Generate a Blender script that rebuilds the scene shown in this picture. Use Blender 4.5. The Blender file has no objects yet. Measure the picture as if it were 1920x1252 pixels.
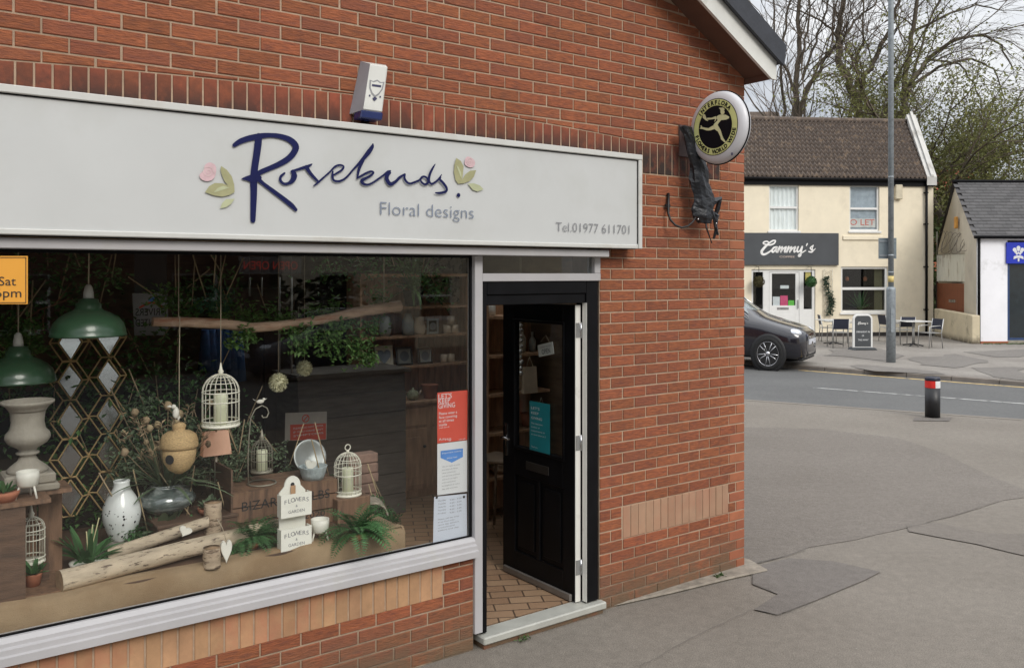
import bpy, math, random
from mathutils import Vector, Matrix, noise
random.seed(7)
SC = bpy.context.scene
COL = SC.collection
PI = math.pi
R = math.radians

# ---------------------------------------------------------------- camera
F = 1650.0; CXP = 960.0; CYP = 512.0; H = 2.30
cam_d = bpy.data.cameras.new("camera"); cam = bpy.data.objects.new("camera", cam_d); COL.objects.link(cam)
cam.location = (0, 0, H); cam.rotation_euler = (PI/2, 0, 0)
cam_d.sensor_width = 36; cam_d.lens = 36*F/1920.0
cam_d.shift_x = 0; cam_d.shift_y = -(626-CYP)/1920.0
cam_d.clip_start = .05; cam_d.clip_end = 600
SC.camera = cam
SC.view_settings.view_transform = 'Standard'; SC.view_settings.look = 'None'
SC.view_settings.exposure = 0.30; SC.view_settings.gamma = 1; SC.view_settings.use_curve_mapping = False

# ---------------------------------------------------------------- sky (overcast) and soft sun
SUN_EL = R(36); SUN_AZ = R(146)          # sun behind the camera, veiled by cloud
w = bpy.data.worlds.new("World"); SC.world = w; w.use_nodes = True
nt = w.node_tree; nt.nodes.clear()
def N(t, tree=nt, **k):
    n = tree.nodes.new(t)
    for a, b in k.items():
        if a in ('inp',):
            for i, v in b.items(): n.inputs[i].default_value = v
        else: setattr(n, a, b)
    return n
out = N('ShaderNodeOutputWorld'); bg = N('ShaderNodeBackground')
sky = N('ShaderNodeTexSky', sky_type='NISHITA', sun_disc=False, sun_elevation=SUN_EL, sun_rotation=SUN_AZ)
tc = N('ShaderNodeTexCoord'); sep = N('ShaderNodeSeparateXYZ')
nt.links.new(tc.outputs['Generated'], sep.inputs[0])
mp = N('ShaderNodeMapping'); mp.inputs['Scale'].default_value = (1, 1, 2.6)
nt.links.new(tc.outputs['Generated'], mp.inputs[0])
cn = N('ShaderNodeTexNoise', inp={'Scale': 3.2, 'Detail': 6, 'Roughness': .55, 'Distortion': .4})
nt.links.new(mp.outputs[0], cn.inputs['Vector'])
cr = N('ShaderNodeValToRGB')
cr.color_ramp.elements[0].position = .36; cr.color_ramp.elements[0].color = (3.9, 4.15, 4.6, 1)
cr.color_ramp.elements[1].position = .62; cr.color_ramp.elements[1].color = (7.2, 7.25, 7.3, 1)
nt.links.new(cn.outputs['Fac'], cr.inputs[0])
# overcast brightness rises towards the zenith
m1 = N('ShaderNodeMath', operation='MULTIPLY_ADD', use_clamp=False); m1.inputs[1].default_value = 2.3; m1.inputs[2].default_value = .66
mx = N('ShaderNodeMath', operation='MAXIMUM'); mx.inputs[1].default_value = 0
nt.links.new(sep.outputs[2], mx.inputs[0]); nt.links.new(mx.outputs[0], m1.inputs[0])
vm = N('ShaderNodeVectorMath', operation='SCALE'); nt.links.new(cr.outputs[0], vm.inputs[0]); nt.links.new(m1.outputs[0], vm.inputs['Scale'])
mixc = N('ShaderNodeMixRGB'); mixc.inputs[0].default_value = .9
nt.links.new(sky.outputs[0], mixc.inputs[1]); nt.links.new(vm.outputs[0], mixc.inputs[2])
nt.links.new(mixc.outputs[0], bg.inputs[0]); bg.inputs[1].default_value = .1
nt.links.new(bg.outputs[0], out.inputs[0])
sd = bpy.data.lights.new("sun", 'SUN'); so = bpy.data.objects.new("sun", sd); COL.objects.link(so)
sd.energy = 1.5; sd.angle = R(25); sd.color = (1, .95, .88)
_d = Vector((math.sin(SUN_AZ)*math.cos(SUN_EL), math.cos(SUN_AZ)*math.cos(SUN_EL), math.sin(SUN_EL)))
so.rotation_euler = _d.to_track_quat('Z', 'Y').to_euler(); so.location = (0, -10, 20)

# ---------------------------------------------------------------- frames of reference
C0 = Vector((1.82, 6.89, 0)); PHI = math.atan2(.5948, .8039)
DV = Vector((math.cos(PHI), math.sin(PHI), 0)); IN = Vector((-math.sin(PHI), math.cos(PHI), 0))
def W(s, d, z): return C0 + DV*s + IN*d + Vector((0, 0, z))
def ray(x, y): return Vector(((x-CXP)/F, 1, -(y-CYP)/F))
OI = -(C0.dot(IN))
def P(x, y, d=0.0):
    r = ray(x, y); t = (d-OI)/r.dot(IN); p = r*t
    return ((p-C0).dot(DV), p.z+H)
def G(x, y, z):
    r = ray(x, y); t = (z-H)/r.z; p = r*t
    return ((p-C0).dot(DV), (p-C0).dot(IN))
def GG(x, y, z=0.0):
    r = ray(x, y); t = (z-H)/r.z; return (r*t).x, (r*t).y
def A(x, y, Y): return Vector(((x-CXP)/F*Y, Y, H-(y-CYP)/F*Y))

TOFF = [0.0]
# ---------------------------------------------------------------- mesh builder
class MB:
    def __init__(s, M=None): s.v = []; s.f = []; s.s = []; s.M = M or Matrix()
    def add(s, vs, fs, smooth=False):
        b = len(s.v); s.v += [tuple(s.M @ Vector(p)) for p in vs]
        for f in fs: s.f.append(tuple(b+i for i in f)); s.s.append(smooth)
        return s
    def box(s, x0, x1, y0, y1, z0, z1):
        return s.add([(x0,y0,z0),(x1,y0,z0),(x1,y1,z0),(x0,y1,z0),(x0,y0,z1),(x1,y0,z1),(x1,y1,z1),(x0,y1,z1)],
              [(3,2,1,0),(4,5,6,7),(0,1,5,4),(1,2,6,5),(2,3,7,6),(3,0,4,7)])
    def bc(s, c, d, rot=None):
        M0 = s.M; s.M = M0 @ Matrix.Translation(c) @ (rot or Matrix())
        s.box(-d[0]/2, d[0]/2, -d[1]/2, d[1]/2, -d[2]/2, d[2]/2); s.M = M0; return s
    def tube(s, pts, r, n=6, cap=True, smooth=True):
        pts = [Vector(p) for p in pts]; m = len(pts)
        rs = r if isinstance(r, (list, tuple)) else [r]*m
        vs = []; up = None
        for i, p in enumerate(pts):
            t = (pts[min(i+1, m-1)]-pts[max(i-1, 0)])
            if t.length < 1e-9: t = Vector((0, 0, 1))
            t.normalize()
            if up is None:
                a = Vector((0, 0, 1)) if abs(t.z) < .9 else Vector((1, 0, 0))
                up = t.cross(a).normalized()
            up = (up - t*up.dot(t))
            if up.length < 1e-6: up = t.orthogonal()
            up.normalize(); b = t.cross(up)
            for k in range(n):
                a = 2*PI*k/n; vs.append(p + (up*math.cos(a)+b*math.sin(a))*rs[i])
        fs = [(i*n+k, i*n+(k+1) % n, (i+1)*n+(k+1) % n, (i+1)*n+k) for i in range(m-1) for k in range(n)]
        b0 = len(s.v); s.add(vs, fs, smooth)
        if cap and n > 2:
            s.f.append(tuple(b0+k for k in reversed(range(n)))); s.s.append(False)
            s.f.append(tuple(b0+(m-1)*n+k for k in range(n))); s.s.append(False)
        return s
    def lathe(s, prof, n=24, c=(0, 0, 0), smooth=True, sq=1.0, fl=0, fa=0):
        vs = []; m = len(prof)
        for (r, z) in prof:
            for k in range(n):
                a = 2*PI*k/n; rr = r*(1+fa*math.cos(fl*a)) if fl else r
                vs.append((c[0]+rr*math.cos(a), c[1]+rr*math.sin(a)*sq, c[2]+z))
        fs = [(i*n+k, i*n+(k+1) % n, (i+1)*n+(k+1) % n, (i+1)*n+k) for i in range(m-1) for k in range(n)]
        b0 = len(s.v); s.add(vs, fs, smooth)
        if prof[0][0] > 1e-4: s.f.append(tuple(b0+k for k in reversed(range(n)))); s.s.append(False)
        if prof[-1][0] > 1e-4: s.f.append(tuple(b0+(m-1)*n+k for k in range(n))); s.s.append(False)
        return s
    def ball(s, c, r, nu=12, nv=8, sc=(1, 1, 1), jit=0):
        prof = [(math.sin(PI*j/nv), -math.cos(PI*j/nv)) for j in range(nv+1)]
        vs = []
        for (q, z) in prof:
            for k in range(nu):
                a = 2*PI*k/nu; d = Vector((q*math.cos(a), q*math.sin(a), z))
                rr = r*(1+(jit*noise.noise(d*2.3+Vector(c)) if jit else 0))
                vs.append((c[0]+d.x*rr*sc[0], c[1]+d.y*rr*sc[1], c[2]+d.z*rr*sc[2]))
        fs = [(i*nu+k, i*nu+(k+1) % nu, (i+1)*nu+(k+1) % nu, (i+1)*nu+k) for i in range(nv) for k in range(nu)]
        return s.add(vs, fs, True)
    def prism(s, poly, y0, y1):          # poly in (x,z), extruded along y
        n = len(poly)
        ar = sum(poly[i][0]*poly[(i+1) % n][1]-poly[(i+1) % n][0]*poly[i][1] for i in range(n))
        if ar < 0: poly = poly[::-1]
        vs = [(p[0], y0, p[1]) for p in poly]+[(p[0], y1, p[1]) for p in poly]
        fs = [tuple(range(n)), tuple(reversed(range(n, 2*n)))]+[(i, n+i, n+(i+1) % n, (i+1) % n) for i in range(n)]
        return s.add(vs, fs)
    def poly(s, pts): return s.add(pts, [tuple(range(len(pts)))])
    def sheet(s, poly, z0, z1):          # poly in (x,y), extruded along z
        n = len(poly)
        ar = sum(poly[i][0]*poly[(i+1) % n][1]-poly[(i+1) % n][0]*poly[i][1] for i in range(n))
        if ar < 0: poly = poly[::-1]
        vs = [(p[0], p[1], z0) for p in poly]+[(p[0], p[1], z1) for p in poly]
        fs = [tuple(reversed(range(n))), tuple(range(n, 2*n))]+[(i, (i+1) % n, n+(i+1) % n, n+i) for i in range(n)]
        return s.add(vs, fs)
    def ribbon(s, pts, ws, y, sub=5):    # variable-width stroke in the (x,z) plane at depth y
        n = len(pts); P4 = lambda i: pts[max(0, min(n-1, i))]; W4 = lambda i: ws[max(0, min(n-1, i))]
        c = []
        for i in range(n-1):
            for k in range(sub):
                t = k/sub; q = []
                for d in (0, 1):
                    a, b_, e, g = P4(i-1)[d], P4(i)[d], P4(i+1)[d], P4(i+2)[d]
                    q.append(.5*(2*b_+(e-a)*t+(2*a-5*b_+4*e-g)*t*t+(-a+3*b_-3*e+g)*t**3))
                c.append((q[0], q[1], W4(i)*(1-t)+W4(i+1)*t))
        c.append((pts[-1][0], pts[-1][1], ws[-1]))
        vs = []
        for i, (x, z, wd) in enumerate(c):
            a = c[max(0, i-1)]; b = c[min(len(c)-1, i+1)]
            t = Vector((b[0]-a[0], b[1]-a[1])); t = t.normalized() if t.length > 1e-9 else Vector((1, 0))
            vs += [(x-t.y*wd/2, y, z+t.x*wd/2), (x+t.y*wd/2, y, z-t.x*wd/2)]
        s.add(vs, [(2*i, 2*i+1, 2*i+3, 2*i+2) for i in range(len(c)-1)])
        for e in (c[0], c[-1]): s.disc(e[0], y-.0002, e[1], e[2]/2)
        return s
    def disc(s, x, y, z, r, n=12, sx=1.0):
        return s.add([(x+r*sx*math.cos(2*PI*k/n), y, z+r*math.sin(2*PI*k/n)) for k in range(n)], [tuple(range(n))])
    def text(s, body, size, x=0, y=0, z=0, align='LEFT', sx=1.0, M=None, mirror=False, ext=0):
        cu = bpy.data.curves.new('t', 'FONT'); cu.body = body; cu.size = size; cu.align_x = align
        cu.resolution_u = 3; cu.offset = TOFF[0]
        ob = bpy.data.objects.new('t', cu); me = bpy.data.meshes.new_from_object(ob)
        L = (M or Matrix())
        k = -sx if mirror else sx
        s.add([L @ Vector((x+v.co.x*k, y-v.co.z, z+v.co.y)) for v in me.vertices], [tuple(p.vertices) for p in me.polygons])
        bpy.data.objects.remove(ob); bpy.data.curves.remove(cu); bpy.data.meshes.remove(me)
        return s
    def leaf(s, p, d, up, L, wd, fold=.25):
        p = Vector(p); d = Vector(d).normalized(); sd_ = d.cross(Vector(up))
        if sd_.length < 1e-4: sd_ = d.orthogonal()
        sd_.normalize(); nn = sd_.cross(d)
        m = p+d*L*.45-nn*wd*fold
        return s.add([p, m+sd_*wd/2+nn*wd*fold*1.6, p+d*L-nn*L*.1, m-sd_*wd/2+nn*wd*fold*1.6, m], [(0, 1, 4), (1, 2, 4), (2, 3, 4), (3, 0, 4)])
    def build(s, name, mat, parent=None, loc=None, rotz=None, bevel=0, subsurf=0):
        me = bpy.data.meshes.new(name); me.from_pydata(s.v, [], s.f)
        me.polygons.foreach_set('use_smooth', s.s); me.update()
        o = bpy.data.objects.new(name, me); COL.objects.link(o)
        if mat: me.materials.append(mat)
        if parent: o.parent = parent
        if loc is not None: o.location = loc
        if rotz is not None: o.rotation_euler.z = rotz
        if bevel:
            b = o.modifiers.new('b', 'BEVEL'); b.width = bevel; b.segments = 1; b.limit_method = 'ANGLE'; b.angle_limit = R(40)
        if subsurf:
            b = o.modifiers.new('s', 'SUBSURF'); b.levels = subsurf; b.render_levels = subsurf
        return o

def tag(o, label=None, cat=None, group=None, kind=None):
    if label: o['label'] = label
    if cat: o['category'] = cat
    if group: o['group'] = group
    if kind: o['kind'] = kind
    return o
def thing(name, label, cat, loc=(0, 0, 0), rotz=0.0, group=None):
    o = bpy.data.objects.new(name, None); COL.objects.link(o); o.location = loc; o.rotation_euler.z = rotz
    o.empty_display_size = .1
    return tag(o, label, cat, group)
def shop(name, label, cat, s, d, z, group=None, rz=0.0): return thing(name, label, cat, W(s, d, z), PHI+rz, group)
def struct(name, mb, m, **k): return tag(mb.build(name, m, **k), kind='structure')
def copy_tree(o, parent=None):
    c = o.copy(); COL.objects.link(c); c.parent = parent
    for ch in list(o.children): copy_tree(ch, c)
    return c
def RX(a): return Matrix.Rotation(a, 4, 'X')
def RY(a): return Matrix.Rotation(a, 4, 'Y')
def RZ(a): return Matrix.Rotation(a, 4, 'Z')
def T(x, y, z): return Matrix.Translation((x, y, z))

# ---------------------------------------------------------------- materials
MATS = {}
def mat(name, col, rough=.6, metal=0.0, var=.15, vs=6.0, bump=0.0, bs=60.0, island=0.0, stretch=(1, 1, 1), col2=None, c2=(.45, .6), c2s=None,
        emit=None, trans=0.0, coat=0.0, spec=.5, rvar=.1, dirt=None, odd=None):
    if name in MATS: return MATS[name]
    m = bpy.data.materials.new(name); m.use_nodes = True; t = m.node_tree; L = t.links.new
    bsdf = t.nodes['Principled BSDF']; n = lambda ty, **k: N(ty, t, **k)
    co = n('ShaderNodeTexCoord'); mpn = n('ShaderNodeMapping'); mpn.inputs['Scale'].default_value = stretch
    L(co.outputs['Object'], mpn.inputs[0])
    nz = n('ShaderNodeTexNoise', inp={'Scale': vs, 'Detail': 6, 'Roughness': .6}); L(mpn.outputs[0], nz.inputs['Vector'])
    c = n('ShaderNodeMixRGB'); c.inputs[1].default_value = tuple(x*(1-var) for x in col)+(1,); c.inputs[2].default_value = tuple(min(1, x*(1+var)) for x in col)+(1,)
    mr = n('ShaderNodeMapRange', inp={1: .3, 2: .7}); L(nz.outputs['Fac'], mr.inputs[0]); L(mr.outputs[0], c.inputs[0])
    last = c.outputs[0]
    if col2:
        n2 = n('ShaderNodeTexNoise', inp={'Scale': c2s or vs*.4, 'Detail': 5, 'Roughness': .65}); L(mpn.outputs[0], n2.inputs['Vector'])
        m2 = n('ShaderNodeMapRange', inp={1: c2[0], 2: c2[1]}); L(n2.outputs['Fac'], m2.inputs[0])
        x = n('ShaderNodeMixRGB'); x.inputs[2].default_value = tuple(col2)+(1,); L(last, x.inputs[1]); L(m2.outputs[0], x.inputs[0]); last = x.outputs[0]
    if island:
        g = n('ShaderNodeNewGeometry'); h = n('ShaderNodeHueSaturation'); a = n('ShaderNodeMapRange', inp={3: 1-island, 4: 1+island})
        L(g.outputs['Random Per Island'], a.inputs[0]); L(a.outputs[0], h.inputs['Value']); L(last, h.inputs['Color'])
        a2 = n('ShaderNodeMath', operation='MULTIPLY', inp={1: 7.31}); a3 = n('ShaderNodeMath', operation='FRACT'); a4 = n('ShaderNodeMapRange', inp={3: .5-island*.022, 4: .5+island*.022})
        L(g.outputs['Random Per Island'], a2.inputs[0]); L(a2.outputs[0], a3.inputs[0]); L(a3.outputs[0], a4.inputs[0]); L(a4.outputs[0], h.inputs['Hue'])
        last = h.outputs[0]
        if odd:
            o1 = n('ShaderNodeMath', operation='MULTIPLY', inp={1: 13.7}); o2 = n('ShaderNodeMath', operation='FRACT'); o3 = n('ShaderNodeMapRange', inp={1: .80, 2: .95, 4: odd[1]}); L(g.outputs['Random Per Island'], o1.inputs[0]); L(o1.outputs[0], o2.inputs[0]); L(o2.outputs[0], o3.inputs[0])
            ox = n('ShaderNodeMixRGB'); ox.inputs[2].default_value = tuple(odd[0])+(1,); L(last, ox.inputs[1]); L(o3.outputs[0], ox.inputs[0]); last = ox.outputs[0]
    if dirt:   # (colour, z0, z1): grime that thins out upwards from z0 to z1, in world height
        g2 = n('ShaderNodeNewGeometry'); sp = n('ShaderNodeSeparateXYZ'); L(g2.outputs['Position'], sp.inputs[0])
        d1 = n('ShaderNodeMapRange', inp={1: dirt[1], 2: dirt[2], 3: 1.0, 4: 0.0}); L(sp.outputs[2], d1.inputs[0])
        n3 = n('ShaderNodeTexNoise', inp={'Scale': 5.0, 'Detail': 7, 'Roughness': .7}); L(g2.outputs['Position'], n3.inputs['Vector'])
        d2 = n('ShaderNodeMath', operation='MULTIPLY'); L(d1.outputs[0], d2.inputs[0]); 
        d3 = n('ShaderNodeMapRange', inp={1: .25, 2: .52}); L(n3.outputs['Fac'], d3.inputs[0]); L(d3.outputs[0], d2.inputs[1])
        x = n('ShaderNodeMixRGB'); x.inputs[2].default_value = tuple(dirt[0])+(1,); L(last, x.inputs[1]); L(d2.outputs[0], x.inputs[0]); last = x.outputs[0]
    L(last, bsdf.inputs['Base Color'])
    r_ = n('ShaderNodeMapRange', inp={3: max(0, rough-rvar), 4: min(1, rough+rvar)}); L(nz.outputs['Fac'], r_.inputs[0]); L(r_.outputs[0], bsdf.inputs['Roughness'])
    bsdf.inputs['Metallic'].default_value = metal; bsdf.inputs['Specular IOR Level'].default_value = spec
    if coat: bsdf.inputs['Coat Weight'].default_value = coat; bsdf.inputs['Coat Roughness'].default_value = .05
    if bump:
        nb = n('ShaderNodeTexNoise', inp={'Scale': bs, 'Detail': 5, 'Roughness': .6}); L(mpn.outputs[0], nb.inputs['Vector'])
        bp = n('ShaderNodeBump', inp={'Strength': min(1, bump), 'Distance': .004 if bump <= 1 else .004*bump}); L(nb.outputs['Fac'], bp.inputs['Height']); L(bp.outputs[0], bsdf.inputs['Normal'])
    if emit: bsdf.inputs['Emission Color'].default_value = tuple(emit[:3])+(1,); bsdf.inputs['Emission Strength'].default_value = emit[3]
    if trans:
        tr = n('ShaderNodeBsdfTranslucent'); L(last, tr.inputs[0]); ms = n('ShaderNodeMixShader'); ms.inputs[0].default_value = trans
        L(bsdf.outputs[0], ms.inputs[1]); L(tr.outputs[0], ms.inputs[2]); L(ms.outputs[0], t.nodes['Material Output'].inputs[0])
    MATS[name] = m; return m
def glass(name, tint=(1, 1, 1), refl=1.0, rough=0.0):
    m = bpy.data.materials.new(name); m.use_nodes = True; t = m.node_tree; t.nodes.clear(); n = lambda ty, **k: N(ty, t, **k)
    o = n('ShaderNodeOutputMaterial'); tr = n('ShaderNodeBsdfTransparent'); tr.inputs[0].default_value = tuple(tint)+(1,)
    gl = n('ShaderNodeBsdfGlossy'); gl.inputs['Roughness'].default_value = rough; gl.inputs[0].default_value = (refl, refl, refl, 1)
    fr = n('ShaderNodeFresnel'); gg = n('ShaderNodeNewGeometry'); mi = n('ShaderNodeMapRange', inp={3: 1.45, 4: 1/1.45}); t.links.new(gg.outputs['Backfacing'], mi.inputs[0]); t.links.new(mi.outputs[0], fr.inputs[0]); ms = n('ShaderNodeMixShader')
    t.links.new(fr.outputs[0], ms.inputs[0]); t.links.new(tr.outputs[0], ms.inputs[1]); t.links.new(gl.outputs[0], ms.inputs[2]); t.links.new(ms.outputs[0], o.inputs[0])
    return m
# ================================================================ the brick shop
def multi(name, pairs, parent=None, **k):
    a = MB(); idx = []
    for i, (mb, m) in enumerate(pairs):
        b = len(a.v); a.v += mb.v; a.f += [tuple(b+q for q in f) for f in mb.f]; a.s += mb.s; idx += [i]*len(mb.f)
    o = a.build(name, None, parent, **k)
    for _, m in pairs: o.data.materials.append(m)
    o.data.polygons.foreach_set('material_index', idx); return o

BRICK = mat('brick', (.275, .086, .036), .88, var=.3, vs=16, stretch=(1, 1, 5), col2=(.15, .052, .034), c2=(.48, .72), c2s=11, island=.14, bump=2, bs=26, odd=((.19, .065, .042), .4), dirt=((.13, .1, .06), -.05, .36))
BRICK2 = mat('brick_smooth', (.31, .105, .052), .85, var=.14, vs=10, island=.16, bump=.4, bs=120)
BRICKA = mat('brick_arch', (.25, .068, .032), .88, var=.25, vs=20, island=.18, bump=.6, bs=60, dirt=((.035, .022, .018), 3.12, 3.30))
BUFF = mat('buff_tile', (.41, .235, .125), .8, var=.2, vs=9, col2=(.42, .16, .09), c2=(.45, .65), c2s=1.5, island=.13, bump=.3, bs=90)
BUFF2 = mat('buff_tile_pale', (.36, .22, .14), .85, var=.12, vs=7, col2=(.36, .18, .11), c2=(.45, .65), c2s=2, island=.06, bump=.3, bs=90)
MORT = mat('mortar', (.44, .32, .225), .95, var=.14, vs=25, bump=.8, bs=220, col2=(.36, .26, .18), c2=(.46, .66), c2s=2.2, dirt=((.12, .09, .06), -.05, .38))
ALU = mat('white_frame', (.43, .42, .425), .42, var=.05, vs=4, col2=(.42, .41, .38), c2=(.55, .8), c2s=3)
ALUW = mat('white_upvc', (.74, .73, .68), .4, var=.05, vs=4, col2=(.5, .48, .42), c2=(.58, .8), c2s=6)
BLACKP = mat('black_paint', (.005, .005, .006), .45, var=.3, vs=5, spec=.14, bump=.12, bs=90)
GLASS = glass('window_glass', (.98, .985, .98), .7)
GLASSD = glass('door_glass', (.97, .98, .97), .8)

ROOF_K = .56
def wtop(s): return 3.79 + ROOF_K*min(-s, 7.0+s if s < -3.5 else 99) + .04
def archt(s):
    u = (s+3.2)/2.05
    return 3.226 + (.062*(1-u*u) if abs(u) < 1 else 0)
EXC = [(-5.9, -2.555, .585, 2.47), (-2.555, -1.52, -.1, 2.47), (-1.312, -.188, .455, .68), (-5.9, -2.775, .36, .6)]
def brick(mb, a, b, z0l, z0r, z1l, z1r):
    j = random.uniform(-.0015, .0015); c = .003; f = -.0 + j
    o = [(a, z0l), (b, z0r), (b, z1r), (a, z1l)]; i = [(a+c, z0l+c), (b-c, z0r+c), (b-c, z1r-c), (a+c, z1l-c)]
    vs = [(x, f, z) for x, z in i]+[(x, f+.003, z) for x, z in o]+[(x, .012, z) for x, z in o]
    fs = [(0, 1, 2, 3)]+[(k+4, (k+1) % 4+4, (k+1) % 4, k) for k in range(4)]+[(k+8, (k+1) % 4+8, (k+1) % 4+4, k+4) for k in range(4)]
    mb.add(vs, fs)
b1 = MB(); b2 = MB(); ba = MB()
def courses(mb, mbc, s_end, zmax, top, exc, arch=True, s_start=0.0):
    for r in range(0, int(zmax/.075)+1):
        z0 = .005+.075*r+.005; z1 = z0+.065
        e = [0, -.18] if r % 2 else [0, -.10, -.292]
        while e[-1] > s_end: e.append(e[-1]-.225)
        for i in range(len(e)-1):
            segs = [(e[i+1]+.005, e[i]-(.005 if i else 0))]
            for (a, b, c, d) in exc:
                if z0+.03 > c and z0+.03 < d:
                    ns = []
                    for (p, q) in segs:
                        if q <= a or p >= b: ns.append((p, q)); continue
                        if p < a: ns.append((p, a-.004))
                        if q > b: ns.append((b+.004, q))
                    segs = ns
            for (p, q) in segs:
                if q-p < .02: continue
                jx = random.uniform(-.0015, .0015)
                zl, zr = min(z1, top(p)), min(z1, top(q)); bl = br = z0
                if arch and q > -5.4 and p < -.23:
                    if p < -.28 and q > -.28 and z0 > 3.0 and z0 < 3.22: p = -.285
                    al, ar = archt(p)+.008, archt(q)+.008
                    if p < -.29 and z0 > min(al, ar)-.24 and z0 < max(al, ar):
                        bl, br = max(z0, al), max(z0, ar)
                if zl-bl < .004 and zr-br < .004: continue
                zl = max(zl, bl+.0065); zr = max(zr, br+.0065)
                brick(mbc if i == 0 else mb, p+jx, q+jx, bl, br, zl, zr)
courses(b1, b2, -7.0, 5.9, wtop, EXC)
# soldier arch above the sign, straight at its right end, cut down to the part above the lintel
s_ = -.29
while s_ > -5.45:
    t0, t1 = archt(s_-.065), archt(s_)
    zb = min(t0, t1)-.215
    brick(ba, s_-.065, s_, zb, zb, t0, t1); s_ -= .075
# pale soldier tiles under the window and in the blocked vent
bt = MB(); s_ = -2.782
while s_ > -5.9: brick(bt, s_-.067, s_, .375, .375, .59, .59); s_ -= .0765
bv = MB(); s_ = -.19
while s_ > -1.30: brick(bv, s_-.068, s_, .457, .457, .677, .677); s_ -= .0745
mo = MB(); TH = .28
for pl in ([(-7, -.3), (-5.9, -.3), (-5.9, 2.47), (-7, 2.47)], [(-5.9, -.3), (-2.555, -.3), (-2.555, .585), (-5.9, .585)], [(-1.52, -.3), (-.003, -.3), (-.003, 2.47), (-1.52, 2.47)],
           [(-7, 2.47), (-.003, 2.47), (-.003, wtop(0)), (-3.5, wtop(-3.5)), (-7, wtop(-7))]):
    mo.prism(pl, .006, TH)
shopT = thing('florist_shop', 'red brick florist shop with gable roof, large display window and open black door', 'shop', W(0, 0, 0), PHI)
multi('brick_wall', [(b1, BRICK), (b2, BRICK2), (ba, BRICKA), (bt, BUFF), (bv, BUFF2), (mo, MORT)], shopT)
# side wall running back from the corner
sb = MB(T(0, 0, 0) @ RZ(PI/2) @ T(0, 0, 0)); c1 = MB(sb.M); c2 = MB(sb.M)
def courses_side():
    for r in range(0, 50):
        z0 = .01+.075*r; x = .10 if r % 2 else .18
        brick(c2, .002, x-.005, z0, z0, z0+.065, z0+.065)
        while x < 7.5:
            brick(c1, x+.005, min(x+.22, 7.5), z0, z0, z0+.065, z0+.065); x += .225
courses_side()
sm = MB(); sm.box(-.28, -.006, TH+.002, 7.5, -.3, 3.78)
sm2 = MB(); sm2.box(-7, -6.75, TH+.002, 7.5, -.3, 3.78); sm2.box(-6.75, -.28, 7.25, 7.5, -.3, 3.78)
multi('side_wall', [(c1, BRICK), (c2, BRICK2), (sm, MORT), (sm2, MORT)], shopT)
# roof
TILE = mat('roof_tile_dark', (.03, .033, .042), .6, var=.3, vs=8, bump=.4, bs=40)
BARGE = mat('barge_white', (.66, .66, .62), .6, var=.08, vs=5, col2=(.2, .19, .15), c2=(.56, .78), c2s=2.2, stretch=(1, 1, 1))
SOFF = mat('soffit_brown', (.12, .06, .04), .7)
ro = MB(); bg_ = MB(); sf = MB(); vg = MB()
for sgn in (0, 1):
    def mxp(x): return x if not sgn else -7.0-x
    z = lambda s: 3.79+ROOF_K*(-s)
    pts = [(.28, z(.28)), (-3.5, z(-3.5))]
    for (ya, yb) in (((-.262, 7.7),) if sgn else ((-.262, .9), (3.0, 7.7))): ro.prism([(mxp(.12), z(.12)+.18), (-3.5, z(-3.5)+.18), (-3.5, z(-3.5)+.30), (mxp(.14), z(.14)+.30)], ya, yb)
    if not sgn:
        ro.prism([(.12, z(.12)+.18), (-.4, z(-.4)+.18), (-.4, z(-.4)+.30), (.14, z(.14)+.30)], 0.9, 3.0); ro.prism([(-3.3, z(-3.3)+.18), (-3.5, z(-3.5)+.18), (-3.5, z(-3.5)+.30), (-3.3, z(-3.3)+.30)], 0.9, 3.0)
        rl = MB(); rl.prism([(-.4, z(-.4)+.26), (-3.3, z(-3.3)+.26), (-3.3, z(-3.3)+.27), (-.4, z(-.4)+.27)], 0.9, 3.0); rl.build('added_rooflight_pane', GLASSD, shopT)  # unseen rooflight, added to bring daylight into the dark shop
    vg.prism([(mxp(.11), z(.11)+.155), (-3.5, z(-3.5)+.155), (-3.5, z(-3.5)+.36), (mxp(.14), z(.14)+.33)], -.29, -.264)
    bg_.prism([(mxp(.02), z(.02)-.0), (-3.5, z(-3.5)), (-3.5, z(-3.5)+.17), (mxp(.075), z(.075)+.17), (mxp(.075), z(.075)+.03)], -.245, -.222)
    sf.prism([(mxp(.0), z(.0)+.03), (-3.5, z(-3.5)+.03), (-3.5, z(-3.5)+.05), (mxp(.0), z(.0)+.05)], -.222, .004)
    sf.prism([(mxp(.004), z(.03)+.0), (mxp(.06), z(.06)+.03), (mxp(.06), z(.06)+.15), (mxp(.004), z(.004)+.15)], -.222, 7.6)
x_ = MB(ro.M)
ro.build('roof', TILE, shopT); vg.build('verge_tiles', TILE, shopT); bg_.build('bargeboard', BARGE, shopT); sf.build('soffit', SOFF, shopT)

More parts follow.
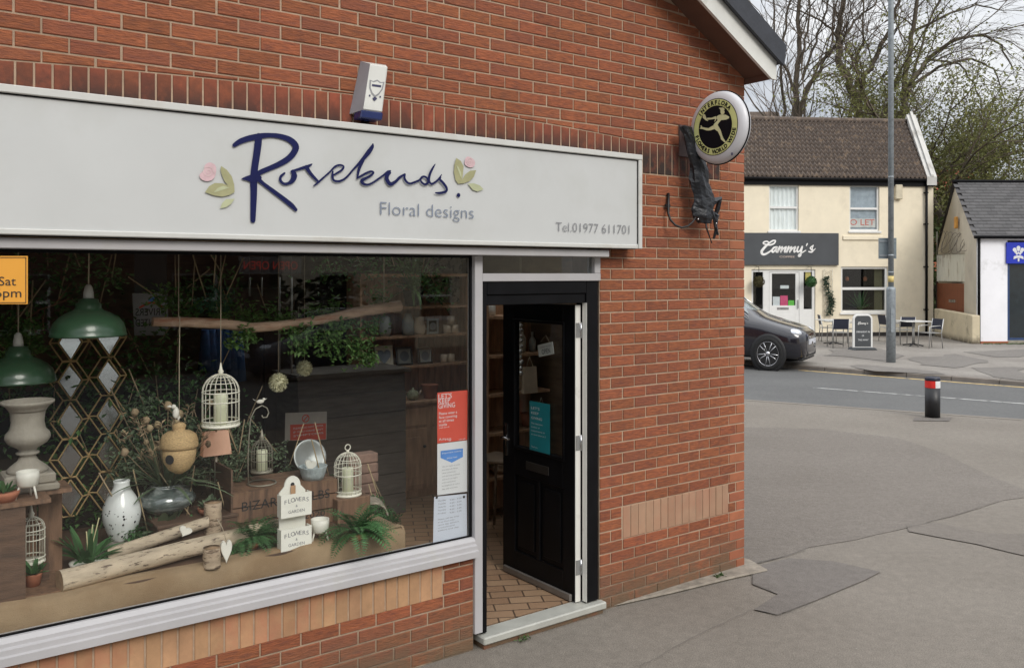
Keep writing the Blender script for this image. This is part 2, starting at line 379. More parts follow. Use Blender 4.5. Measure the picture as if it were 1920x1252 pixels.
# window, door frame
wn = MB()
wn.box(-5.9, -1.52, -.095, .07, 2.408, 2.455)
wn.box(-2.555, -2.497, -.015, .07, .10, 2.406)
wfr = wn.build('window_frame', ALU, shopT, bevel=.003)
sl = MB(); sl.prism([(0, 0), (1, 0), (1, 1), (0, 1)], 0, .001); sl = MB()
pr = [(-.062, .585), (-.062, .622), (-.046, .626), (-.046, .650), (-.024, .655), (-.024, .672), (.0, .690), (.07, .690), (.07, .585)]
vs = [(-5.9, y, z) for y, z in pr]+[(-2.556, y, z) for y, z in pr]; n_ = len(pr)
sl.add(vs, [tuple(range(n_)), tuple(reversed(range(n_, 2*n_)))]+[(i, n_+i, n_+(i+1) % n_, (i+1) % n_) for i in range(n_)])
sl.build('window_sill', ALU, wfr)
gk = MB(); gk.box(-5.9, -2.555, .02, .024, 2.392, 2.408); gk.box(-2.572, -2.5555, .018, .03, .69, 2.408); gk.box(-5.9, -2.572, .018, .026, .6902, .700)
gk.build('gasket', BLACKP, wfr)
p = MB(); p.box(-5.9, -2.572, .03, .036, .690, 2.41); p.build('pane', GLASS, wfr)
tr = MB(); tr.box(-2.4965, -1.522, -.012, .07, 2.248, 2.298); tr.box(-1.575, -1.522, -.010, .07, 2.2985, 2.4075)
tf = tr.build('transom_frame', ALU, shopT, bevel=.003)
p = MB(); p.box(-2.4965, -1.576, .02, .026, 2.2985, 2.4075); p.build('pane', glass('transom_glass', (.9, .92, .92), 1.0), tf)
df = MB(); df.box(-2.4965, -2.455, .0, .09, .085, 2.247); df.box(-1.640, -1.535, .0, .04, .085, 2.247); df.box(-1.63, -1.535, .041, .12, .085, 2.247)
df.box(-2.4545, -1.6405, .0, .085, 2.165, 2.247); df.box(-2.4545, -1.6405, .012, .085, 2.10, 2.1645)
dfo = df.build('door_frame', BLACKP, shopT, bevel=.004)
ws = MB(); ws.box(-1.643, -1.6405, -.003, .04, .09, 2.10); ws.build('frame_edge', ALUW, dfo)
th = MB(); th.prism([(-2.51, .03), (-1.50, .03), (-1.50, .078), (-2.51, .078)], -.05, .10); th.build('threshold', mat('threshold_metal', (.40, .40, .36), .45, var=.1, vs=8), shopT, bevel=.008)
st = MB(); st.box(-2.5, -1.52, -.03, .3, -.2, .028); st.build('step', MATS['brick'], shopT)
# door, opened inwards at a right angle, hinged on the right
door = thing('entrance_door', None, None, (-1.650, .055, .085), PI/2); door.parent = shopT
for k in ('label', 'category'):
    if k in door: del door[k]
dl = MB(); LW = .83; DH = 2.0; t0, t1 = 0.0, .044   # local x runs from hinge edge to free edge, +y faces the street side
g0, g1, gz0, gz1 = .13, .68, .95, 1.86
dl.box(.004, g0, t0, t1, 0, DH); dl.box(g1, LW, t0, t1, 0, DH); dl.box(g0, g1, t0, t1, gz1, DH); dl.box(g0, g1, t0, t1, .74, gz0)
dl.box(g0, g1, t0, t1, 0, .18); dl.box(g0, g1, t0+.006, t1-.014, .18, .74); dl.box(.385, .425, t1-.014, t1, .18, .74)
for a, b in ((g0+.03, .355), (.455, g1-.03)): dl.box(a, b, t1-.014, t1-.004, .22, .70)
for (a, b, c, d) in ((g0-.012, g1+.012, gz1, gz1+.02), (g0-.012, g1+.012, gz0-.02, gz0), (g0-.02, g0, gz0-.02, gz1+.02), (g1, g1+.02, gz0-.02, gz1+.02)): dl.box(a, b, t1, t1+.008, c, d)
dl.build('door_leaf', BLACKP, door, bevel=.003)
e = MB(); e.box(-.001, .0035, -.002, t1-.002, .0, DH); e.build('door_edge', ALUW, door)
p = MB(); p.box(g0, g1, .018, .024, gz0, gz1); p.build('pane', GLASSD, door)
p = MB(); p.box(g0, g1, .0005, .003, gz0, gz1)
p = MB(); p.box(.28, .54, t1, t1+.007, .80, .86); p.build('letter_plate', mat('dull_brass', (.05, .045, .04), .45, metal=.6), door, bevel=.002)
p = MB(); p.box(.03, LW-.03, t1, t1+.022, .0, .045); p.build('weather_bar', mat('aged_metal', (.24, .22, .2), .5, metal=.5), door, bevel=.004)
CHROME = mat('chrome', (.65, .65, .66), .2, metal=1.0, var=.05)
p = MB(); p.box(LW-.062, LW-.036, t1, t1+.008, .86, 1.10); p.tube([(LW-.05, t1, 1.0), (LW-.05, t1+.05, 1.0), (LW-.15, t1+.055, 1.0)], .009, 8); p.build('handle', CHROME, door)
for z in (.18, 1.02, 1.78):
    p = MB(); p.box(-.004, -.0012, .004, .040, z, z+.1); p.tube([(-.006, -.004, z-.003), (-.006, -.004, z+.103)], .007, 8); p.box(-.006, -.003, -.030, -.006, z, z+.1); p.build('hinge', CHROME, door)

# interior shell
INW = mat('interior_wall', (.055, .042, .032), .8, var=.2, vs=3)
INB = mat('interior_wood', (.15, .105, .07), .7, var=.3, vs=4, stretch=(1, 1, 6), bump=.3, bs=20)
iw = MB(); iw.box(-6.7, -.3, 5.3, 5.4, .05, 2.6); iw.box(-6.75, -6.7, .3, 5.4, .05, 2.6); iw.box(-.31, -.285, .3, 5.4, .05, 2.6); iw.build('interior_walls', INB, shopT)
ic = MB(); ic.box(-6.74, -.286, .285, .9, 2.6, 2.66); ic.box(-6.74, -.286, 3.0, 5.39, 2.6, 2.66); ic.box(-6.74, -3.3, .9, 3.0, 2.6, 2.66); ic.box(-.4, -.286, .9, 3.0, 2.6, 2.66); ic.box(-3.36, -3.3, .9, 3.0, 2.661, 5.5); ic.box(-.4, -.36, .9, 3.0, 2.661, 4.0); ic.prism([(-3.3, 2.661), (-.4, 2.661), (-.4, 4.1), (-3.3, 5.7)], .84, .9); ic.prism([(-3.3, 2.661), (-.4, 2.661), (-.4, 4.1), (-3.3, 5.7)], 3.0, 3.06); ic.build('ceiling', mat('ceiling_white', (.5, .49, .46), .8), shopT)  # ceiling opening and shaft walls belong to the added rooflight
FLT = bpy.data.materials.new('floor_tiles'); FLT.use_nodes = True; t = FLT.node_tree
tcn = N('ShaderNodeTexCoord', t); mpn = N('ShaderNodeMapping', t); mpn.inputs['Rotation'].default_value = (0, 0, R(28)); t.links.new(tcn.outputs['Object'], mpn.inputs[0])
bk = N('ShaderNodeTexBrick', t, inp={'Color1': (.36, .24, .15, 1), 'Color2': (.27, .165, .10, 1), 'Mortar': (.09, .06, .04, 1), 'Scale': 1.0, 'Mortar Size': .006, 'Brick Width': .23, 'Row Height': .115})
t.links.new(mpn.outputs[0], bk.inputs[0]); t.links.new(bk.outputs[0], t.nodes['Principled BSDF'].inputs[0]); t.nodes['Principled BSDF'].inputs['Roughness'].default_value = .45
fl = MB(); fl.box(-6.74, -.286, .101, 5.39, -.1, .08); fl.box(-2.51, -1.51, .101, .102, .0, .08); fl.build('shop_floor', FLT, shopT)

# ---------------------------------------------------------------- fascia sign
FD = -.135
sg = thing('shop_sign', 'long pale grey fascia sign with dark blue handwritten name above the florist window', 'sign', W(0, FD, 0), PHI)
pn = MB(); pn.box(-6.4, -1.29, .006, .13, 2.49, 3.075); pn.build('panel', mat('sign_panel', (.53, .54, .53), .45, var=.025, vs=2, col2=(.47, .475, .45), c2=(.5, .8), c2s=1.3), sg)
tm = MB(); tm.box(-6.4, -1.258, -.012, .13, 3.072, 3.108); tm.box(-1.292, -1.258, -.010, .13, 2.4655, 3.0715); tm.box(-6.4, -1.2925, -.004, .13, 2.4655, 2.492)
tm.build('trim', mat('sign_trim', (.55, .55, .52), .45, var=.05, col2=(.45, .43, .38), c2=(.55, .75), c2s=3), sg, bevel=.004)
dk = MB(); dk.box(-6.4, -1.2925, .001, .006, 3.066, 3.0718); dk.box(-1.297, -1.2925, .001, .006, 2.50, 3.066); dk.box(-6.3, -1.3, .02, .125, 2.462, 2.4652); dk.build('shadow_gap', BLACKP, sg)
def pw(c, ox, oy, sc, d=FD):       # point traced on the sign -> sign coordinates (metres)
    return P(ox+c[0]/sc, oy+c[1]/sc, d)
c1_ = (360, 240, 6.588); c2_ = (560, 260, 8.727); c3_ = (700, 270, 8.727)
NAVY = mat('navy_vinyl', (.006, .009, .065), .6, var=.1, spec=.2)
ST = [(c1_, [(825,105,80),(815,200,90),(795,350,86),(775,480,86),(762,620,90),(762,800,82),(758,950,75),(752,1142,62)]),
 (c1_, [(520,215,48),(600,165,66),(720,125,70),(850,100,66),(980,92,54),(1100,108,62),(1210,150,74),(1278,220,84),(1265,290,76),(1200,370,72),(1100,435,68),(980,490,60),(860,540,60),(770,590,50)]),
 (c1_, [(612,630,8),(680,625,60),(760,625,115),(830,615,60)]),
 (c1_, [(800,620,60),(880,690,45),(1000,780,52),(1120,870,56),(1220,950,60),(1280,1010,42)]),
 (c1_, [(1140,560,24),(1095,600,32),(1090,650,36),(1130,690,32),(1190,685,36),(1240,645,62),(1260,590,75),(1245,540,50)]),
 (c1_, [(1225,540,28),(1300,515,30),(1380,490,36),(1440,470,34),(1478,448,14)]),
 (c2_, [(120,470,70),(180,560,58),(250,640,48),(310,700,36)]),
 (c2_, [(240,775,18),(310,720,34),(400,640,30),(500,550,28),(590,460,34),(670,434,30),(728,460,34),(700,515,34),(620,565,32),(560,600,24)]),
 (c2_, [(552,540,28),(545,620,42),(570,685,36),(640,700,36),(720,675,34),(800,610,32),(880,515,32),(970,420,40),(1060,320,60),(1140,220,75),(1195,140,60),(1208,92,24)]),
 (c2_, [(1040,360,60),(1000,450,50),(970,540,44),(955,640,28)]),
 (c2_, [(940,655,16),(1010,615,34),(1090,570,34),(1170,540,34),(1215,558,34),(1180,600,34),(1100,645,40),(1025,690,58),(1050,740,46),(1120,755,32),(1200,725,32),(1290,665,32),(1380,600,30),(1450,550,50),(1495,528,20)]),
 (c2_, [(1480,560,50),(1440,600,66),(1435,670,68),(1490,745,62),(1570,710,45),(1640,640,42),(1712,592,30)]),
 (c3_, [(505,500,34),(500,565,38),(540,628,38),(590,650,34),(660,630,32),(740,595,32),(780,550,34),(815,535,30),(860,555,34),(885,600,36),(875,645,36),(830,663,34),(782,632,34),(762,595,26)]),
 (c3_, [(1000,335,14),(960,400,34),(920,480,42),(900,560,42),(905,620,38),(940,655,34),(990,635,30),(1050,585,32),(1105,505,14)]),
 (c3_, [(1085,550,30),(1078,585,40),(1130,640,42),(1185,720,42),(1180,775,38),(1110,800,38),(1050,805,34),(1002,802,16)])]
nm = MB()
for i, (o_, pts) in enumerate(ST):
    q = [pw(p_, *o_) for p_ in pts]
    ws_ = []
    for p_ in pts:
        a, b = pw((p_[0]-5, p_[1]), *o_), pw((p_[0]+5, p_[1]), *o_); a2, b2_ = pw((p_[0], p_[1]-5), *o_), pw((p_[0], p_[1]+5), *o_)
        ws_.append(p_[2]*((b[0]-a[0])+(a2[1]-b2_[1]))/20)
    nm.ribbon(q, ws_, -.0015-.0005*i)
q = pw((1390, 838), *c3_); nm.disc(q[0], -.003, q[1], .0125, 16)
nm.build('name_lettering', NAVY, sg)
def fit(mb, body, x0, x1, z, cap, y, M=None, mirror=False):
    a = MB(); a.text(body, 1.0); h_ = MB(); h_.text('H', 1.0)
    hh = max(v[2] for v in h_.v); lo = min(v[0] for v in a.v); hi = max(v[0] for v in a.v)
    k = (x1-x0)/(hi-lo)
    vs = [((x1-(v[0]-lo)*k) if mirror else (x0+(v[0]-lo)*k), y, z+v[2]*cap/hh) for v in a.v]
    mb.add([M @ Vector(v) for v in vs] if M else vs, a.f); return mb
def fitpx(mb, body, xl, xr, yb, cap, d, off):
    s0, z0 = P(xl, yb[0], d); s1, z1 = P(xr, yb[1], d); _, z2 = P(xl, yb[0]-cap, d)
    return fit(mb, body, s0, s1, (z0+z1)/2, z2-z0, off)
TOFF[0] = -.012
tg = MB(); fitpx(tg, 'Floral designs', 712.6, 888, (404, 408.6), 23.8, FD, -.002); tg.build('tagline_lettering', mat('grey_blue_vinyl', (.19, .22, .28), .5), sg)
tg = MB(); fitpx(tg, 'Tel.01977 611701', 1042, 1180, (434.5, 438), 17.0, FD, -.002); tg.build('phone_lettering', mat('grey_vinyl', (.2, .2, .21), .5), sg)
TOFF[0] = 0.0
LEAFM = mat('olive_vinyl', (.33, .32, .17), .5, var=.12, vs=12); LEAFL = mat('pale_olive_vinyl', (.42, .44, .27), .5); PINK = mat('pink_vinyl', (.60, .42, .44), .5, var=.12, vs=30)
def motif(o_, dark, light, rose):
    r_ = thing('flower_motif', None, None); r_.parent = sg
    for i, (nme, ls, m_) in enumerate((('leaf', dark, LEAFM), ('pale_leaf', light, LEAFL), ('rosebud', rose, PINK))):
        a = MB()
        for j, l in enumerate(ls):
            pts = [pw(c, *o_) for c in l]; y = -.002-.0006*j-.0012*(i == 1)
            if nme == 'rosebud':
                cx_ = sum(p_[0] for p_ in pts)/len(pts); cz_ = sum(p_[1] for p_ in pts)/len(pts)
                n0 = len(pts); sm_ = []
                for k in range(n0):
                    p_, q_ = pts[k], pts[(k+1) % n0]; sm_ += [(p_[0]*.75+q_[0]*.25, p_[1]*.75+q_[1]*.25), (p_[0]*.25+q_[0]*.75, p_[1]*.25+q_[1]*.75)]
                pts = sm_
            a.add([(p_[0], y, p_[1]) for p_ in pts], [tuple(reversed(range(len(pts))))])
        a.build(nme, m_, r_)
    sw = MB(); l = rose[0]; pts = [pw(c, *o_) for c in l]; cx_ = sum(p_[0] for p_ in pts)/len(pts); cz_ = sum(p_[1] for p_ in pts)/len(pts); rr = .35*(max(p_[0] for p_ in pts)-min(p_[0] for p_ in pts))
    sw.ribbon([(cx_+rr*(1-k/16)*math.cos(k*.8), cz_+rr*(1-k/16)*math.sin(k*.8)) for k in range(15)], [.003]*15, -.004, 2); sw.build('petal_lines', mat('pink_line', (.62, .5, .48), .5), r_)
motif(c1_, [[(358,470),(430,520),(490,600),(520,700),(525,795),(480,800),(450,720),(400,660),(365,580),(350,520)],[(158,795),(210,720),(280,680),(380,685),(450,715),(525,795),(460,830),(370,850),(270,835)]],
      [[(345,995),(370,930),(420,880),(525,875),(480,940),(420,980)],[(260,805),(310,745),(380,715),(460,740),(380,765),(300,790)]], [[(85,575),(145,530),(155,455),(220,420),(295,460),(300,550),(265,640),(180,665),(105,635)]])
motif(c3_, [[(1355,230),(1430,280),(1475,370),(1465,480),(1455,560),(1430,640),(1385,655),(1340,590),(1315,460),(1325,340)],[(1440,600),(1500,500),(1580,440),(1680,430),(1640,540),(1570,610),(1480,645),(1385,655)]],
      [[(1540,650),(1640,645),(1740,680),(1800,745),(1700,780),(1620,750)],[(1345,340),(1390,380),(1430,470),(1440,580),(1400,480)]], [[(1488,300),(1510,220),(1560,203),(1640,250),(1668,310),(1640,380),(1570,388),(1500,350)]])

# ---------------------------------------------------------------- alarm box
al = thing('alarm_box', 'white alarm box with shield badge and blue lens on the bricks above the sign', 'alarm', W(0, 0, 0), PHI)
def q3(x, y, d): s, z = P(x, y, d); return Vector((s, d, z))
BL, TL = q3(655, 214, -.002), q3(676, 115, -.002); FTL, FBL, FTR, FBR = q3(694, 120, -.10), q3(681, 206, -.115), q3(727, 125, -.10), q3(717, 211, -.115)
sh = FTR-FTL; BTR = TL+sh*1.5; BBR = BL+sh*1.5
b = MB(); b.add([BL, BBR, BTR, TL, FBL, FBR, FTR, FTL], [(4, 5, 6, 7), (5, 1, 2, 6), (7, 6, 2, 3), (0, 1, 5, 4), (1, 0, 3, 2)]); b.build('housing', mat('alarm_white', (.62, .62, .58), .45, var=.06), al, bevel=.006)
b = MB(); b.add([BL, TL, FTL, FBL], [(0, 3, 2, 1)]); b.build('shaded_side_face', mat('alarm_shade_grey', (.27, .27, .29), .5, var=.08), al)  # left face of the housing, its shade painted in as darker grey
dn = (FBL-FTL).normalized()
b = MB(); e1 = [FBL+Vector((-.012, .02, -.002)), FBR+Vector((.004, .02, -.002)), FBR+Vector((.004, -.006, -.002)), FBL+Vector((-.012, -.006, -.002))]
e1[0].y = -.03; e1[1].y = -.03
b.add(e1+[v_+dn*.045 for v_ in e1], [(0, 3, 2, 1), (4, 5, 6, 7), (0, 1, 5, 4), (1, 2, 6, 5), (2, 3, 7, 6), (3, 0, 4, 7)]); b.build('blue_lens', mat('blue_lens', (.01, .02, .10), .25), al, bevel=.006)
ex = (FTR-FTL).normalized(); ez = (FTL-FBL).normalized(); ctr = (FTL+FTR+FBL+FBR)/4; nn = ex.cross(ez)
if nn.y > 0: nn = -nn
def onf(pts, k): return [ctr+ex*a+ez*b_+nn*k for a, b_ in pts]
SHD = mat('badge_grey', (.25, .25, .26), .4); SHD2 = mat('badge_navy', (.03, .03, .08), .4)
sw = (FTR-FTL).length; k = sw*.42
b = MB(); pts = [(-k, k*.9), (-k*.5, k*.8), (0, k*1.05), (k*.5, k*.8), (k, k*.9), (k*.9, -k*.1), (k*.5, -k*.8), (0, -k*1.2), (-k*.5, -k*.8), (-k*.9, -k*.1)]
b.add(onf(pts, .002), [tuple(range(10))]); b.build('badge', SHD, al)
b = MB(); b.add(onf([(x_*.8, y_*.8) for x_, y_ in pts], .003), [tuple(range(10))]); b.build('badge_face', MATS['alarm_white'], al)
b = MB(); b.add(onf([(-k*.62, k*.12), (k*.62, k*.12), (k*.62, k*.4), (-k*.62, k*.4)], .004), [(0, 1, 2, 3)]); b.add(onf([(-k*.3, -k*1.35), (0, -k*1.7), (k*.35, -k*1.3), (0, -k*1.1)], .004), [(0, 1, 2, 3)])
for x_ in (-.7, .7): b.add(onf([(k*(x_-.1), -k*1.15), (k*(x_+.1), -k*1.15), (k*(x_+.1), -k*.95), (k*(x_-.1), -k*.95)], .004), [(0, 1, 2, 3)])
b.build('badge_lines', SHD2, al)
b = MB(); b.bc(BL.lerp(BBR, .5)+Vector((0, -.03, -.03)), (.03, .04, .03)); b.build('bracket', BLACKP, al)

# ---------------------------------------------------------------- round projecting sign
RC = (-.685, -.335, 3.325)
rs = shop('projecting_sign', 'round white light box sign with running figure projecting from the brick corner', 'sign', RC[0], RC[1], RC[2], rz=-PI/2)
def Qs(x, y, s=-.735):       # unproject to the sign's face plane, local (x,z)
    r = ray(x, y); n0 = s - (-C0.dot(DV)); t_ = n0/r.dot(DV); p_ = r*t_
    return (-((p_-C0).dot(IN)-RC[1]), p_.z+H-RC[2])
b = MB(RX(-PI/2)); b.lathe([(.0, .05), (.20, .05), (.235, .042), (.252, .022), (.256, 0), (.252, -.022), (.235, -.042), (.2, -.05), (0, -.05)], 48)
# lathe axis z -> local y ; front faces -y
b.build('light_box', mat('sign_white', (.60, .60, .62), .35, var=.04), rs)
b = MB(RX(-PI/2)); b.lathe([(.2575, -.004), (.262, -.004), (.262, .004), (.2575, .004)], 48); b.build('rim_seam', BLACKP, rs)
LIME = mat('lime_vinyl', (.62, .64, .27), .6, spec=.2); BLK = mat('black_vinyl', (.006, .006, .009), .6, spec=.12)
b = MB(); b.disc(0, -.0512, 0, .200, 48); b.build('outline', BLK, rs)
b = MB(); b.disc(0, -.0518, 0, .195, 48); b.build('ring', LIME, rs)
b = MB(); b.disc(0, -.0524, 0, .150, 48); b.build('roundel', BLK, rs)
def arc_text(mb, body, r, size, a0, a1, flip=False, y=-.0530):
    n = len(body)
    for i, ch in enumerate(body):
        if ch == ' ': continue
        a = a0+(a1-a0)*(i+.5)/n
        M = T(r*math.cos(a), y, r*math.sin(a)) @ RY(-(a-PI/2) if not flip else -(a+PI/2))
        mb.text(ch, size, 0, 0, -.35*size, align='CENTER', M=M, sx=.95)
TOFF[0] = .002
b = MB(); arc_text(b, 'INTERFLORA', .172, .042, R(148), R(38)); arc_text(b, 'FLOWERS WORLD WIDE', .172, .040, R(192), R(352), True); b.build('ring_lettering', BLK, rs); TOFF[0] = 0
cc = (1290, 170, 8.94)
fig = MB()
for j, pl in enumerate([[(480,440),(520,412),(560,402),(640,408),(695,440),(692,468),(640,490),(560,498),(520,545),(500,580),(440,575),(440,560),(500,500)],
      [(470,432),(400,458),(330,458),(322,478),(340,492),(400,485),(490,475)], [(262,400),(290,400),(312,458),(345,515),(300,500),(252,455)],
      [(432,575),(500,570),(555,665),(582,755),(600,800),(655,880),(620,872),(560,820),(548,770),(508,690),(448,645)],
      [(432,585),(350,632),(300,625),(245,612),(232,585),(218,590),(222,620),(198,640),(260,650),(320,672),(380,670),(450,648)],
      [(555,330),(600,322),(622,350),(618,385),(590,405),(560,395),(552,360)], [(525,292),(600,288),(622,312),(620,328),(552,335),(545,315)], [(470,470),(490,470),(460,525),(450,520)]]):
    pts = [Qs(cc[0]+x/cc[2], cc[1]+y/cc[2]) for x, y in pl]
    fig.add([(x, -.0530-.0004*j, z) for x, z in pts], [tuple(range(len(pts)))])
fig.build('running_figure', mat('cream_vinyl', (.62, .62, .36), .4), rs)
b = MB(); q = Qs(1290+732/8.94, 170+1062/8.94); b.disc(q[0], -.047, q[1]+.0, .011, 12); b.build('screw_cap', mat('cap_grey', (.12, .12, .18), .5), rs)
b = MB(); b.box(-.335, -.325, -.06, .06, -.17, .06); b.box(-.33, -.24, -.012, .012, -.05, -.01); b.box(-.33, -.24, -.012, .012, .0, .03); b.build('bracket', mat('bracket_brown', (.09, .055, .05), .7, var=.2), rs)

# ---------------------------------------------------------------- black plastic wrap, hook
nt_ = thing('plastic_wrap', 'torn black plastic wrapping hanging in tatters below the round projecting sign', 'plastic', W(0, 0, 0), PHI)
rnd = random.Random(3)
b = MB(); path = []; 
ctrl = [(1286, 238, 26), (1296, 262, 34), (1302, 290, 38), (1310, 320, 44), (1315, 350, 48), (1320, 380, 52), (1318, 405, 50), (1322, 418, 34)]
vs = []; fs = []; NU = 14; rows = []
for i in range(len(ctrl)-1):
    for k in range(4):
        t_ = k/4; rows.append([ctrl[i][j]*(1-t_)+ctrl[i+1][j]*t_ for j in range(3)])
rows.append(list(ctrl[-1]))
for i, (x, y, wd) in enumerate(rows):
    c = q3(x, y, -.12); hw = wd*.0018
    for k in range(NU):
        a = 2*PI*k/NU; j = 1+.45*noise.noise(Vector((k*.9, i*.23, 1)))+.12*noise.noise(Vector((k*2.1, i*.8, 5)))
        vs.append((c.x+math.cos(a)*hw*j, c.y+math.sin(a)*hw*.55*j, c.z+.012*noise.noise(Vector((k*1.3, i*.9, 2)))))
nr = len(rows); fs = [(i*NU+k, i*NU+(k+1) % NU, (i+1)*NU+(k+1) % NU, (i+1)*NU+k) for i in range(nr-1) for k in range(NU)]
b.add(vs, fs, False)
PLB = mat('black_plastic', (.012, .014, .018), .38, var=.4, vs=20, bump=1.5, bs=45)
b.build('wrap', PLB, nt_)
for (pts, wd) in (([(1325, 375), (1338, 378), (1350, 372), (1346, 392), (1340, 410)], 12), ([(1318, 385), (1332, 395), (1340, 412), (1343, 432), (1338, 448)], 9), ([(1330, 395), (1345, 405), (1342, 425), (1346, 440)], 7), ([(1322, 405), (1325, 428), (1332, 448), (1335, 456)], 3)):
    b = MB(); q = [q3(x, y, -.13-.02*math.sin(i)) for i, (x, y) in enumerate(pts)]
    b.tube(q, [wd*.0022*(1-.7*i/len(q))*(1+.3*(i % 2)) for i in range(len(q))], 5, smooth=False); b.build('tatter', PLB, nt_)
for (x, y) in ((1309, 411), (1343, 419)):
    b = MB(); b.ball(q3(x, y, -.19), .006); b.build('eyelet', CHROME, nt_)
hk = MB(); hk.tube([q3(x, y, d) for x, y, d in ((1254, 362, -.02), (1253, 385, -.03), (1253, 400, -.04), (1257, 412, -.06), (1266, 422, -.09), (1278, 427, -.12), (1290, 424, -.14), (1298, 417, -.15), (1304, 408, -.15))], [.006, .011, .009, .008, .008, .008, .007, .007, .006], 8)
hk.bc(q3(1251.5, 386, -.02), (.05, .012, .02)); hk.bc(q3(1253, 378, -.012), (.02, .01, .12))
tag(hk.build('hanging_hook', mat('wrought_iron', (.012, .011, .011), .5, bump=.4), loc=W(0, 0, 0), rotz=PHI), 'black wrought iron J shaped hook fixed to the brick wall', 'hook')
# ================================================================ ground
def asphalt(name, col, col2, sp=.5, sc=1.0):
    m = bpy.data.materials.new(name); m.use_nodes = True; t = m.node_tree; L = t.links.new; b = t.nodes['Principled BSDF']; n = lambda ty, **k: N(ty, t, **k)
    g = n('ShaderNodeNewGeometry')
    a = n('ShaderNodeTexNoise', inp={'Scale': .5*sc, 'Detail': 7, 'Roughness': .62}); f = n('ShaderNodeTexNoise', inp={'Scale': 130*sc, 'Detail': 3, 'Roughness': .7}); v = n('ShaderNodeTexVoronoi', inp={'Scale': 110*sc}); big = n('ShaderNodeTexVoronoi', inp={'Scale': 3.1*sc})
    for q in (a, f, v, big): L(g.outputs['Position'], q.inputs['Vector'])
    c = n('ShaderNodeMixRGB'); c.inputs[1].default_value = tuple(col)+(1,); c.inputs[2].default_value = tuple(col2)+(1,)
    mr = n('ShaderNodeMapRange', inp={1: .35, 2: .65}); L(a.outputs[0], mr.inputs[0]); L(mr.outputs[0], c.inputs[0])
    h = n('ShaderNodeHueSaturation'); k = n('ShaderNodeMapRange', inp={1: .3, 2: .7, 3: 1-sp, 4: 1+sp}); L(f.outputs[0], k.inputs[0]); L(k.outputs[0], h.inputs['Value']); L(c.outputs[0], h.inputs['Color'])
    md = n('ShaderNodeTexNoise', inp={'Scale': 14*sc, 'Detail': 6, 'Roughness': .75}); L(g.outputs['Position'], md.inputs['Vector']); mk = n('ShaderNodeMapRange', inp={1: .3, 2: .7, 3: .84, 4: 1.16}); L(md.outputs[0], mk.inputs[0]); mm = n('ShaderNodeMath', operation='MULTIPLY'); L(k.outputs[0], mm.inputs[0]); L(mk.outputs[0], mm.inputs[1]); L(mm.outputs[0], h.inputs['Value'])
    # scattered pale grit and old chewing gum
    w_ = n('ShaderNodeMath', operation='LESS_THAN', inp={1: .02}); L(big.outputs['Distance'], w_.inputs[0]); x = n('ShaderNodeMixRGB'); x.inputs[2].default_value = (.34, .32, .29, 1); L(h.outputs[0], x.inputs[1])
    w2 = n('ShaderNodeMath', operation='MULTIPLY', inp={1: .6}); L(w_.outputs[0], w2.inputs[0]); L(w2.outputs[0], x.inputs[0]); L(x.outputs[0], b.inputs['Base Color'])
    b.inputs['Roughness'].default_value = .85; b.inputs['Specular IOR Level'].default_value = .3
    bp = n('ShaderNodeBump', inp={'Strength': .5, 'Distance': .003}); L(v.outputs['Distance'], bp.inputs['Height']); L(bp.outputs[0], b.inputs['Normal']); return m
AS1 = asphalt('asphalt_pavement', (.172, .152, .128), (.206, .184, .156), .45)
AS2 = asphalt('asphalt_patch', (.152, .134, .115), (.178, .158, .137), .42)
AS3 = asphalt('asphalt_road', (.105, .105, .103), (.128, .128, .124), .2)
AS4 = asphalt('asphalt_grey_patch', (.136, .122, .109), (.162, .146, .131), .4)
gm = MB(); gm.add([(-80, -60, 0), (120, -60, 0), (120, 140, 0), (-80, 140, 0)], [(0, 1, 2, 3)]); struct('ground', gm, AS1)
def patch(name, px, m, z, kind=True, jit=0.0):
    pts = [GG(x, y) for x, y in px]; out_ = []
    rr = random.Random(len(px))
    for i in range(len(pts)):
        a, b = Vector(pts[i]), Vector(pts[(i+1) % len(pts)]); k = max(1, int((b-a).length/.25))
        for j in range(k):
            q = a.lerp(b, j/k)
            if jit: q += Vector((noise.noise(Vector((q.x*3, q.y*3, 1))), noise.noise(Vector((q.x*3, q.y*3, 7)))))*jit
            out_.append((q.x, q.y))
    mb = MB(); ar = sum(out_[i][0]*out_[(i+1) % len(out_)][1]-out_[(i+1) % len(out_)][0]*out_[i][1] for i in range(len(out_)))
    if ar < 0: out_ = out_[::-1]
    mb.add([(x, y, z) for x, y in out_], [tuple(range(len(out_)))]); return struct(name, mb, m)
patch('pavement_patch', [(1300,803),(1419,801),(1537,804),(1683,821),(1771,850),(1859,894),(1930,922),(1930,932),(1884,938),(1752,977),(1683,994),(1605,1012),(1522,1026),(1463,1046),(1399,1062),(1392,1062),(1300,900)], AS2, .004, jit=.03)
patch('pavement_patch', [(1700,985),(1752,980),(1850,1000),(1960,1004),(1960,1051),(1830,1021),(1703,997)], AS2, .008, jit=.02)
patch('pavement_patch', [(1410,1064),(1478,1048),(1561,1053),(1656,1074),(1586,1104),(1527,1129),(1458,1154),(1414,1144),(1461,1114),(1410,1095)], AS4, .008, jit=.03)
patch('pavement_patch', [(1715,783),(1785,783),(1780,790),(1712,789)], AS4, .008)
CRK = mat('crack', (.11, .10, .088), .9)
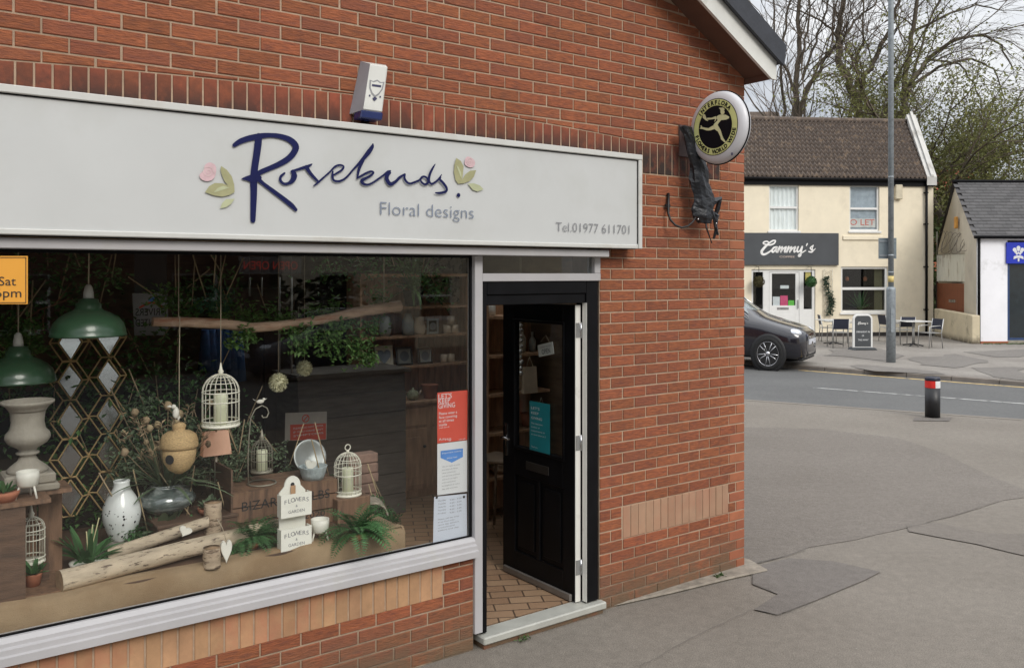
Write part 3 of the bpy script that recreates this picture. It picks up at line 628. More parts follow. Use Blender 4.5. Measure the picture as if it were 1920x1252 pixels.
def crack(px, wd):
    mb = MB(); pts = []
    for i in range(len(px)-1):
        for k in range(6):
            t_ = k/6; x, y = px[i][0]*(1-t_)+px[i+1][0]*t_, px[i][1]*(1-t_)+px[i+1][1]*t_; p = GG(x, y); pts.append(Vector((p[0]+.02*noise.noise(Vector((x*.05, y*.09, 3))), p[1]+.02*noise.noise(Vector((x*.09, y*.03, 9))))))
    vs = []
    for i, p in enumerate(pts):
        t_ = (pts[min(i+1, len(pts)-1)]-pts[max(i-1, 0)]).normalized(); q = wd*(.5+.5*abs(noise.noise(Vector((i*.7, 0, wd)))))
        vs += [(p.x-t_.y*q, p.y+t_.x*q, .012), (p.x+t_.y*q, p.y-t_.x*q, .012)]
    mb.add(vs, [(2*i, 2*i+1, 2*i+3, 2*i+2) for i in range(len(pts)-1)]); struct('pavement_crack', mb, CRK)
crack([(1400,1062),(1463,1047),(1522,1027)], .007); crack([(1416,1145),(1458,1155),(1527,1130)], .004); crack([(1414,1144),(1330,1182),(1230,1235),(1190,1256)], .003); crack([(1683,994),(1752,978),(1880,938)], .003); crack([(1410,1068),(1412,1096),(1461,1115)], .003)
# concrete fillet along the corner of the shop
mb = MB(); fp = [W(-1.4, 0, 0), W(-.9, -.07, 0), W(-.3, -.13, 0), W(.06, -.18, 0), W(.14, .05, 0), W(.1, .6, 0), W(-.05, .6, 0), W(-.05, .02, 0)]
mb.sheet([(p.x, p.y) for p in fp], .001, .022); struct('kerb_fillet', mb, mat('old_concrete', (.24, .21, .17), .9, var=.3, vs=14, bump=1, bs=60), bevel=.015)
# road
def ln(x0, y0, x1, y1, z=0): a = Vector(GG(x0, y0, z)); b = Vector(GG(x1, y1, z)); return a, (b-a).normalized()
n0, nd = ln(1400, 749, 1920, 786); f0, fd = ln(1530, 694.5, 1920, 724)
NL, NR = n0-nd*60, n0+nd*60; FL, FR = f0-fd*9, f0+fd*6.5; FR2 = FR+nd*50
FLL = FL-nd*60
mb = MB(); mb.add([(NL.x, NL.y, .004), (NR.x, NR.y, .004), (FR2.x, FR2.y, .004), (FR.x, FR.y, .004), (FL.x, FL.y, .004), (FLL.x, FLL.y, .004)], [(0, 1, 2, 3, 4, 5)]); struct('road', mb, AS3)
def strip(name, a, d, s0, s1, off, wd, z, m, broken=0):
    mb = MB(); nn_ = Vector((-d.y, d.x)); k = s0
    while k < s1:
        e_ = min(k+.6, s1); w0 = wd*(1+.0*k)
        p = [a+d*k+nn_*(off), a+d*e_+nn_*(off), a+d*e_+nn_*(off+w0), a+d*k+nn_*(off+w0)]
        mb.add([(q.x, q.y, z) for q in p], [(0, 1, 2, 3)]); k = e_
    return struct(name, mb, m)
YEL = mat('yellow_paint', (.50, .35, .13), .8, var=.2, vs=9, col2=(.16, .14, .11), c2=(.5, .62), c2s=7); WHT = mat('white_paint', (.42, .42, .40), .8, var=.2, vs=9, col2=(.14, .14, .135), c2=(.48, .62), c2s=5)
strip('yellow_line', f0, fd, -.3, 6.4, -.32, .13, .008, YEL)
w0, wd_ = ln(1525, 727, 1890, 755); strip('centre_line', w0, wd_, 0, 4.2, -.045, .09, .008, WHT); strip('centre_line', w0, wd_, 6, 10, -.045, .09, .008, WHT)
strip('dropped_kerb', n0, nd, -30, 40, -.12, .12, .0045, mat('kerb_worn', (.21, .185, .155), .85, var=.2, vs=5))
# far pavement with kerb
FP = asphalt('far_pavement', (.20, .18, .16), (.27, .25, .222), .3)
FPB = .10; fn = Vector((-fd.y, fd.x))
e0, e1 = FL, FR
mb = MB(); q = [e0, e1, e1+Vector((20, 60)), e0+Vector((-60, 60)), e0+Vector((-60, 9))]; mb.sheet([(v.x, v.y) for v in [e0+fn*.13, e1+fn*.13, FR2+fn*.13, FR2+Vector((20, 60)), e0+Vector((-60, 90)), e0-nd*60+fn*.13]], -.05, FPB); struct('far_pavement', mb, FP)
mb = MB()
for (ka, kd, kn) in ((e0, fd, int((e1-e0).length/.92)), (e1, nd, 40)):
    kn_ = Vector((-kd.y, kd.x))
    for i in range(kn): q0, q1 = ka+kd*(.92*i+.006), ka+kd*(.92*i+.914); mb.sheet([(v.x, v.y) for v in (q0, q1, q1+kn_*.125, q0+kn_*.125)], -.05, FPB-.004+random.uniform(-.004, .004))
struct('kerb', mb, mat('kerb_stone', (.2, .175, .15), .85, var=.25, vs=3, island=.1), bevel=.012)
FPP = asphalt('fp_patch', (.155, .142, .128), (.19, .175, .158), .3)
def far(x, y): return GG(x, y, FPB)
for px in ([(1560,655),(1640,652),(1700,668),(1650,676),(1600,670),(1545,668)], [(1700,672),(1790,664),(1850,676),(1800,690),(1730,686)], [(1800,660),(1930,655),(1930,672),(1850,668)], [(1600,682),(1700,690),(1780,704),(1690,700),(1610,692)], [(1820,688),(1930,690),(1930,712),(1860,704)]):
    pts = []
    for i in range(len(px)):
        for k in range(5):
            t_ = k/5; x, y = px[i][0]*(1-t_)+px[(i+1) % len(px)][0]*t_, px[i][1]*(1-t_)+px[(i+1) % len(px)][1]*t_
            p = far(x, y); pts.append((p[0]+.25*noise.noise(Vector((p[0], p[1], 1))), p[1]+.5*noise.noise(Vector((p[0], p[1], 5)))))
    ar = sum(pts[i][0]*pts[(i+1) % len(pts)][1]-pts[(i+1) % len(pts)][0]*pts[i][1] for i in range(len(pts)))
    if ar < 0: pts = pts[::-1]
    mb = MB(); mb.add([(x, y, FPB+.004+.001*len(px)) for x, y in pts], [tuple(range(len(pts)))]); struct('far_pavement_patch', mb, FPP)
# weeds at the foot of the wall
WEED = mat('weed_green', (.07, .12, .035), .7, island=.3, trans=.2)
def weed(s, d, n, sz, lab):
    b = MB(); rr = random.Random(int(s*100))
    for i in range(n):
        a = rr.uniform(0, 2*PI); el = rr.uniform(.1, 1.1); b.leaf((rr.uniform(-.05, .05), rr.uniform(-.015, .015), 0.0), (math.cos(a)*math.cos(el), math.sin(a)*math.cos(el)*.6-.1, math.sin(el)), (0, 0, 1), sz*rr.uniform(.5, 1), sz*.35)
    tag(b.build('weed', WEED, loc=W(s, d, .01), rotz=PHI), lab, 'weed')
weed(-.36, -.06, 36, .05, 'small green weed growing at the foot of the brick wall near the corner')
weed(-2.22, -.07, 26, .035, 'small weeds growing in the gap in front of the door threshold')
# ================================================================ window display
PZ = .78
WOODD = mat('wood_dark', (.12, .07, .045), .7, var=.35, vs=5, stretch=(1, 1, 8), bump=.5, bs=25, col2=(.06, .04, .03), c2=(.5, .7))
WOODB = mat('wood_brown', (.20, .115, .07), .7, var=.3, vs=5, stretch=(8, 8, 1), bump=.5, bs=25, col2=(.09, .055, .038), c2=(.5, .7))
HESS = mat('hessian', (.33, .235, .14), .95, var=.15, vs=5, bump=1, bs=260, col2=(.27, .18, .10), c2=(.45, .6), c2s=2)
BIRCH = mat('birch_bark', (.50, .41, .30), .8, var=.25, vs=7, col2=(.13, .095, .07), c2=(.57, .66), c2s=19, stretch=(1, 3.5, 3.5), bump=.8, bs=18)
BIRCHV = mat('birch_bark_upright', (.44, .34, .24), .8, var=.2, vs=10, col2=(.13, .085, .055), c2=(.5, .62), c2s=16, stretch=(1, 1, 3.5), bump=.8, bs=18)
CUT = mat('cut_wood', (.33, .22, .13), .8, var=.25, vs=30)
CREAM = mat('cream_enamel', (.84, .82, .70), .4, var=.06)
CANDLE = mat('candle_wax', (.86, .88, .66), .5, var=.04, trans=.15)
GREY = mat('pot_white', (.78, .76, .68), .5, var=.07)
TERRA = mat('terracotta', (.42, .16, .09), .8, var=.15)
STRING = mat('string', (.45, .38, .28), .9)
FERN = mat('fern_green', (.065, .165, .055), .6, island=.3, trans=.25)
IVY = mat('ivy_green', (.115, .22, .06), .5, island=.45, trans=.3)
DKG = mat('dark_foliage', (.075, .16, .045), .6, island=.5, trans=.2)
SAGE = mat('sage_leaf', (.15, .21, .12), .6, island=.3, trans=.2)
DRY = mat('dried_flower', (.34, .26, .16), .9, island=.35)
GOLD = mat('brass_frame', (.62, .44, .22), .45, metal=.25, var=.1)
MIRR = mat('mirror', (.62, .64, .62), .16, metal=1.0, var=.02, rvar=.01)
GREEN = mat('green_enamel', (.035, .085, .045), .32, var=.12, coat=.4)
STONE = mat('urn_stone', (.33, .30, .25), .85, var=.16, vs=14, bump=.6, bs=50, col2=(.28, .25, .2), c2=(.5, .7))
PAPER = mat('paper_white', (.66, .67, .68), .6, var=.02)
INK = mat('ink_grey', (.18, .18, .2), .7); INKB = mat('ink_black', (.02, .02, .022), .6)
ZINC = mat('zinc', (.36, .38, .37), .45, metal=.6, var=.15)
def at(x, y, z=PZ): return G(x, y, z)
def item(name, label, cat, x, y, z=PZ, d=None, group=None, rz=0.0):
    if d is None: s, d = at(x, y, z)
    else: s, z = P(x, y, d)
    return shop(name, label, cat, s, d, z, group, rz), s, d, z
def ds(s, d, z): return W(s, d, z)

# platform with hessian drape
pf = shop('display_platform', 'low window display platform skirted with tan hessian cloth behind the glass', 'platform', -4.6, .7, .085)
b = MB(); b.box(-2.0, 1.62, -.56, .60, PZ-.1, PZ-.085); b.box(-1.99, 1.60, -.54, .58, 0, PZ-.1); b.build('board', WOODD, pf)
b = MB(); nx = 120; vs = []; 
for i in range(nx+1):
    x = -2.05+3.69*i/nx; wv = .012*math.sin(x*9)+.010*noise.noise(Vector((x*4, 0, 0)))
    top = PZ-.082+.012*noise.noise(Vector((x*3, 3, 0)))
    for (yy, zz) in ((-.46+.05*noise.noise(Vector((x*2, 9, 0))), top+.004), (-.56+wv, top+.012), (-.585+wv*1.3, top-.02), (-.59+wv*1.6, top-.12), (-.585+wv*1.6, -.0)): vs.append((x, yy, zz))
b.add(vs, [(i*5+k, i*5+k+1, (i+1)*5+k+1, (i+1)*5+k) for i in range(nx) for k in range(4)], True)
vs = []
for i in range(13):
    y = -.565+.5*i/12
    vs += [(1.635, y, 0), (1.64+.01*math.sin(y*20), y, PZ-.12), (1.62, y, PZ-.07), (1.52, y, PZ-.068)]
b.add(vs, [(i*4+k, i*4+k+4, i*4+k+5, i*4+k+1) for i in range(12) for k in range(3)], True); b.build('hessian_skirt', HESS, pf)

# crate at the left edge
cr_, s, d, z = item('wooden_crate', 'tall dark wooden crate standing at the left edge of the window display', 'crate', 60, 1132, PZ)
sl_ = P(50, 1000, .16)[0]; sr_ = P(128, 1000, .5)[0]; cr_.location = W(sl_, .16, PZ)
hw = 1.245-PZ
b = MB()
for i in range(4): b.box(-.125*(i+1)+.004, -.125*i-.004, 0, .018, 0, hw-.022)
b.build('front_board', WOODD, cr_)
b = MB(); b.box(-.55, .10, -.01, .16, hw-.02, hw); b.box(-.55, .22, .165, .37, hw-.022, hw-.002); b.build('top_board', WOODB, cr_)
b = MB(); 
for i in range(4): b.box(sr_-sl_-.115*(i+1)-.02, sr_-sl_-.115*i-.028, .34, .358, 0, hw-.024)
b.build('back_board', WOODB, cr_)
b = MB(); b.box(-.52, sr_-sl_-.03, .02, .34, 0, .015); b.build('base_board', WOODB, cr_)
CT = 1.245
# urn
def lathe_item(name, label, cat, prof, m, x, y, z=PZ, d=None, n=28, group=None, part=None, sq=1.0, fl=0, fa=0):
    s, dd = at(x, y, z) if d is None else (P(x, y, d)[0], d)
    if part is None:
        o = MB().lathe(prof, n, sq=sq, fl=fl, fa=fa).build(name, m, loc=W(s, dd, z), rotz=PHI); return tag(o, label, cat, group)
    t_ = shop(name, label, cat, s, dd, z, group); MB().lathe(prof, n, sq=sq, fl=fl, fa=fa).build(part, m, t_); return t_
u = shop('stone_urn', 'weathered stone urn with fluted bowl on a square plinth at the left of the window', 'urn', *P(52, 900, .42)[:1], .42, CT)
b = MB(); b.box(-.125, .125, -.11, .11, 0, .035); b.box(-.11, .11, -.10, .10, .035, .085); b.build('plinth', STONE, u, bevel=.008)
b = MB(); b.lathe([(.09, .085), (.092, .098), (.075, .115), (.045, .14), (.034, .165), (.05, .172), (.052, .18), (.036, .188), (.045, .2), (.085, .225), (.10, .25), (.098, .27), (.078, .295), (.072, .33), (.078, .38), (.095, .405), (.118, .42), (.118, .432), (.10, .432), (.08, .38)], 48, fl=20, fa=.018); b.build('bowl', STONE, u)
def tripod(name, label, cat, x, y, z, m=GREY, sc=1.0, d=None):
    s, dd = (at(x, y, z) if d is None else (P(x, y, d)[0], d)); t_ = shop(name, label, cat, s, dd, z)
    MB().lathe([(.028*sc, .05*sc), (.042*sc, .06*sc), (.046*sc, .09*sc), (.047*sc, .12*sc), (.043*sc, .12*sc), (.04*sc, .1*sc), (0, .1*sc)], 24).build('pot', m, t_)
    for k in range(3):
        a = 2*PI*k/3-.9; MB().tube([(.032*sc*math.cos(a), .032*sc*math.sin(a), .062*sc), (.05*sc*math.cos(a), .05*sc*math.sin(a), 0)], .005*sc, 6).build('leg', m, t_)
    return t_
tripod('footed_pot', 'small pale pot on three legs standing on the crate below the urn', 'pot', 52, 924, CT, d=.22, sc=1.05)
tripod('footed_pot', 'small cream pot on three legs beside the white letter rack', 'pot', 600, 1016, PZ, sc=1.1)
def plant(t_, n, L, wd, m, spread=.9, droop=.5, seed=1, base=.02, segs=3, name='foliage', z0=0.0, up=.4):
    r_ = random.Random(seed); b = MB()
    for i in range(n):
        a = r_.uniform(0, 2*PI); el = r_.uniform(up, 1.45); l = L*r_.uniform(.6, 1.1); p = Vector((base*math.cos(a)*r_.random(), base*math.sin(a)*r_.random(), z0)); d_ = Vector((math.cos(a)*math.cos(el)*spread, math.sin(a)*math.cos(el)*spread, math.sin(el))).normalized()
        pts = [p.copy()]; 
        for k in range(segs*2): p = p+d_*l/(segs*2); d_.z -= droop/(segs*2); d_.normalize(); pts.append(p.copy())
        vs = []
        for k, q in enumerate(pts):
            w_ = wd*(math.sin(PI*(k+.6)/(len(pts)+.2))*.5); side = d_.cross(Vector((0, 0, 1)))
            side = side.normalized() if side.length > 1e-4 else Vector((1, 0, 0)); vs += [q+side*w_, q-side*w_]
        b.add(vs, [(2*k, 2*k+1, 2*k+3, 2*k+2) for k in range(len(pts)-1)], True)
    return b.build(name, m, t_)
pl = shop('potted_plant', 'small green plant in a terracotta dish on the crate at the left edge', 'plant', P(8, 930, .22)[0], .22, CT)
MB().lathe([(.045, 0), (.062, .03), (.066, .045), (.058, .045), (.0, .035)], 20).build('pot', TERRA, pl); plant(pl, 26, .06, .02, FERN, seed=4, z0=.04)
pl = shop('potted_plant', 'little plant in a terracotta pot inside the left crate opening', 'plant', P(62, 1085, .33)[0], .33, PZ+.016)
MB().lathe([(.03, 0), (.04, .05), (.044, .06), (.038, .06), (.0, .05)], 20).build('pot', TERRA, pl); plant(pl, 30, .07, .022, FERN, seed=5, z0=.05)

# bird cages
def cage(t_, r, h, dome, bars, wire=.0022, m=CREAM, rings=(0, .16, .72, 1.0), knob='spire', z0=0.0):
    b = MB(); hz = h-dome
    for k in range(bars):
        a = 2*PI*k/bars; c_, s_ = math.cos(a), math.sin(a)
        pts = [(r*c_, r*s_, z0), (r*c_, r*s_, z0+hz)]+[(r*math.cos(q)*c_, r*math.cos(q)*s_, z0+hz+dome*math.sin(q)) for q in (.25, .5, .75, 1.0, 1.25, 1.5)]
        b.tube(pts, wire, 4)
    for f in rings:
        zz = z0+hz*f; b.tube([(r*1.01*math.cos(2*PI*k/28), r*1.01*math.sin(2*PI*k/28), zz) for k in range(29)], wire*1.6, 5, cap=False)
    for q in (.55, 1.0): b.tube([(r*math.cos(q)*math.cos(2*PI*k/20), r*math.cos(q)*math.sin(2*PI*k/20), z0+hz+dome*math.sin(q)) for k in range(21)], wire*1.1, 4, cap=False)
    b.build('wire_cage', m, t_)
    MB().lathe([(r*1.04, z0-.004), (r*1.06, z0+.004), (r*1.02, z0+.010), (0, z0+.006)], 28).build('base', m, t_)
    zt = z0+h; b = MB()
    if knob == 'spire': b.lathe([(.018, zt-.006), (.012, zt+.006), (.016, zt+.014), (.009, zt+.026), (.003, zt+.06), (0, zt+.065)], 12)
    else: b.lathe([(.012, zt-.004), (.008, zt+.012), (0, zt+.014)], 12); b.tube([(.018*math.cos(2*PI*k/16), 0, zt+.03+.018*math.sin(2*PI*k/16)) for k in range(17)], .0035, 6, cap=False)
    b.build('finial', m, t_)
def candle(label, s, d, z, r, h, n=0):
    t_ = shop('pillar_candle', label, 'candle', s, d, z)
    MB().lathe([(r, 0), (r, h-.004), (r-.004, h), (r*.6, h-.003), (0, h-.006)], 24, fl=n, fa=.03 if n else 0).build('wax', CANDLE, t_)
    MB().tube([(0, 0, h-.006), (.001, 0, h+.01)], .0015, 4).build('wick', INKB, t_)
D1 = .42; s1, z1 = P(414, 797, D1)
t_ = shop('birdcage', 'cream wire birdcage hanging on a cord with a pale candle inside', 'birdcage', s1, D1, z1); cage(t_, .098, .285, .10, 20)
MB().tube([(0, 0, .34), (.0, 0, .56), (.001, .002, 1.05)], .0025, 5).build('cord', STRING, t_)
candle('pale green candle inside the hanging birdcage', s1, D1, z1+.011, .038, .165)
CZ = 1.045   # top of the lettered crate
s2, d2 = at(652, 926, .93)
t_ = shop('birdcage', 'cream wire birdcage with ring handle standing beside the lettered crate', 'birdcage', s2, d2, .93); cage(t_, .082, .26, .085, 18, knob='ring')
candle('pale candle inside the standing birdcage with a ring handle', s2, d2, .941, .034, .155)
t_ = shop('birdcage', 'small cream birdcage standing inside the opening of the left crate', 'birdcage', P(61, 1020, .40)[0], .44, PZ+.10); cage(t_, .06, .22, .06, 12); 
b = MB(); b.box(-.07, .07, -.07, .07, -.085, -.005); b.build('plinth', WOODD, t_)
b = MB(); b.bc((0, 0, 0), (.22, .2, .148)); tag(b.build('wood_block', WOODB, loc=W(s2, d2+.01, .851), rotz=PHI, bevel=.004), 'rough wooden block under the standing birdcage', 'block')

# lettered crate
sA, sB = P(437, 930, .52)[0], P(632, 930, .52)[0]; LC = sB-sA
lc = shop('lettered_crate', 'brown wooden bulb crate with dark stencilled letters behind the white letter rack', 'crate', sA, .52, PZ)
b = MB()
for i in range(3): b.box(0, LC, 0, .014, .004+.088*i, .084+.088*i)
b.build('front_board', WOODB, lc)
b = MB(); b.box(-.012, -.0005, 0, .36, 0, .40); b.box(LC+.0005, LC+.012, 0, .36, 0, .262); b.build('side_board', WOODD, lc)
b = MB()
for i in range(4): b.box(0, LC, .016+.088*i, .10+.088*i, .245, .262)
b.build('top_board', WOODB, lc)
b = MB(); fit(b, 'BIZARRE BULBS', .05, LC-.05, .155, .052, -.002); fit(b, 'No 2020', LC*.5, LC-.08, .05, .034, -.002); b.build('lettering', INKB, lc)
# small dark box under the glass bowl
sC, sD = P(292, 980, .55)[0], P(432, 980, .62)[0]; ss, sz = P(360, 968, .55)
b = MB(); b.box(0, sD-sC, 0, .3, .004, .135); b.box(-.006, sD-sC+.006, -.006, .31, .137, .155)
tag(b.build('wooden_box', WOODD, loc=W(sC, .5, PZ), rotz=PHI, bevel=.003), 'low dark wooden box under the glass bowl and acorn', 'box'); BZ = PZ+.156

# lantern on a hook stand
s3 = P(491, 905, .66)[0]; t_ = shop('hook_lantern', 'wire lantern with a candle hanging from a curved stand topped by a bird', 'lantern', s3, .66, PZ+.262)
RUST = mat('aged_wire', (.33, .31, .25), .5, metal=.5, var=.2)
MB().tube([(.082*math.cos(2*PI*k/28), .082*math.sin(2*PI*k/28), .006) for k in range(29)], .005, 6, cap=False).build('base_ring', RUST, t_)
b = MB(); b.tube([(-.082, 0, .006), (-.085, 0, .15), (-.078, 0, .30), (-.068, 0, .40), (-.04, 0, .45), (0, 0, .468), (.032, 0, .45), (.042, 0, .42), (.03, 0, .395), (.005, 0, .395), (0, 0, .41)], .0042, 6); b.build('stand', RUST, t_)
cage(t_, .062, .19, .075, 16, wire=.0016, m=RUST, rings=(0, .6, 1.0), z0=.075)
b = MB(); b.ball((-.01, 0, .492), .016, sc=(1.5, .8, .8)); b.ball((.012, 0, .504), .009); b.add([(-.03, 0, .495), (-.055, .006, .513), (-.05, -.006, .505)], [(0, 1, 2)]); b.add([(.02, 0, .505), (.034, 0, .51), (.02, 0, .5)], [(0, 1, 2)]); b.build('bird', GREY, t_)
candle('ribbed pale candle inside the hook stand lantern', s3, .66, PZ+.262+.083, .032, .12, 12)

# zinc bowl, basket, hearts
s4 = P(580, 860, .72)[0]
b = MB(T(0, 0, .105) @ RX(R(72))); b.lathe([(.0, 0), (.055, .0), (.065, .01), (.09, .025), (.105, .03), (.108, .034), (.105, .036), (.088, .032), (.06, .014), (0, .01)], 32)
tag(b.build('zinc_bowl', ZINC, loc=W(s4, .74, PZ+.262), rotz=PHI), 'round grey zinc bowl propped upright behind the woven basket', 'bowl')
BSK = mat('basket_blue_grey', (.40, .46, .47), .8, var=.25, vs=40, bump=1, bs=60)
tag(MB().lathe([(.062, 0), (.072, .03), (.084, .075), (.086, .08), (.078, .08), (.066, .03), (0, .01)], 28, fl=28, fa=.012).build('woven_basket', BSK, loc=W(P(587, 905, .60)[0], .60, PZ+.262), rotz=PHI), 'small blue grey woven basket holding a white heart', 'basket')
def heart(name, label, loc, w_, h_, m, rz=0.0, tilt=0.0, group=None):
    pts = []
    for k in range(24):
        a = 2*PI*k/24; x = 16*math.sin(a)**3; y = 13*math.cos(a)-5*math.cos(2*a)-2*math.cos(3*a)-math.cos(4*a); pts.append((x/32*w_, y/30*h_))
    b = MB(RY(tilt)); b.prism(pts, -.008, .008); return tag(b.build(name, m, loc=loc, rotz=PHI+rz, bevel=.004), label, 'heart', group)
s5 = P(583, 885, .6)[0]; heart('heart_ornament', 'white heart lying in the blue grey basket', W(s5, .61, PZ+.262+.085), .075, .07, GREY, tilt=.3)
s6, z6 = P(424, 1030, .12); heart('heart_ornament', 'long white wooden heart hanging from a string beside the birch logs', W(s6, .12, z6), .058, .125, GREY)
tag(MB().tube([(0, 0, 0), (-.012, .02, .06), (-.03, .05, .105)], .002, 5).build('string_loop', STRING, loc=W(s6, .12, z6+.05), rotz=PHI), 'thin string loop holding the long white heart', 'string')
s7, z7 = P(345, 993, .36); heart('heart_ornament', 'small white heart resting on the cut end of the upper birch log', W(s7, .34, z7), .07, .055, GREY, tilt=.5)

# letter rack
sR, dR = at(548, 1026); WR = (P(580, 1000, dR)[0]-P(523, 1000, dR)[0])
lr = shop('letter_rack', 'tall white wooden letter rack with two lettered pockets and arched top', 'letter rack', P(550, 1000, dR)[0], dR, PZ)
RACK = mat('rack_white', (.84, .83, .75), .5, var=.05); hR = (P(550, 893, dR)[1]-P(550, 1026, dR)[1]); w2 = WR/2*.86
b = MB(); pts = [(-w2, 0), (w2, 0), (w2, hR*.78)]+[(w2*.62*math.cos(q), hR*.86+hR*.14*math.sin(q)) for q in [PI*k/10 for k in range(11)]]+[(-w2, hR*.78)]
b.prism(pts, .012, .022); b.build('back_panel', RACK, lr)
for zz, hh in ((.0, .30), (.46, .32)):
    b = MB(); b.prism([(-WR/2, hR*zz), (WR/2, hR*zz), (WR/2, hR*(zz+hh)), (-WR/2, hR*(zz+hh))], -.045, -.038)
    b.box(-WR/2, -WR/2+.006, -.0379, .0119, hR*zz, hR*(zz+hh)*.99); b.box(WR/2-.006, WR/2, -.0379, .0119, hR*zz, hR*(zz+hh)*.99); b.box(-WR/2+.006, WR/2-.006, -.0379, .0119, hR*zz, hR*zz+.006)
    pk = b.build('pocket', RACK, lr)
    b = MB(); b.M = T(0, -.046, 0)
    n_ = 7; 
    for i, ch in enumerate('FLOWERS'):
        q = (i-3)/3; b.text(ch, .034, q*WR*.36, 0, hR*(zz+hh*.66)-.008*q*q, align='CENTER')
    b.text('&', .02, 0, 0, hR*(zz+hh*.42), align='CENTER'); b.text('GARDEN', .024, 0, 0, hR*(zz+hh*.18), align='CENTER')
    b.build('lettering', INK, pk)
b = MB(); b.disc(0, .011, hR*.88, .012, 14); b.build('hole', INKB, lr)
b = MB(); b.box(-.014, .014, .002, .005, hR*.74, hR*.87); b.build('tag', mat('kraft', (.45, .27, .15), .8), lr)

# logs
def log(name, label, a, c, r0, r1, m, group=None, bend=.0, knots=()):
    a, c = Vector(a), Vector(c); L = (c-a).length; ang = math.atan2(c.y-a.y, c.x-a.x)
    t_ = shop(name, label, 'log', a.x, a.y, a.z, group, rz=ang); t_.rotation_mode = 'XYZ'
    b = MB(); n = 18; vs = []; nu = 20; sl = (c.z-a.z)/L
    for i in range(n+1):
        f = i/n; r = (r0*(1-f)+r1*f)
        for k in range(nu):
            q = 2*PI*k/nu; j = 1+.07*noise.noise(Vector((i*.35, math.cos(q), math.sin(q))))
            vs.append((f*L, r*j*math.cos(q)+bend*math.sin(PI*f), sl*f*L+r*j*math.sin(q)+r0))
    b.add(vs, [(i*nu+k, (i+1)*nu+k, (i+1)*nu+(k+1) % nu, i*nu+(k+1) % nu) for i in range(n) for k in range(nu)], True); b.build('bark', m, t_)
    e = MB(); 
    for i, o_ in ((0, -.001), (n, .001)):
        p_ = [(v[0]+o_, v[1], v[2]) for v in vs[i*nu:(i+1)*nu]]; e.add(p_ if i else p_[::-1], [tuple(range(nu))])
    e.build('cut_end', CUT, t_); return t_
log('birch_log', 'long birch log lying across the front of the window display', (-4.80, .20, PZ), (-3.62, .40, PZ+.02), .052, .042, BIRCH)
sa, da = at(196, 1062, PZ); log('birch_log', 'short thinner birch log lying behind the long one', (sa+.02, .50, PZ+.01), (sa+.52, .46, PZ+.11), .036, .030, BIRCH)
def stub(label, x, y, z, d, r, h):
    s, _ = P(x, y, d); t_ = shop('birch_stub', label, 'log', s, d, z)
    b = MB(); b.lathe([(r*1.05, 0), (r, h*.08), (r*.97, h*.3), (r*1.03, h*.5), (r*.98, h*.75), (r, h)], 20, fl=5, fa=.03); b.build('bark', BIRCHV, t_); MB().lathe([(0, h+.002), (r*.96, h+.001)], 20).build('cut_end', CUT, t_)
stub('short upright birch stub in front of the long log', 397, 1062, PZ+.002, .13, .044, .10)
stub('upright birch stub standing behind the long log', 399, 1010, PZ+.03, .50, .048, .21)
tag(MB().lathe([(.055, 0), (.055, .2)], 14).build('foot', WOODD, loc=W(0, 0, -5)) if False else MB().bc((0, 0, .033), (.28, .17, .066)).build('wood_slab', mat('weathered_slab', (.34, .31, .27), .9, var=.3, vs=8, stretch=(7, 1, 1), bump=1, bs=20), loc=W(at(226, 1018, PZ+.066)[0], at(226, 1018, PZ+.066)[1]-.01, PZ), rotz=PHI, bevel=.008), 'weathered grey wood slab under the speckled vase', 'slab')
# speckled vase
sv, dv = at(228, 1010, PZ+.068)
vz = shop('speckled_vase', 'tall white ceramic vase with black speckles standing on a grey slab', 'vase', sv, dv, PZ+.067)
prof = [(.05, 0), (.058, .006), (.078, .05), (.098, .11), (.1, .15), (.092, .19), (.072, .235), (.05, .27), (.042, .29), (.041, .31), (.044, .322), (.038, .322), (.034, .30)]
MB().lathe(prof, 36).build('body', mat('vase_glaze', (.80, .83, .82), .25, var=.03, coat=.4), vz)
b = MB(); r_ = random.Random(11)
for i in range(46):
    zz = r_.uniform(.03, .20); a = r_.uniform(PI, 2*PI+.6)
    for j in range(len(prof)-1):
        if prof[j][1] <= zz <= prof[j+1][1]:
            f = (zz-prof[j][1])/(prof[j+1][1]-prof[j][1]); rr = prof[j][0]*(1-f)+prof[j+1][0]*f; break
    c = Vector((math.cos(a)*rr, math.sin(a)*rr, zz)); q = r_.choice((.002, .003, .0035, .005)); b.ball(c, q*1.25, 8, 4, jit=.5)
b.build('speckles', INKB, vz)

# glass bowl with dried flowers
gb, s8, d8, _ = item('glass_bowl', 'wide grey green blown glass bowl filled with dried flowers', 'bowl', 312, 962, BZ)
MB().lathe([(.05, 0), (.11, .02), (.155, .065), (.16, .09), (.14, .125), (.095, .152), (.085, .165), (.09, .172), (.08, .17), (.07, .15)], 36).build('bowl', mat('smoked_glass', (.10, .125, .12), .12, var=.5, vs=14, stretch=(1, 1, 4), spec=.9, coat=.8, col2=(.30, .33, .32), c2=(.5, .65), c2s=9), gb)
plant(gb, 60, .34, .02, SAGE, seed=8, z0=.15, base=.06, droop=.9, up=.2); 
r_ = random.Random(5); b = MB(); f_ = MB()
for i in range(34):
    a = r_.uniform(0, 2*PI); sp_ = r_.uniform(.02, .24); hh = r_.uniform(.2, .46); tip = Vector((sp_*math.cos(a)*1.2, sp_*math.sin(a)*.6, .15+hh)); b.tube([(0, 0, .14), tip*.55+Vector((0, 0, .05)), tip], .0018, 4)
    if i % 2: f_.ball(tip, r_.uniform(.012, .026), 8, 6, jit=.5)
    else:
        for k in range(9): q = r_.uniform(0, 2*PI); f_.leaf(tip+Vector((0, 0, -.02*k/3)), (math.cos(q), math.sin(q), .7), (0, 0, 1), .045, .016)
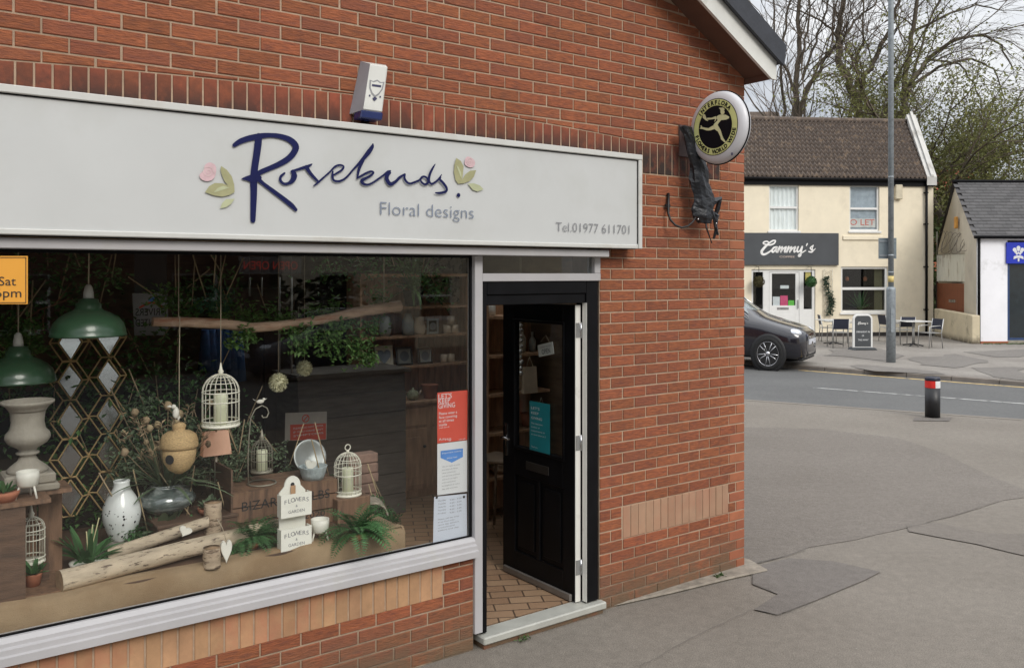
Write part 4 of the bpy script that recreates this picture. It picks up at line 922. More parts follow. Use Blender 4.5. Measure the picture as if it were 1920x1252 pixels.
b.build('stems', DRY, gb); f_.build('flower_heads', DRY, gb)
# twig bundle vase
tb, s9, d9, _ = item('twig_vase', 'conical vase made of pale bound twigs with green leaves', 'vase', 400, 930, BZ, d=None)
b = MB()
for k in range(18): a = 2*PI*k/18; b.tube([(.03*math.cos(a), .03*math.sin(a), 0), (.06*math.cos(a+.2), .06*math.sin(a+.2), .19)], .006, 5)
for zz, rr in ((.06, .043), (.14, .056)): b.tube([(rr*math.cos(2*PI*k/16), rr*math.sin(2*PI*k/16), zz) for k in range(17)], .005, 5, cap=False)
b.build('twigs', mat('pale_twig', (.36, .29, .21), .9, var=.2), tb); plant(tb, 34, .13, .035, SAGE, seed=12, z0=.17, base=.05, up=.1)
pl, _, _, _ = item('potted_plant', 'low succulent in a shallow terracotta pot on the dark box', 'plant', 393, 962, BZ, d=None)
MB().lathe([(.05, 0), (.064, .02), (.066, .035), (.058, .035), (0, .028)], 22).build('pot', TERRA, pl); plant(pl, 34, .07, .03, SAGE, seed=3, z0=.03, base=.03)
# wicker acorn on a string with a white dove
dA = .52; sW, zW = P(336, 845, dA)
ac = shop('wicker_acorn', 'hanging wicker acorn shaped nest pocket on a string', 'ornament', sW, dA, zW)
WICK = mat('wicker', (.55, .38, .19), .8, var=.3, vs=90, stretch=(1, 1, 2.5), bump=1.5, bs=75)
MB().lathe([(0, -.125), (.02, -.122), (.055, -.10), (.08, -.06), (.088, -.02), (.088, .02)], 28, fl=28, fa=.012).build('body', WICK, ac)
MB().lathe([(.088, .018), (.098, .022), (.1, .035), (.098, .06), (.088, .09), (.06, .108), (.03, .114), (.034, .13), (.036, .142), (.022, .155), (0, .158)], 28, fl=28, fa=.012).build('cap', WICK, ac)
b = MB(T(-.068, -.062, -.03) @ RZ(-.85)); b.disc(0, 0, 0, .026, 16); b.build('hole', INKB, ac)
MB().tube([(0, 0, .15), (0, 0, .5), (.004, 0, .74)], .0028, 5).build('string', STRING, ac)
s_d, z_d = P(331, 774, dA-.05); b = MB(); b.ball((0, 0, 0), .02, sc=(.9, .8, 1.6), jit=.4); b.ball((-.012, 0, .034), .013); b.add([(-.02, 0, .03), (-.05, .0, .038), (-.03, .0, .045)], [(0, 1, 2)]); b.add([(.0, 0, .02), (.03, .02, -.03), (.01, .0, -.045)], [(0, 1, 2)])
tag(b.build('dove_ornament', GREY, loc=W(s_d, dA-.04, z_d), rotz=PHI), 'little white dove ornament tied on the string above the wicker acorn', 'ornament')
# pink gift bag
s_b, z_b = P(405, 852, .80); b = MB(); b.add([(-.085, -.03, 0), (.085, -.03, 0), (.085, .03, 0), (-.085, .03, 0), (-.075, -.02, .14), (.068, -.02, .14), (.068, .02, .14), (-.075, .02, .14)], [(3, 2, 1, 0), (0, 1, 5, 4), (1, 2, 6, 5), (2, 3, 7, 6), (3, 0, 4, 7), (4, 5, 6, 7)])
gb2 = shop('table_lamp', 'small lamp with a glowing pink paper shade behind the hanging birdcage', 'lamp', s_b, .80, z_b); b.build('shade', mat('pink_paper', (.62, .40, .30), .7, var=.1, vs=9, emit=(1, .42, .2, .10)), gb2)
MB().tube([(0, 0, 0), (0, 0, -(z_b-BZ))], .01, 6).build('stem', RUST, gb2); MB().lathe([(.05, -(z_b-BZ)), (.05, -(z_b-BZ)+.012)], 16).build('foot', RUST, gb2)

# ferns
def fern(label, x, y, z, n, L, seed, d=None, box=None):
    t_, s, dd, _ = item('fern', label, 'fern', x, y, z); r_ = random.Random(seed); b = MB()
    for i in range(n):
        a = r_.uniform(-PI*1.02, .35) if i % 4 else r_.uniform(0, 2*PI); el = r_.uniform(.25, 1.25); l = L*r_.uniform(.65, 1.05); p = Vector((0, 0, .03)); d_ = Vector((math.cos(a)*math.cos(el), math.sin(a)*math.cos(el)*.6, math.sin(el))).normalized(); ns = 17
        for k in range(ns):
            q = p+d_*l/ns; side = d_.cross(Vector((0, 0, 1))); side = side.normalized() if side.length > 1e-3 else Vector((1, 0, 0))
            ll = l*.2*math.sin(PI*min(1, (k+2)/(ns+1)))**.7
            for sg_ in (-1, 1): b.leaf(p, side*sg_+d_*.35+Vector((0, 0, -.15)), d_.cross(side), ll, ll*.24, .1)
            p = q; d_.z -= 1.9/ns; d_.normalize()
    b.build('fronds', FERN, t_); MB().lathe([(.04, 0), (.055, .035), (.05, .035), (0, .03)], 16).build('pot', TERRA, t_); return t_
fern('bushy green fern between the birch logs and the white letter rack', 470, 1026, PZ, 40, .27, 21)
fern('bushy green fern hanging over the hessian edge right of the footed pot', 668, 1010, PZ, 48, .30, 22)
pl, _, _, _ = item('potted_plant', 'green strappy plant in a white oval dish behind the log end', 'plant', 166, 1068, PZ)
MB().lathe([(.05, 0), (.085, .03), (.092, .045), (.08, .045), (.0, .04)], 24).build('pot', GREY, pl); plant(pl, 34, .2, .028, FERN, seed=31, z0=.04, base=.05, droop=.8)
b = MB(); [b.tube([(.0, 0, .05), (-.01+.03*k, 0, .2+.03*k)], .003, 4) or b.ball((-.01+.03*k, 0, .2+.03*k), .014, jit=.4) for k in range(3)]; b.build('flower_buds', mat('cream_bud', (.55, .50, .28), .7), pl)
pl, _, _, _ = item('potted_plant', 'grey green leafy plant in a pale oval pot beside the speckled vase', 'plant', 305, 1016, PZ+.02)
MB().lathe([(.045, 0), (.075, .03), (.085, .06), (.075, .06), (.0, .05)], 24).build('pot', GREY, pl); plant(pl, 30, .19, .06, SAGE, seed=32, z0=.05, base=.04, droop=.9, up=.3)
# knitted arch, stacked slices
s_k, z_k = P(696, 972, .55); b = MB(); vs = []
for i in range(9):
    for k in range(17):
        a = PI*k/16; r = .085+.006*noise.noise(Vector((i, k, 0))); vs.append((r*math.cos(a)*1.0, -.09+.19*i/8, r*math.sin(a)*.9))
b.add(vs, [(i*17+k, i*17+k+1, (i+1)*17+k+1, (i+1)*17+k) for i in range(8) for k in range(16)], True)
kb = b.build('bark_tunnel', mat('knitted_wool', (.34, .30, .24), .95, var=.35, vs=40, bump=2, bs=70), loc=W(s_k, .55, PZ+.002), rotz=PHI-.35); tag(kb, 'knitted grey basket lying on its side near the right end of the display', 'basket')
md = kb.modifiers.new('t', 'SOLIDIFY'); md.thickness = .012
s_k = P(680, 925, .78)[0]; b = MB(); rr = random.Random(2)
st_ = shop('brick_stack', 'small stack of old bricks behind the standing birdcage', 'bricks', s_k, .82, PZ+.002)
for i in range(5): MB().bc((rr.uniform(-.01, .01), 0, .033+.066*i), (.215, .1, .062), RZ(rr.uniform(-.1, .1))).build('brick', mat('old_brick', (.28, .18, .14), .9, var=.3, vs=12, bump=.8, bs=30), st_, bevel=.006)

# hanging branch with ivy
dB = .62; px = [(286, 603), (350, 605), (420, 606), (470, 614), (520, 612), (570, 604), (620, 596), (680, 584), (750, 573)]
q = [q3(x, y, dB) for x, y in px]; o0 = q[0].copy()
hb = shop('hanging_branch', 'peeled tree branch hanging horizontally across the window with fresh leaves', 'branch', o0.x, dB, o0.z)
b = MB(); b.tube([p_-o0+Vector((0, 0, .004*math.sin(i*2))) for i, p_ in enumerate(q)], [.026, .028, .03, .03, .028, .028, .03, .034, .036], 12); b.build('wood', mat('driftwood', (.50, .35, .25), .8, var=.25, vs=10, stretch=(1, 6, 6), bump=.7, bs=25, col2=(.36, .16, .09), c2=(.5, .65), c2s=4), hb)
b = MB()
for x in (335, 720): a = q3(x, 600 if x < 500 else 578, dB)-o0; b.tube([a, a+Vector((0, 0, 2.58-o0.z-a.z))], .003, 5)
b.build('rope', STRING, hb)
def leafy(b, c, rad, n, sz, r_, dens=1.0):
    for i in range(n):
        v = Vector((r_.gauss(0, 1), r_.gauss(0, .6), r_.gauss(0, .8)))*rad*.5; d_ = Vector((r_.uniform(-1, 1), r_.uniform(-1, .3), r_.uniform(-.8, .6)))
        b.leaf(c+v, d_, (0, 0, 1), sz*r_.uniform(.6, 1.2), sz*.6*r_.uniform(.7, 1.1))
r_ = random.Random(40); b = MB(); tw = MB()
for (x, y, rad, n) in ((452, 588, .05, 26), (460, 625, .07, 60), (440, 640, .06, 26), (530, 600, .07, 40), (560, 625, .10, 80), (590, 585, .07, 50), (625, 575, .06, 34), (615, 640, .12, 90), (650, 600, .07, 40), (665, 650, .12, 110), (690, 670, .07, 50), (705, 575, .07, 46), (712, 555, .07, 34), (560, 650, .07, 26), (630, 615, .08, 46), (410, 590, .06, 26), (700, 610, .08, 40), (480, 600, .06, 30)):
    c = q3(x, y, dB+(.05 if y < 612 else -.03))-o0; leafy(b, c, rad, int(n*2.0), .04, r_); tw.tube([c+Vector((0, .03, (600-y)*-.0008)), c], .002, 4)
    tw.tube([c, c+Vector((r_.uniform(-.08, .08), 0, r_.uniform(-.05, .08)))], .0016, 4)
b.build('leaves', IVY, hb); tw.build('twigs', DRY, hb)
# pompoms
def pom(label, x, y, r, d):
    s, z = P(x, y, d); t_ = shop('paper_pompom', label, 'pompom', s, d, z, rz=0); r_ = random.Random(x); b = MB(); b.ball((0, 0, 0), r*.75, 12, 8)
    for i in range(260):
        v = Vector((r_.gauss(0, 1), r_.gauss(0, 1), r_.gauss(0, 1))).normalized(); b.leaf(v*r*.6, v+Vector((r_.uniform(-.3, .3),)*3), (0, 0, 1), r*.42, r*.2)
    b.build('petals', mat('cream_petal', (.55, .53, .36), .8, island=.12), t_); MB().tube([(0, 0, r), (0, 0, 2.58-z)], .0018, 4).build('cord', STRING, t_)
pom('cream paper pompom flower hanging lower beside the hook lantern', 522, 717, .062, .72); pom('cream paper pompom flower hanging higher and further right', 571, 690, .055, .82)

# pendant lamps
def lamp(label, x, y, d):
    s, z = P(x, y, d); t_ = shop('pendant_lamp', label, 'lamp', s, d, z, 'green enamel lamps hanging in the window')
    MB().lathe([(.178, 0), (.182, .006), (.178, .012), (.176, .03), (.165, .065), (.14, .095), (.105, .118), (.07, .132), (.06, .145), (.06, .165), (.048, .172), (.048, .185), (.03, .192), (.0, .193)], 40).build('shade', GREEN, t_)
    MB().lathe([(.176, .003), (.160, .06), (.1, .112), (0, .13)], 32).build('shade_lining', mat('lamp_white', (.6, .6, .56), .5), t_)
    MB().lathe([(.026, .19), (.024, .22), (.018, .25), (.008, .262), (0, .262)], 16).build('lamp_cap', mat('lamp_white', (.6, .6, .56), .5), t_)
    MB().tube([(0, 0, .26), (.002, 0, .4), (0, 0, 2.58-z)], .0035, 6).build('cord', STRING, t_)
lamp('green enamel pendant lamp hanging in front of the brass mirror lattice', 166, 630, .42)
lamp('lower green enamel pendant lamp hanging above the stone urn', 34, 717, .80)

# brass mirror lattice
DM = 1.12; ml = shop('mirror_lattice', 'brass geometric wall mirror of diamond panes behind the green lamp', 'mirror', P(170, 790, DM)[0], DM, P(170, 790, DM)[1])
O = q3(170, 790, DM); lt = MB()
for ci, (cx, ys) in enumerate(((132, (642, 714, 788, 860, 933)), (204, (634, 706, 778, 850, 920)))):
    for y in ys:
        c = q3(cx, y, DM)-O; hw_, hh_ = .064, .104; hx, hy = .104, .113
        b = MB(); b.add([(c.x-hw_*.86, .004, c.z), (c.x, -.0155, c.z-hh_*.88), (c.x+hw_*.86, .004, c.z), (c.x, .0235, c.z+hh_*.88)], [(0, 1, 2, 3)]); b.build('mirror_pane', MIRR, ml)
        def sq(a, c_): lt.tube([a, c_], .0042, 4, smooth=False)
        dm = [(c.x-hw_, 0, c.z), (c.x, 0, c.z-hh_), (c.x+hw_, 0, c.z), (c.x, 0, c.z+hh_)]
        for k in range(4): sq(dm[k], dm[(k+1) % 4])
        hx_ = [(c.x-hx, .03, c.z), (c.x-.034, .03, c.z-hy), (c.x+.034, .03, c.z-hy), (c.x+hx, .03, c.z), (c.x+.034, .03, c.z+hy), (c.x-.034, .03, c.z+hy)]
        for k in range(6): sq(hx_[k], hx_[(k+1) % 6])
        sq(dm[0], hx_[0]); sq(dm[2], hx_[3])
lt.build('brass_frame', GOLD, ml)

# greenery backdrop on the left
def bush(label, pts, n, sz, m, seed, d=1.35, name='trailing_plant'):
    c0 = q3(pts[0][0], pts[0][1], d); t_ = shop(name, label, 'plant', c0.x, d, c0.z); r_ = random.Random(seed); b = MB(); st = MB()
    for (x, y, rad) in pts:
        c = q3(x, y, d)-c0; leafy(b, c, rad, int(n*rad*10), sz, r_); st.tube([c, c+Vector((r_.uniform(-.2, .2), .05, r_.uniform(.1, .4)))], .004, 4)
    b.build('leaves', m, t_); st.build('stems', DRY, t_); return t_
bush('dark trailing greenery on the back panel behind the stone urn', [(20, 600, .28), (70, 640, .25), (110, 560, .22), (40, 700, .3), (100, 720, .3), (20, 790, .3), (100, 820, .3), (60, 900, .25), (90, 500, .15)], 42, .05, DKG, 51, 1.3)
bush('dark trailing greenery on the back panel behind the brass mirrors', [(180, 600, .2), (200, 720, .3), (150, 760, .3), (170, 860, .3), (200, 940, .3), (150, 960, .25), (240, 760, .28), (250, 860, .25), (150, 700, .2)], 42, .05, DKG, 52, 1.3)
bush('dark trailing greenery behind the dried flowers', [(280, 700, .28), (300, 780, .3), (330, 720, .25), (350, 830, .25), (290, 860, .28), (390, 740, .2), (380, 820, .2), (300, 640, .16), (260, 650, .2)], 40, .045, DKG, 53, 1.35)
bush('bright green ivy sprig trailing over the lower green lamp', [(18, 620, .10), (35, 640, .10), (10, 655, .12), (55, 650, .08), (45, 615, .07)], 110, .034, IVY, 54, .95)
bush('faint green sprig hanging left of the leafy branch', [(405, 560, .07), (390, 570, .06), (415, 575, .05), (400, 545, .04)], 130, .035, mat('blue_green_leaf', (.06, .15, .08), .6, island=.3), 55, .7)
bush('small flowering plants along the back of the lettered crate', [(440, 830, .1), (470, 840, .1), (520, 850, .08), (540, 880, .06), (460, 800, .07)], 120, .03, SAGE, 56, 1.0, name='flowering_plant')
bp = MB(); bp.box(-1.35, 1.1, 0, .03, 0, 1.5); 
tag(bp.build('back_panel', mat('back_panel_dark', (.03, .022, .016), .9), loc=W(-4.9, 1.5, .085), rotz=PHI), 'dark low panel closing the back of the window display', 'panel')
bush('leafy vine trailing along the window head above the branch', [(150, 500, .12), (210, 520, .10), (350, 540, .12), (420, 520, .12), (620, 510, .16), (680, 500, .16), (740, 500, .18), (790, 520, .16), (820, 540, .14)], 60, .042, DKG, 57, .9)
bush('trailing ivy hanging left of the leafy branch beside the paper poster', [(330, 560, .10), (360, 580, .09), (300, 560, .08), (430, 575, .10), (500, 585, .10)], 110, .036, IVY, 62, .75)
bush('low mossy greenery tucked behind the birch logs', [(250, 1000, .07), (280, 1010, .06), (370, 985, .08), (430, 985, .08), (345, 1000, .06)], 170, .028, FERN, 63, .62)
bush('leafy sprigs filling the space left of the hook lantern', [(440, 900, .08), (420, 880, .08), (450, 860, .07), (430, 930, .07)], 150, .03, SAGE, 64, .8)
bush('small green sprigs beside the standing birdcage and basket', [(620, 905, .05), (610, 925, .05), (700, 940, .06), (720, 965, .07), (735, 975, .05)], 170, .028, FERN, 65, .62)
bush('loose leafy stems around the dried flowers', [(250, 820, .16), (290, 880, .12), (240, 880, .12), (380, 870, .10), (350, 800, .10), (270, 760, .12)], 90, .04, SAGE, 58, .95)
r_ = random.Random(9); b = MB(); base = q3(8, 590, 1.0)
b.tube([q3(42, 604, 1.0), q3(75, 580, 1.0), q3(100, 572, 1.0), q3(130, 560, 1.0)], .004, 5); b.tube([q3(85, 577, 1.0), q3(80, 600, 1.0), q3(82, 625, 1.0)], .003, 5); b.tube([q3(100, 572, 1.0), q3(120, 550, 1.0), q3(132, 530, 1.0)], .003, 5)
tag(b.build('bare_twig', mat('twig_red', (.16, .08, .045), .8), loc=W(0, 0, 0), rotz=PHI), 'bare curved brown twig reaching left of the green lamp', 'twig')

# tubes hanging behind
for (x, y0, y1, lab) in ((468, 520, 555, 'short pale hanging chime tube, leftmost of the four'), (491, 520, 555, 'short pale hanging chime tube, second from the left'), (524, 520, 700, 'long pale hanging chime tube left of the pair'), (547, 520, 700, 'long pale hanging chime tube right of the pair')):
    s, za = P(x, y0, 1.6); zb = P(x, y1, 1.6)[1]; b = MB(); b.tube([(0, 0, za-2.598), (0, 0, zb-2.598)], .007, 8); b.tube([(0, 0, 0), (0, 0, za-2.598)], .0015, 4)
    tag(b.build('chime_tube', mat('pale_tube', (.25, .25, .24), .4, metal=.4), loc=W(s, 1.6, 2.598), rotz=PHI), lab, 'chime')
# ================================================================ notices on the glass
RED = mat('poster_red', (.60, .075, .045), .5, var=.03); BLUE = mat('notice_blue', (.09, .25, .62), .5)
def quadsheet(name, px, m, label, cat, d=.044, th=.0008, parent=None):
    c = [q3(x, y, d) for x, y in px]; o = c[0]
    t_ = shop(name, label, cat, o.x, o.y, o.z); b = MB(); b.prism([(p_.x-o.x, p_.z-o.z) for p_ in c], 0, th); b.build('sheet', m, t_); return t_, o
def tl(mb, o, body, x0, x1, yb, cap, d=.044, off=-.0006, sk=None):
    a, z0 = P(x0, yb, d); c, _ = P(x1, yb, d); _, z2 = P(x0, yb-cap, d)
    fit(mb, body, a-o.x, c-o.x, z0-o.z, z2-z0, off)
    return mb
t_, o = quadsheet('red_poster', [(820, 831), (876, 824), (877, 731), (820, 736)], RED, 'red poster with white capitals taped inside the window by the door', 'poster')
b = MB(); tl(b, o, "LET'S", 822, 847, 748, 9); tl(b, o, 'KEEP', 822, 844, 756.5, 9); tl(b, o, 'GIVING', 822, 853, 766, 9); b.build('title', PAPER, t_)
b = MB()
for i, (w_, tx) in enumerate(((857, 'Please wear a'), (857, 'face covering'), (851, 'at all times'), (838, 'inside'))): tl(b, o, tx, 823, w_, 778+i*7, 5)
tl(b, o, 'thank you all', 823, 842, 803, 2.2); b.build('message', PAPER, t_)
b = MB(); [tl(b, o, c_, 823+i*6, 828+i*6, 825.5, 4) for i, c_ in enumerate('AWH@')]; tl(b, o, 'stay safe', 860, 873, 824.5, 2); b.build('footer', PAPER, t_)
t_, o = quadsheet('printed_notice', [(820, 928), (876, 921), (876, 825), (820, 832)], PAPER, 'white printed notice with a blue arrow banner below the red poster', 'notice', d=.045)
b = MB(); c = [q3(x, y, .045)-o for x, y in [(826, 858), (847, 867), (868, 856), (868, 840), (826, 845)]]; b.add([(p_.x, -.0005, p_.z) for p_ in c], [tuple(range(5))]); b.build('blue_banner', BLUE, t_)
b = MB(); tl(b, o, 'Important notice', 829, 865, 851, 3, off=-.0009); tl(b, o, 'please read', 838, 857, 860, 3, off=-.0009); b.build('banner_lettering', PAPER, t_)
b = MB()
for i, tx in enumerate(('We are open as usual', 'please keep a safe distance', 'only two customers inside', 'card payments preferred', 'thank you for your support', 'orders can be placed', 'by telephone or online', 'stay safe everyone')): tl(b, o, tx, 829, 862-(i % 3)*4, 876+i*6, 2.2)
b.build('printed_text', INK, t_)
t_, o = quadsheet('opening_hours', [(812, 1018), (876, 1004), (875, 925), (814, 931)], mat('paper_bluish', (.58, .62, .70), .6, var=.02), 'bluish white opening hours sheet held by two black suckers low on the glass', 'notice', d=.043)
b = MB()
for i, (dn_, hr) in enumerate((('Monday', '9.00 - 5.00'), ('Tuesday', '9.00 - 5.00'), ('Wednesday', '9.00 - 5.00'), ('Thursday', '9.00 - 5.00'), ('Friday', '9.00 - 5.00'))): tl(b, o, dn_, 821, 836, 940+i*6.0, 2.6); tl(b, o, hr, 843, 865, 938+i*6.0, 2.6)
for i, tx in enumerate(('Please call the shop', 'for out of hours orders', 'same day delivery', 'on local orders placed', 'before mid day')): tl(b, o, tx, 821, 860-(i % 2)*8, 975+i*5.2, 2.4)
b.build('printed_text', INK, t_)
for x, y in ((819, 932), (870, 931)):
    c = q3(x, y, .0415)-o; b = MB(T(c.x, 0, c.z) @ RX(PI/2)); b.lathe([(.008, -.002), (.008, .002), (.003, .006)], 12); b.build('sucker', INKB, t_)

# signs on the door glass (hung inside)
def doorpx(x, y, sdoor=-1.709):
    r = ray(x, y); n0 = sdoor-(-C0.dot(DV)); tt = n0/r.dot(DV); p_ = r*tt; return (p_-C0).dot(IN), p_.z+H
dsn = thing('open_sign', 'tilted pale grey OPEN sign hung on the glass of the black door', 'sign', W(-1.697, doorpx(1023, 655, -1.697)[0], doorpx(1023, 655, -1.697)[1]), PHI-PI/2)
b = MB(RY(R(-12))); b.box(-.085, .085, .0, .004, -.042, .042); b.build('board', mat('sign_stone', (.42, .44, .41), .6), dsn)
b = MB(RY(R(-12))); fit(b, 'OPEN', -.045, .05, -.03, .034, -.0015); b.build('open_lettering', INKB, dsn)
b = MB(RY(R(-12))); fit(b, 'COME IN WE ARE', -.06, .062, .014, .013, -.0015); b.build('small_lettering', INK, dsn)
b = MB(); b.tube([(-.06, .002, .05), (0, .002, .10), (.06, .002, .03)], .001, 4); b.build('string', STRING, dsn)
TEAL = mat('poster_teal', (.012, .20, .23), .5)
c0, c1_d = doorpx(993, 842, -1.697), doorpx(1031, 758, -1.697)
dp = thing('teal_poster', 'teal poster with white capitals fixed to the glass of the black door', 'poster', W(-1.697, c0[0], c0[1]), PHI-PI/2)
wd2 = c0[0]-c1_d[0]; hd = c1_d[1]-c0[1]
b = MB(); b.box(0, wd2, 0, .001, 0, hd); b.build('sheet', TEAL, dp)
b = MB(); fit(b, "LET'S", .02, wd2*.5, hd*.84, .017, -.001); fit(b, 'KEEP', .02, wd2*.45, hd*.74, .017, -.001); fit(b, 'GIVING', .02, wd2*.62, hd*.64, .017, -.001); b.build('title', PAPER, dp)
b = MB(); [fit(b, tx, .02, wd2*q, hd*(.54-.075*i), .010, -.001) for i, (tx, q) in enumerate((('The maximum', .65), ('number of', .5), ('customers in', .75), ('at one time is 2', .8)))]; fit(b, 'Thank you', .02, wd2*.4, hd*.06, .01, -.001); b.build('message', PAPER, dp)

# ================================================================ dresser against the back
DRW = mat('dresser_wood', (.50, .31, .19), .6, var=.3, vs=4, stretch=(6, 6, 1), bump=.4, bs=25)
DD = 3.1; sL, _ = P(697, 700, DD); sRr = P(882, 700, DD)[0]
FZ = .085
dr = shop('welsh_dresser', 'brown wooden dresser with shelves above cupboards at the back of the shop', 'dresser', sL, DD, FZ)
WD = 1.30; ztop_c = P(780, 752, DD)[1]-FZ; zs1 = P(780, 690, DD)[1]-FZ; zs2 = P(780, 632, DD)[1]-FZ; zs3 = P(780, 576, DD)[1]-FZ
b = MB(); b.box(0, WD, .0, .5, .08, ztop_c-.03); b.box(.02, WD-.02, .02, .5, 0, .08); b.build('carcass', DRW, dr)
b = MB(); b.box(-.03, WD+.03, -.03, .5, ztop_c-.03, ztop_c); b.build('worktop', DRW, dr, bevel=.004)
for zz in (zs1, zs2, zs3): b = MB(); b.box(0, WD, .2, .5, zz-.022, zz); b.build('shelf', DRW, dr)
b = MB(); b.box(-.02, 0, .2, .5, ztop_c, zs3+.3); b.box(WD, WD+.02, .2, .5, ztop_c, zs3+.3); b.box(-.02, WD+.02, .19, .5, zs3+.3, zs3+.33); b.build('side_panel', DRW, dr)
b = MB(); 
for i in range(13): b.box(.1*i+.002, .1*i+.098, .485, .5, ztop_c, zs3+.3)
b.build('back_boards', DRW, dr)
for i in range(2):
    x0 = .05+i*.62; b = MB(); b.box(x0, x0+.56, -.012, -.001, ztop_c-.24, ztop_c-.06); dw = b.build('drawer', DRW, dr, bevel=.004)
    b = MB(); b.ball((x0+.28, -.03, ztop_c-.15), .018); b.build('knob', INKB, dw)
    b = MB(); b.box(x0, x0+.56, -.010, -.001, .12, ztop_c-.27); b.box(x0+.08, x0+.48, -.016, -.0101, .20, ztop_c-.35); dw = b.build('cupboard_door', DRW, dr, bevel=.006)
    b = MB(); b.ball((x0+.52, -.03, .5), .016); b.build('knob', INKB, dw)
def on(name, label, cat, px, zz, dd=.3, prof=None, m=GREY, group=None, handle=False, sc=1.0, part='body'):
    s = P(px, 650, DD+dd)[0]; t_ = shop(name, label, cat, s, DD+dd, FZ+zz+.001, group)
    MB().lathe([(r*sc, z*sc) for r, z in prof], 20).build(part, m, t_)
    if handle: rmax = max(r for r, z in prof)*sc; hh = prof[-1][1]*sc if handle is True else handle; MB().tube([(rmax*.9, 0, hh*.8), (rmax*1.45, 0, hh*.75), (rmax*1.5, 0, hh*.4), (rmax*.9, 0, hh*.25)], .006*sc, 6).build('handle', m, t_)
    return t_
MUG = [(.035, 0), (.042, .005), (.043, .09), (.04, .09), (.037, .02), (0, .015)]; JUG = [(.05, 0), (.065, .03), (.068, .07), (.05, .14), (.048, .17), (.055, .19), (.048, .19), (.04, .14)]
CR2 = mat('cream_china', (.72, .60, .46), .4); GZ = mat('grey_china', (.42, .45, .43), .3)
on('jug', 'floral jug with a handle on the upper dresser shelf', 'jug', 786, zs2, prof=JUG, m=CR2, handle=.16, sc=.95)
on('vase', 'pale grey green vase on the upper dresser shelf left of the jug', 'vase', 765, zs2, prof=[(.06, 0), (.065, .05), (.06, .14), (.035, .2), (.03, .22), (.02, .22)], m=GZ)
on('vase', 'dark vase at the left end of the upper dresser shelf', 'vase', 722, zs2, prof=[(.05, 0), (.06, .06), (.05, .18), (.03, .2), (.02, .2)], m=GZ)
for px_, z_, lb in ((838, zs2, 'cream mug, left of the pair under the top mug on the upper shelf'), (852, zs2, 'cream mug, right of the pair under the top mug on the upper shelf'), (845, zs2+.093, 'cream mug stacked on top of two others on the upper shelf'), (832, zs1, 'cream mug without visible handle on the lower dresser shelf'), (845, zs1, 'cream mug with its handle to the right on the lower dresser shelf')):
    on('mug', lb, 'mug', px_, z_, prof=MUG, m=CR2, handle=True, group='mugs on the dresser', sc=.95)
def frame(label, px, zz, w_, h_, m, m2, heartf=False, dd=.28, tilt=-.15):
    s = P(px, 650, DD+dd)[0]; t_ = shop('photo_frame', label, 'photo frame', s, DD+dd, FZ+zz+.001, 'photo frames on the dresser'); M = RX(tilt)
    b = MB(M); bw = .022 if not heartf else .03
    for (x0, x1, z0, z1) in ((-w_/2, w_/2, 0, bw), (-w_/2, w_/2, h_-bw, h_), (-w_/2, -w_/2+bw, bw, h_-bw), (w_/2-bw, w_/2, bw, h_-bw)): b.box(x0, x1, 0, .015, z0, z1)
    b.build('frame', m, t_, bevel=.003)
    b = MB(M); b.box(-w_/2+bw, w_/2-bw, .006, .014, bw, h_-bw); b.build('mount', m2, t_); b = MB(M)
    if heartf:
        pts = []
        for k in range(24): a = 2*PI*k/24; pts.append((16*math.sin(a)**3/34*w_*.85, h_/2+(13*math.cos(a)-5*math.cos(2*a)-2*math.cos(3*a)-math.cos(4*a))/30*h_*.72))
        b.prism(pts, .001, .0055); b.build('heart_opening', mat('sky_print', (.35, .42, .52), .3), t_)
    else: b.disc(0, .005, h_/2, w_*.28, 20); b.build('picture', mat('print_grey', (.22, .25, .28), .3), t_)
frame('white heart shaped photo frame leaning at the left of the lower shelf', 722, zs1, .20, .215, CREAM, CREAM, True)
frame('ornate dark silver photo frame in the middle of the lower shelf', 760, zs1, .19, .19, mat('silver_dark', (.2, .2, .2), .35, metal=.7), GZ)
frame('bright silver square photo frame right of the middle on the lower shelf', 799, zs1, .17, .17, CHROME, GZ)
frame('grey box photo frame on the upper shelf right of the jug', 812, zs2, .14, .16, GZ, INKB, tilt=0)
def wt(name, label, cat, px, prof, m, sc=1.0, part='body'): return on(name, label, cat, px, ztop_c, .1, prof, m, sc=sc, part=part)
tp = wt('teapot', 'small patterned teapot on the dresser worktop', 'teapot', 774, [(.04, 0), (.06, .02), (.065, .05), (.05, .085), (.03, .095), (.012, .1), (.012, .12), (0, .125)], mat('teapot_glaze', (.36, .38, .24), .3, var=.5, vs=30))
MB().tube([(-.055, 0, .03), (-.09, 0, .05), (-.085, 0, .08), (-.05, 0, .08)], .006, 6).build('handle', CR2, tp); MB().tube([(.055, 0, .04), (.08, 0, .06), (.095, 0, .09)], [.012, .009, .006], 6).build('spout', CR2, tp)
wt('candlestick', 'gold candlestick figure on the dresser worktop', 'candlestick', 751, [(.045, 0), (.04, .015), (.015, .03), (.02, .06), (.012, .1), (.022, .13), (.014, .15), (.03, .17), (.03, .18), (0, .18)], mat('gold', (.6, .42, .2), .3, metal=.9), sc=1.1)
wt('flower_pot', 'brown flower pot on the dresser worktop', 'pot', 806, [(.06, 0), (.085, .13), (.09, .14), (.075, .14), (0, .1)], TERRA)
# tall plant on top of the dresser
s = P(775, 560, DD+.3)[0]; t_ = shop('palm_plant', 'dark spiky palm plant above the dresser shelves', 'plant', s, DD+.3, FZ+zs3+.001); MB().lathe([(.08, 0), (.11, .16), (.1, .16), (0, .14)], 18).build('pot', INKB, t_); plant(t_, 70, .55, .03, DKG, seed=77, z0=.15, base=.05, droop=1.2, up=-.1, segs=4)
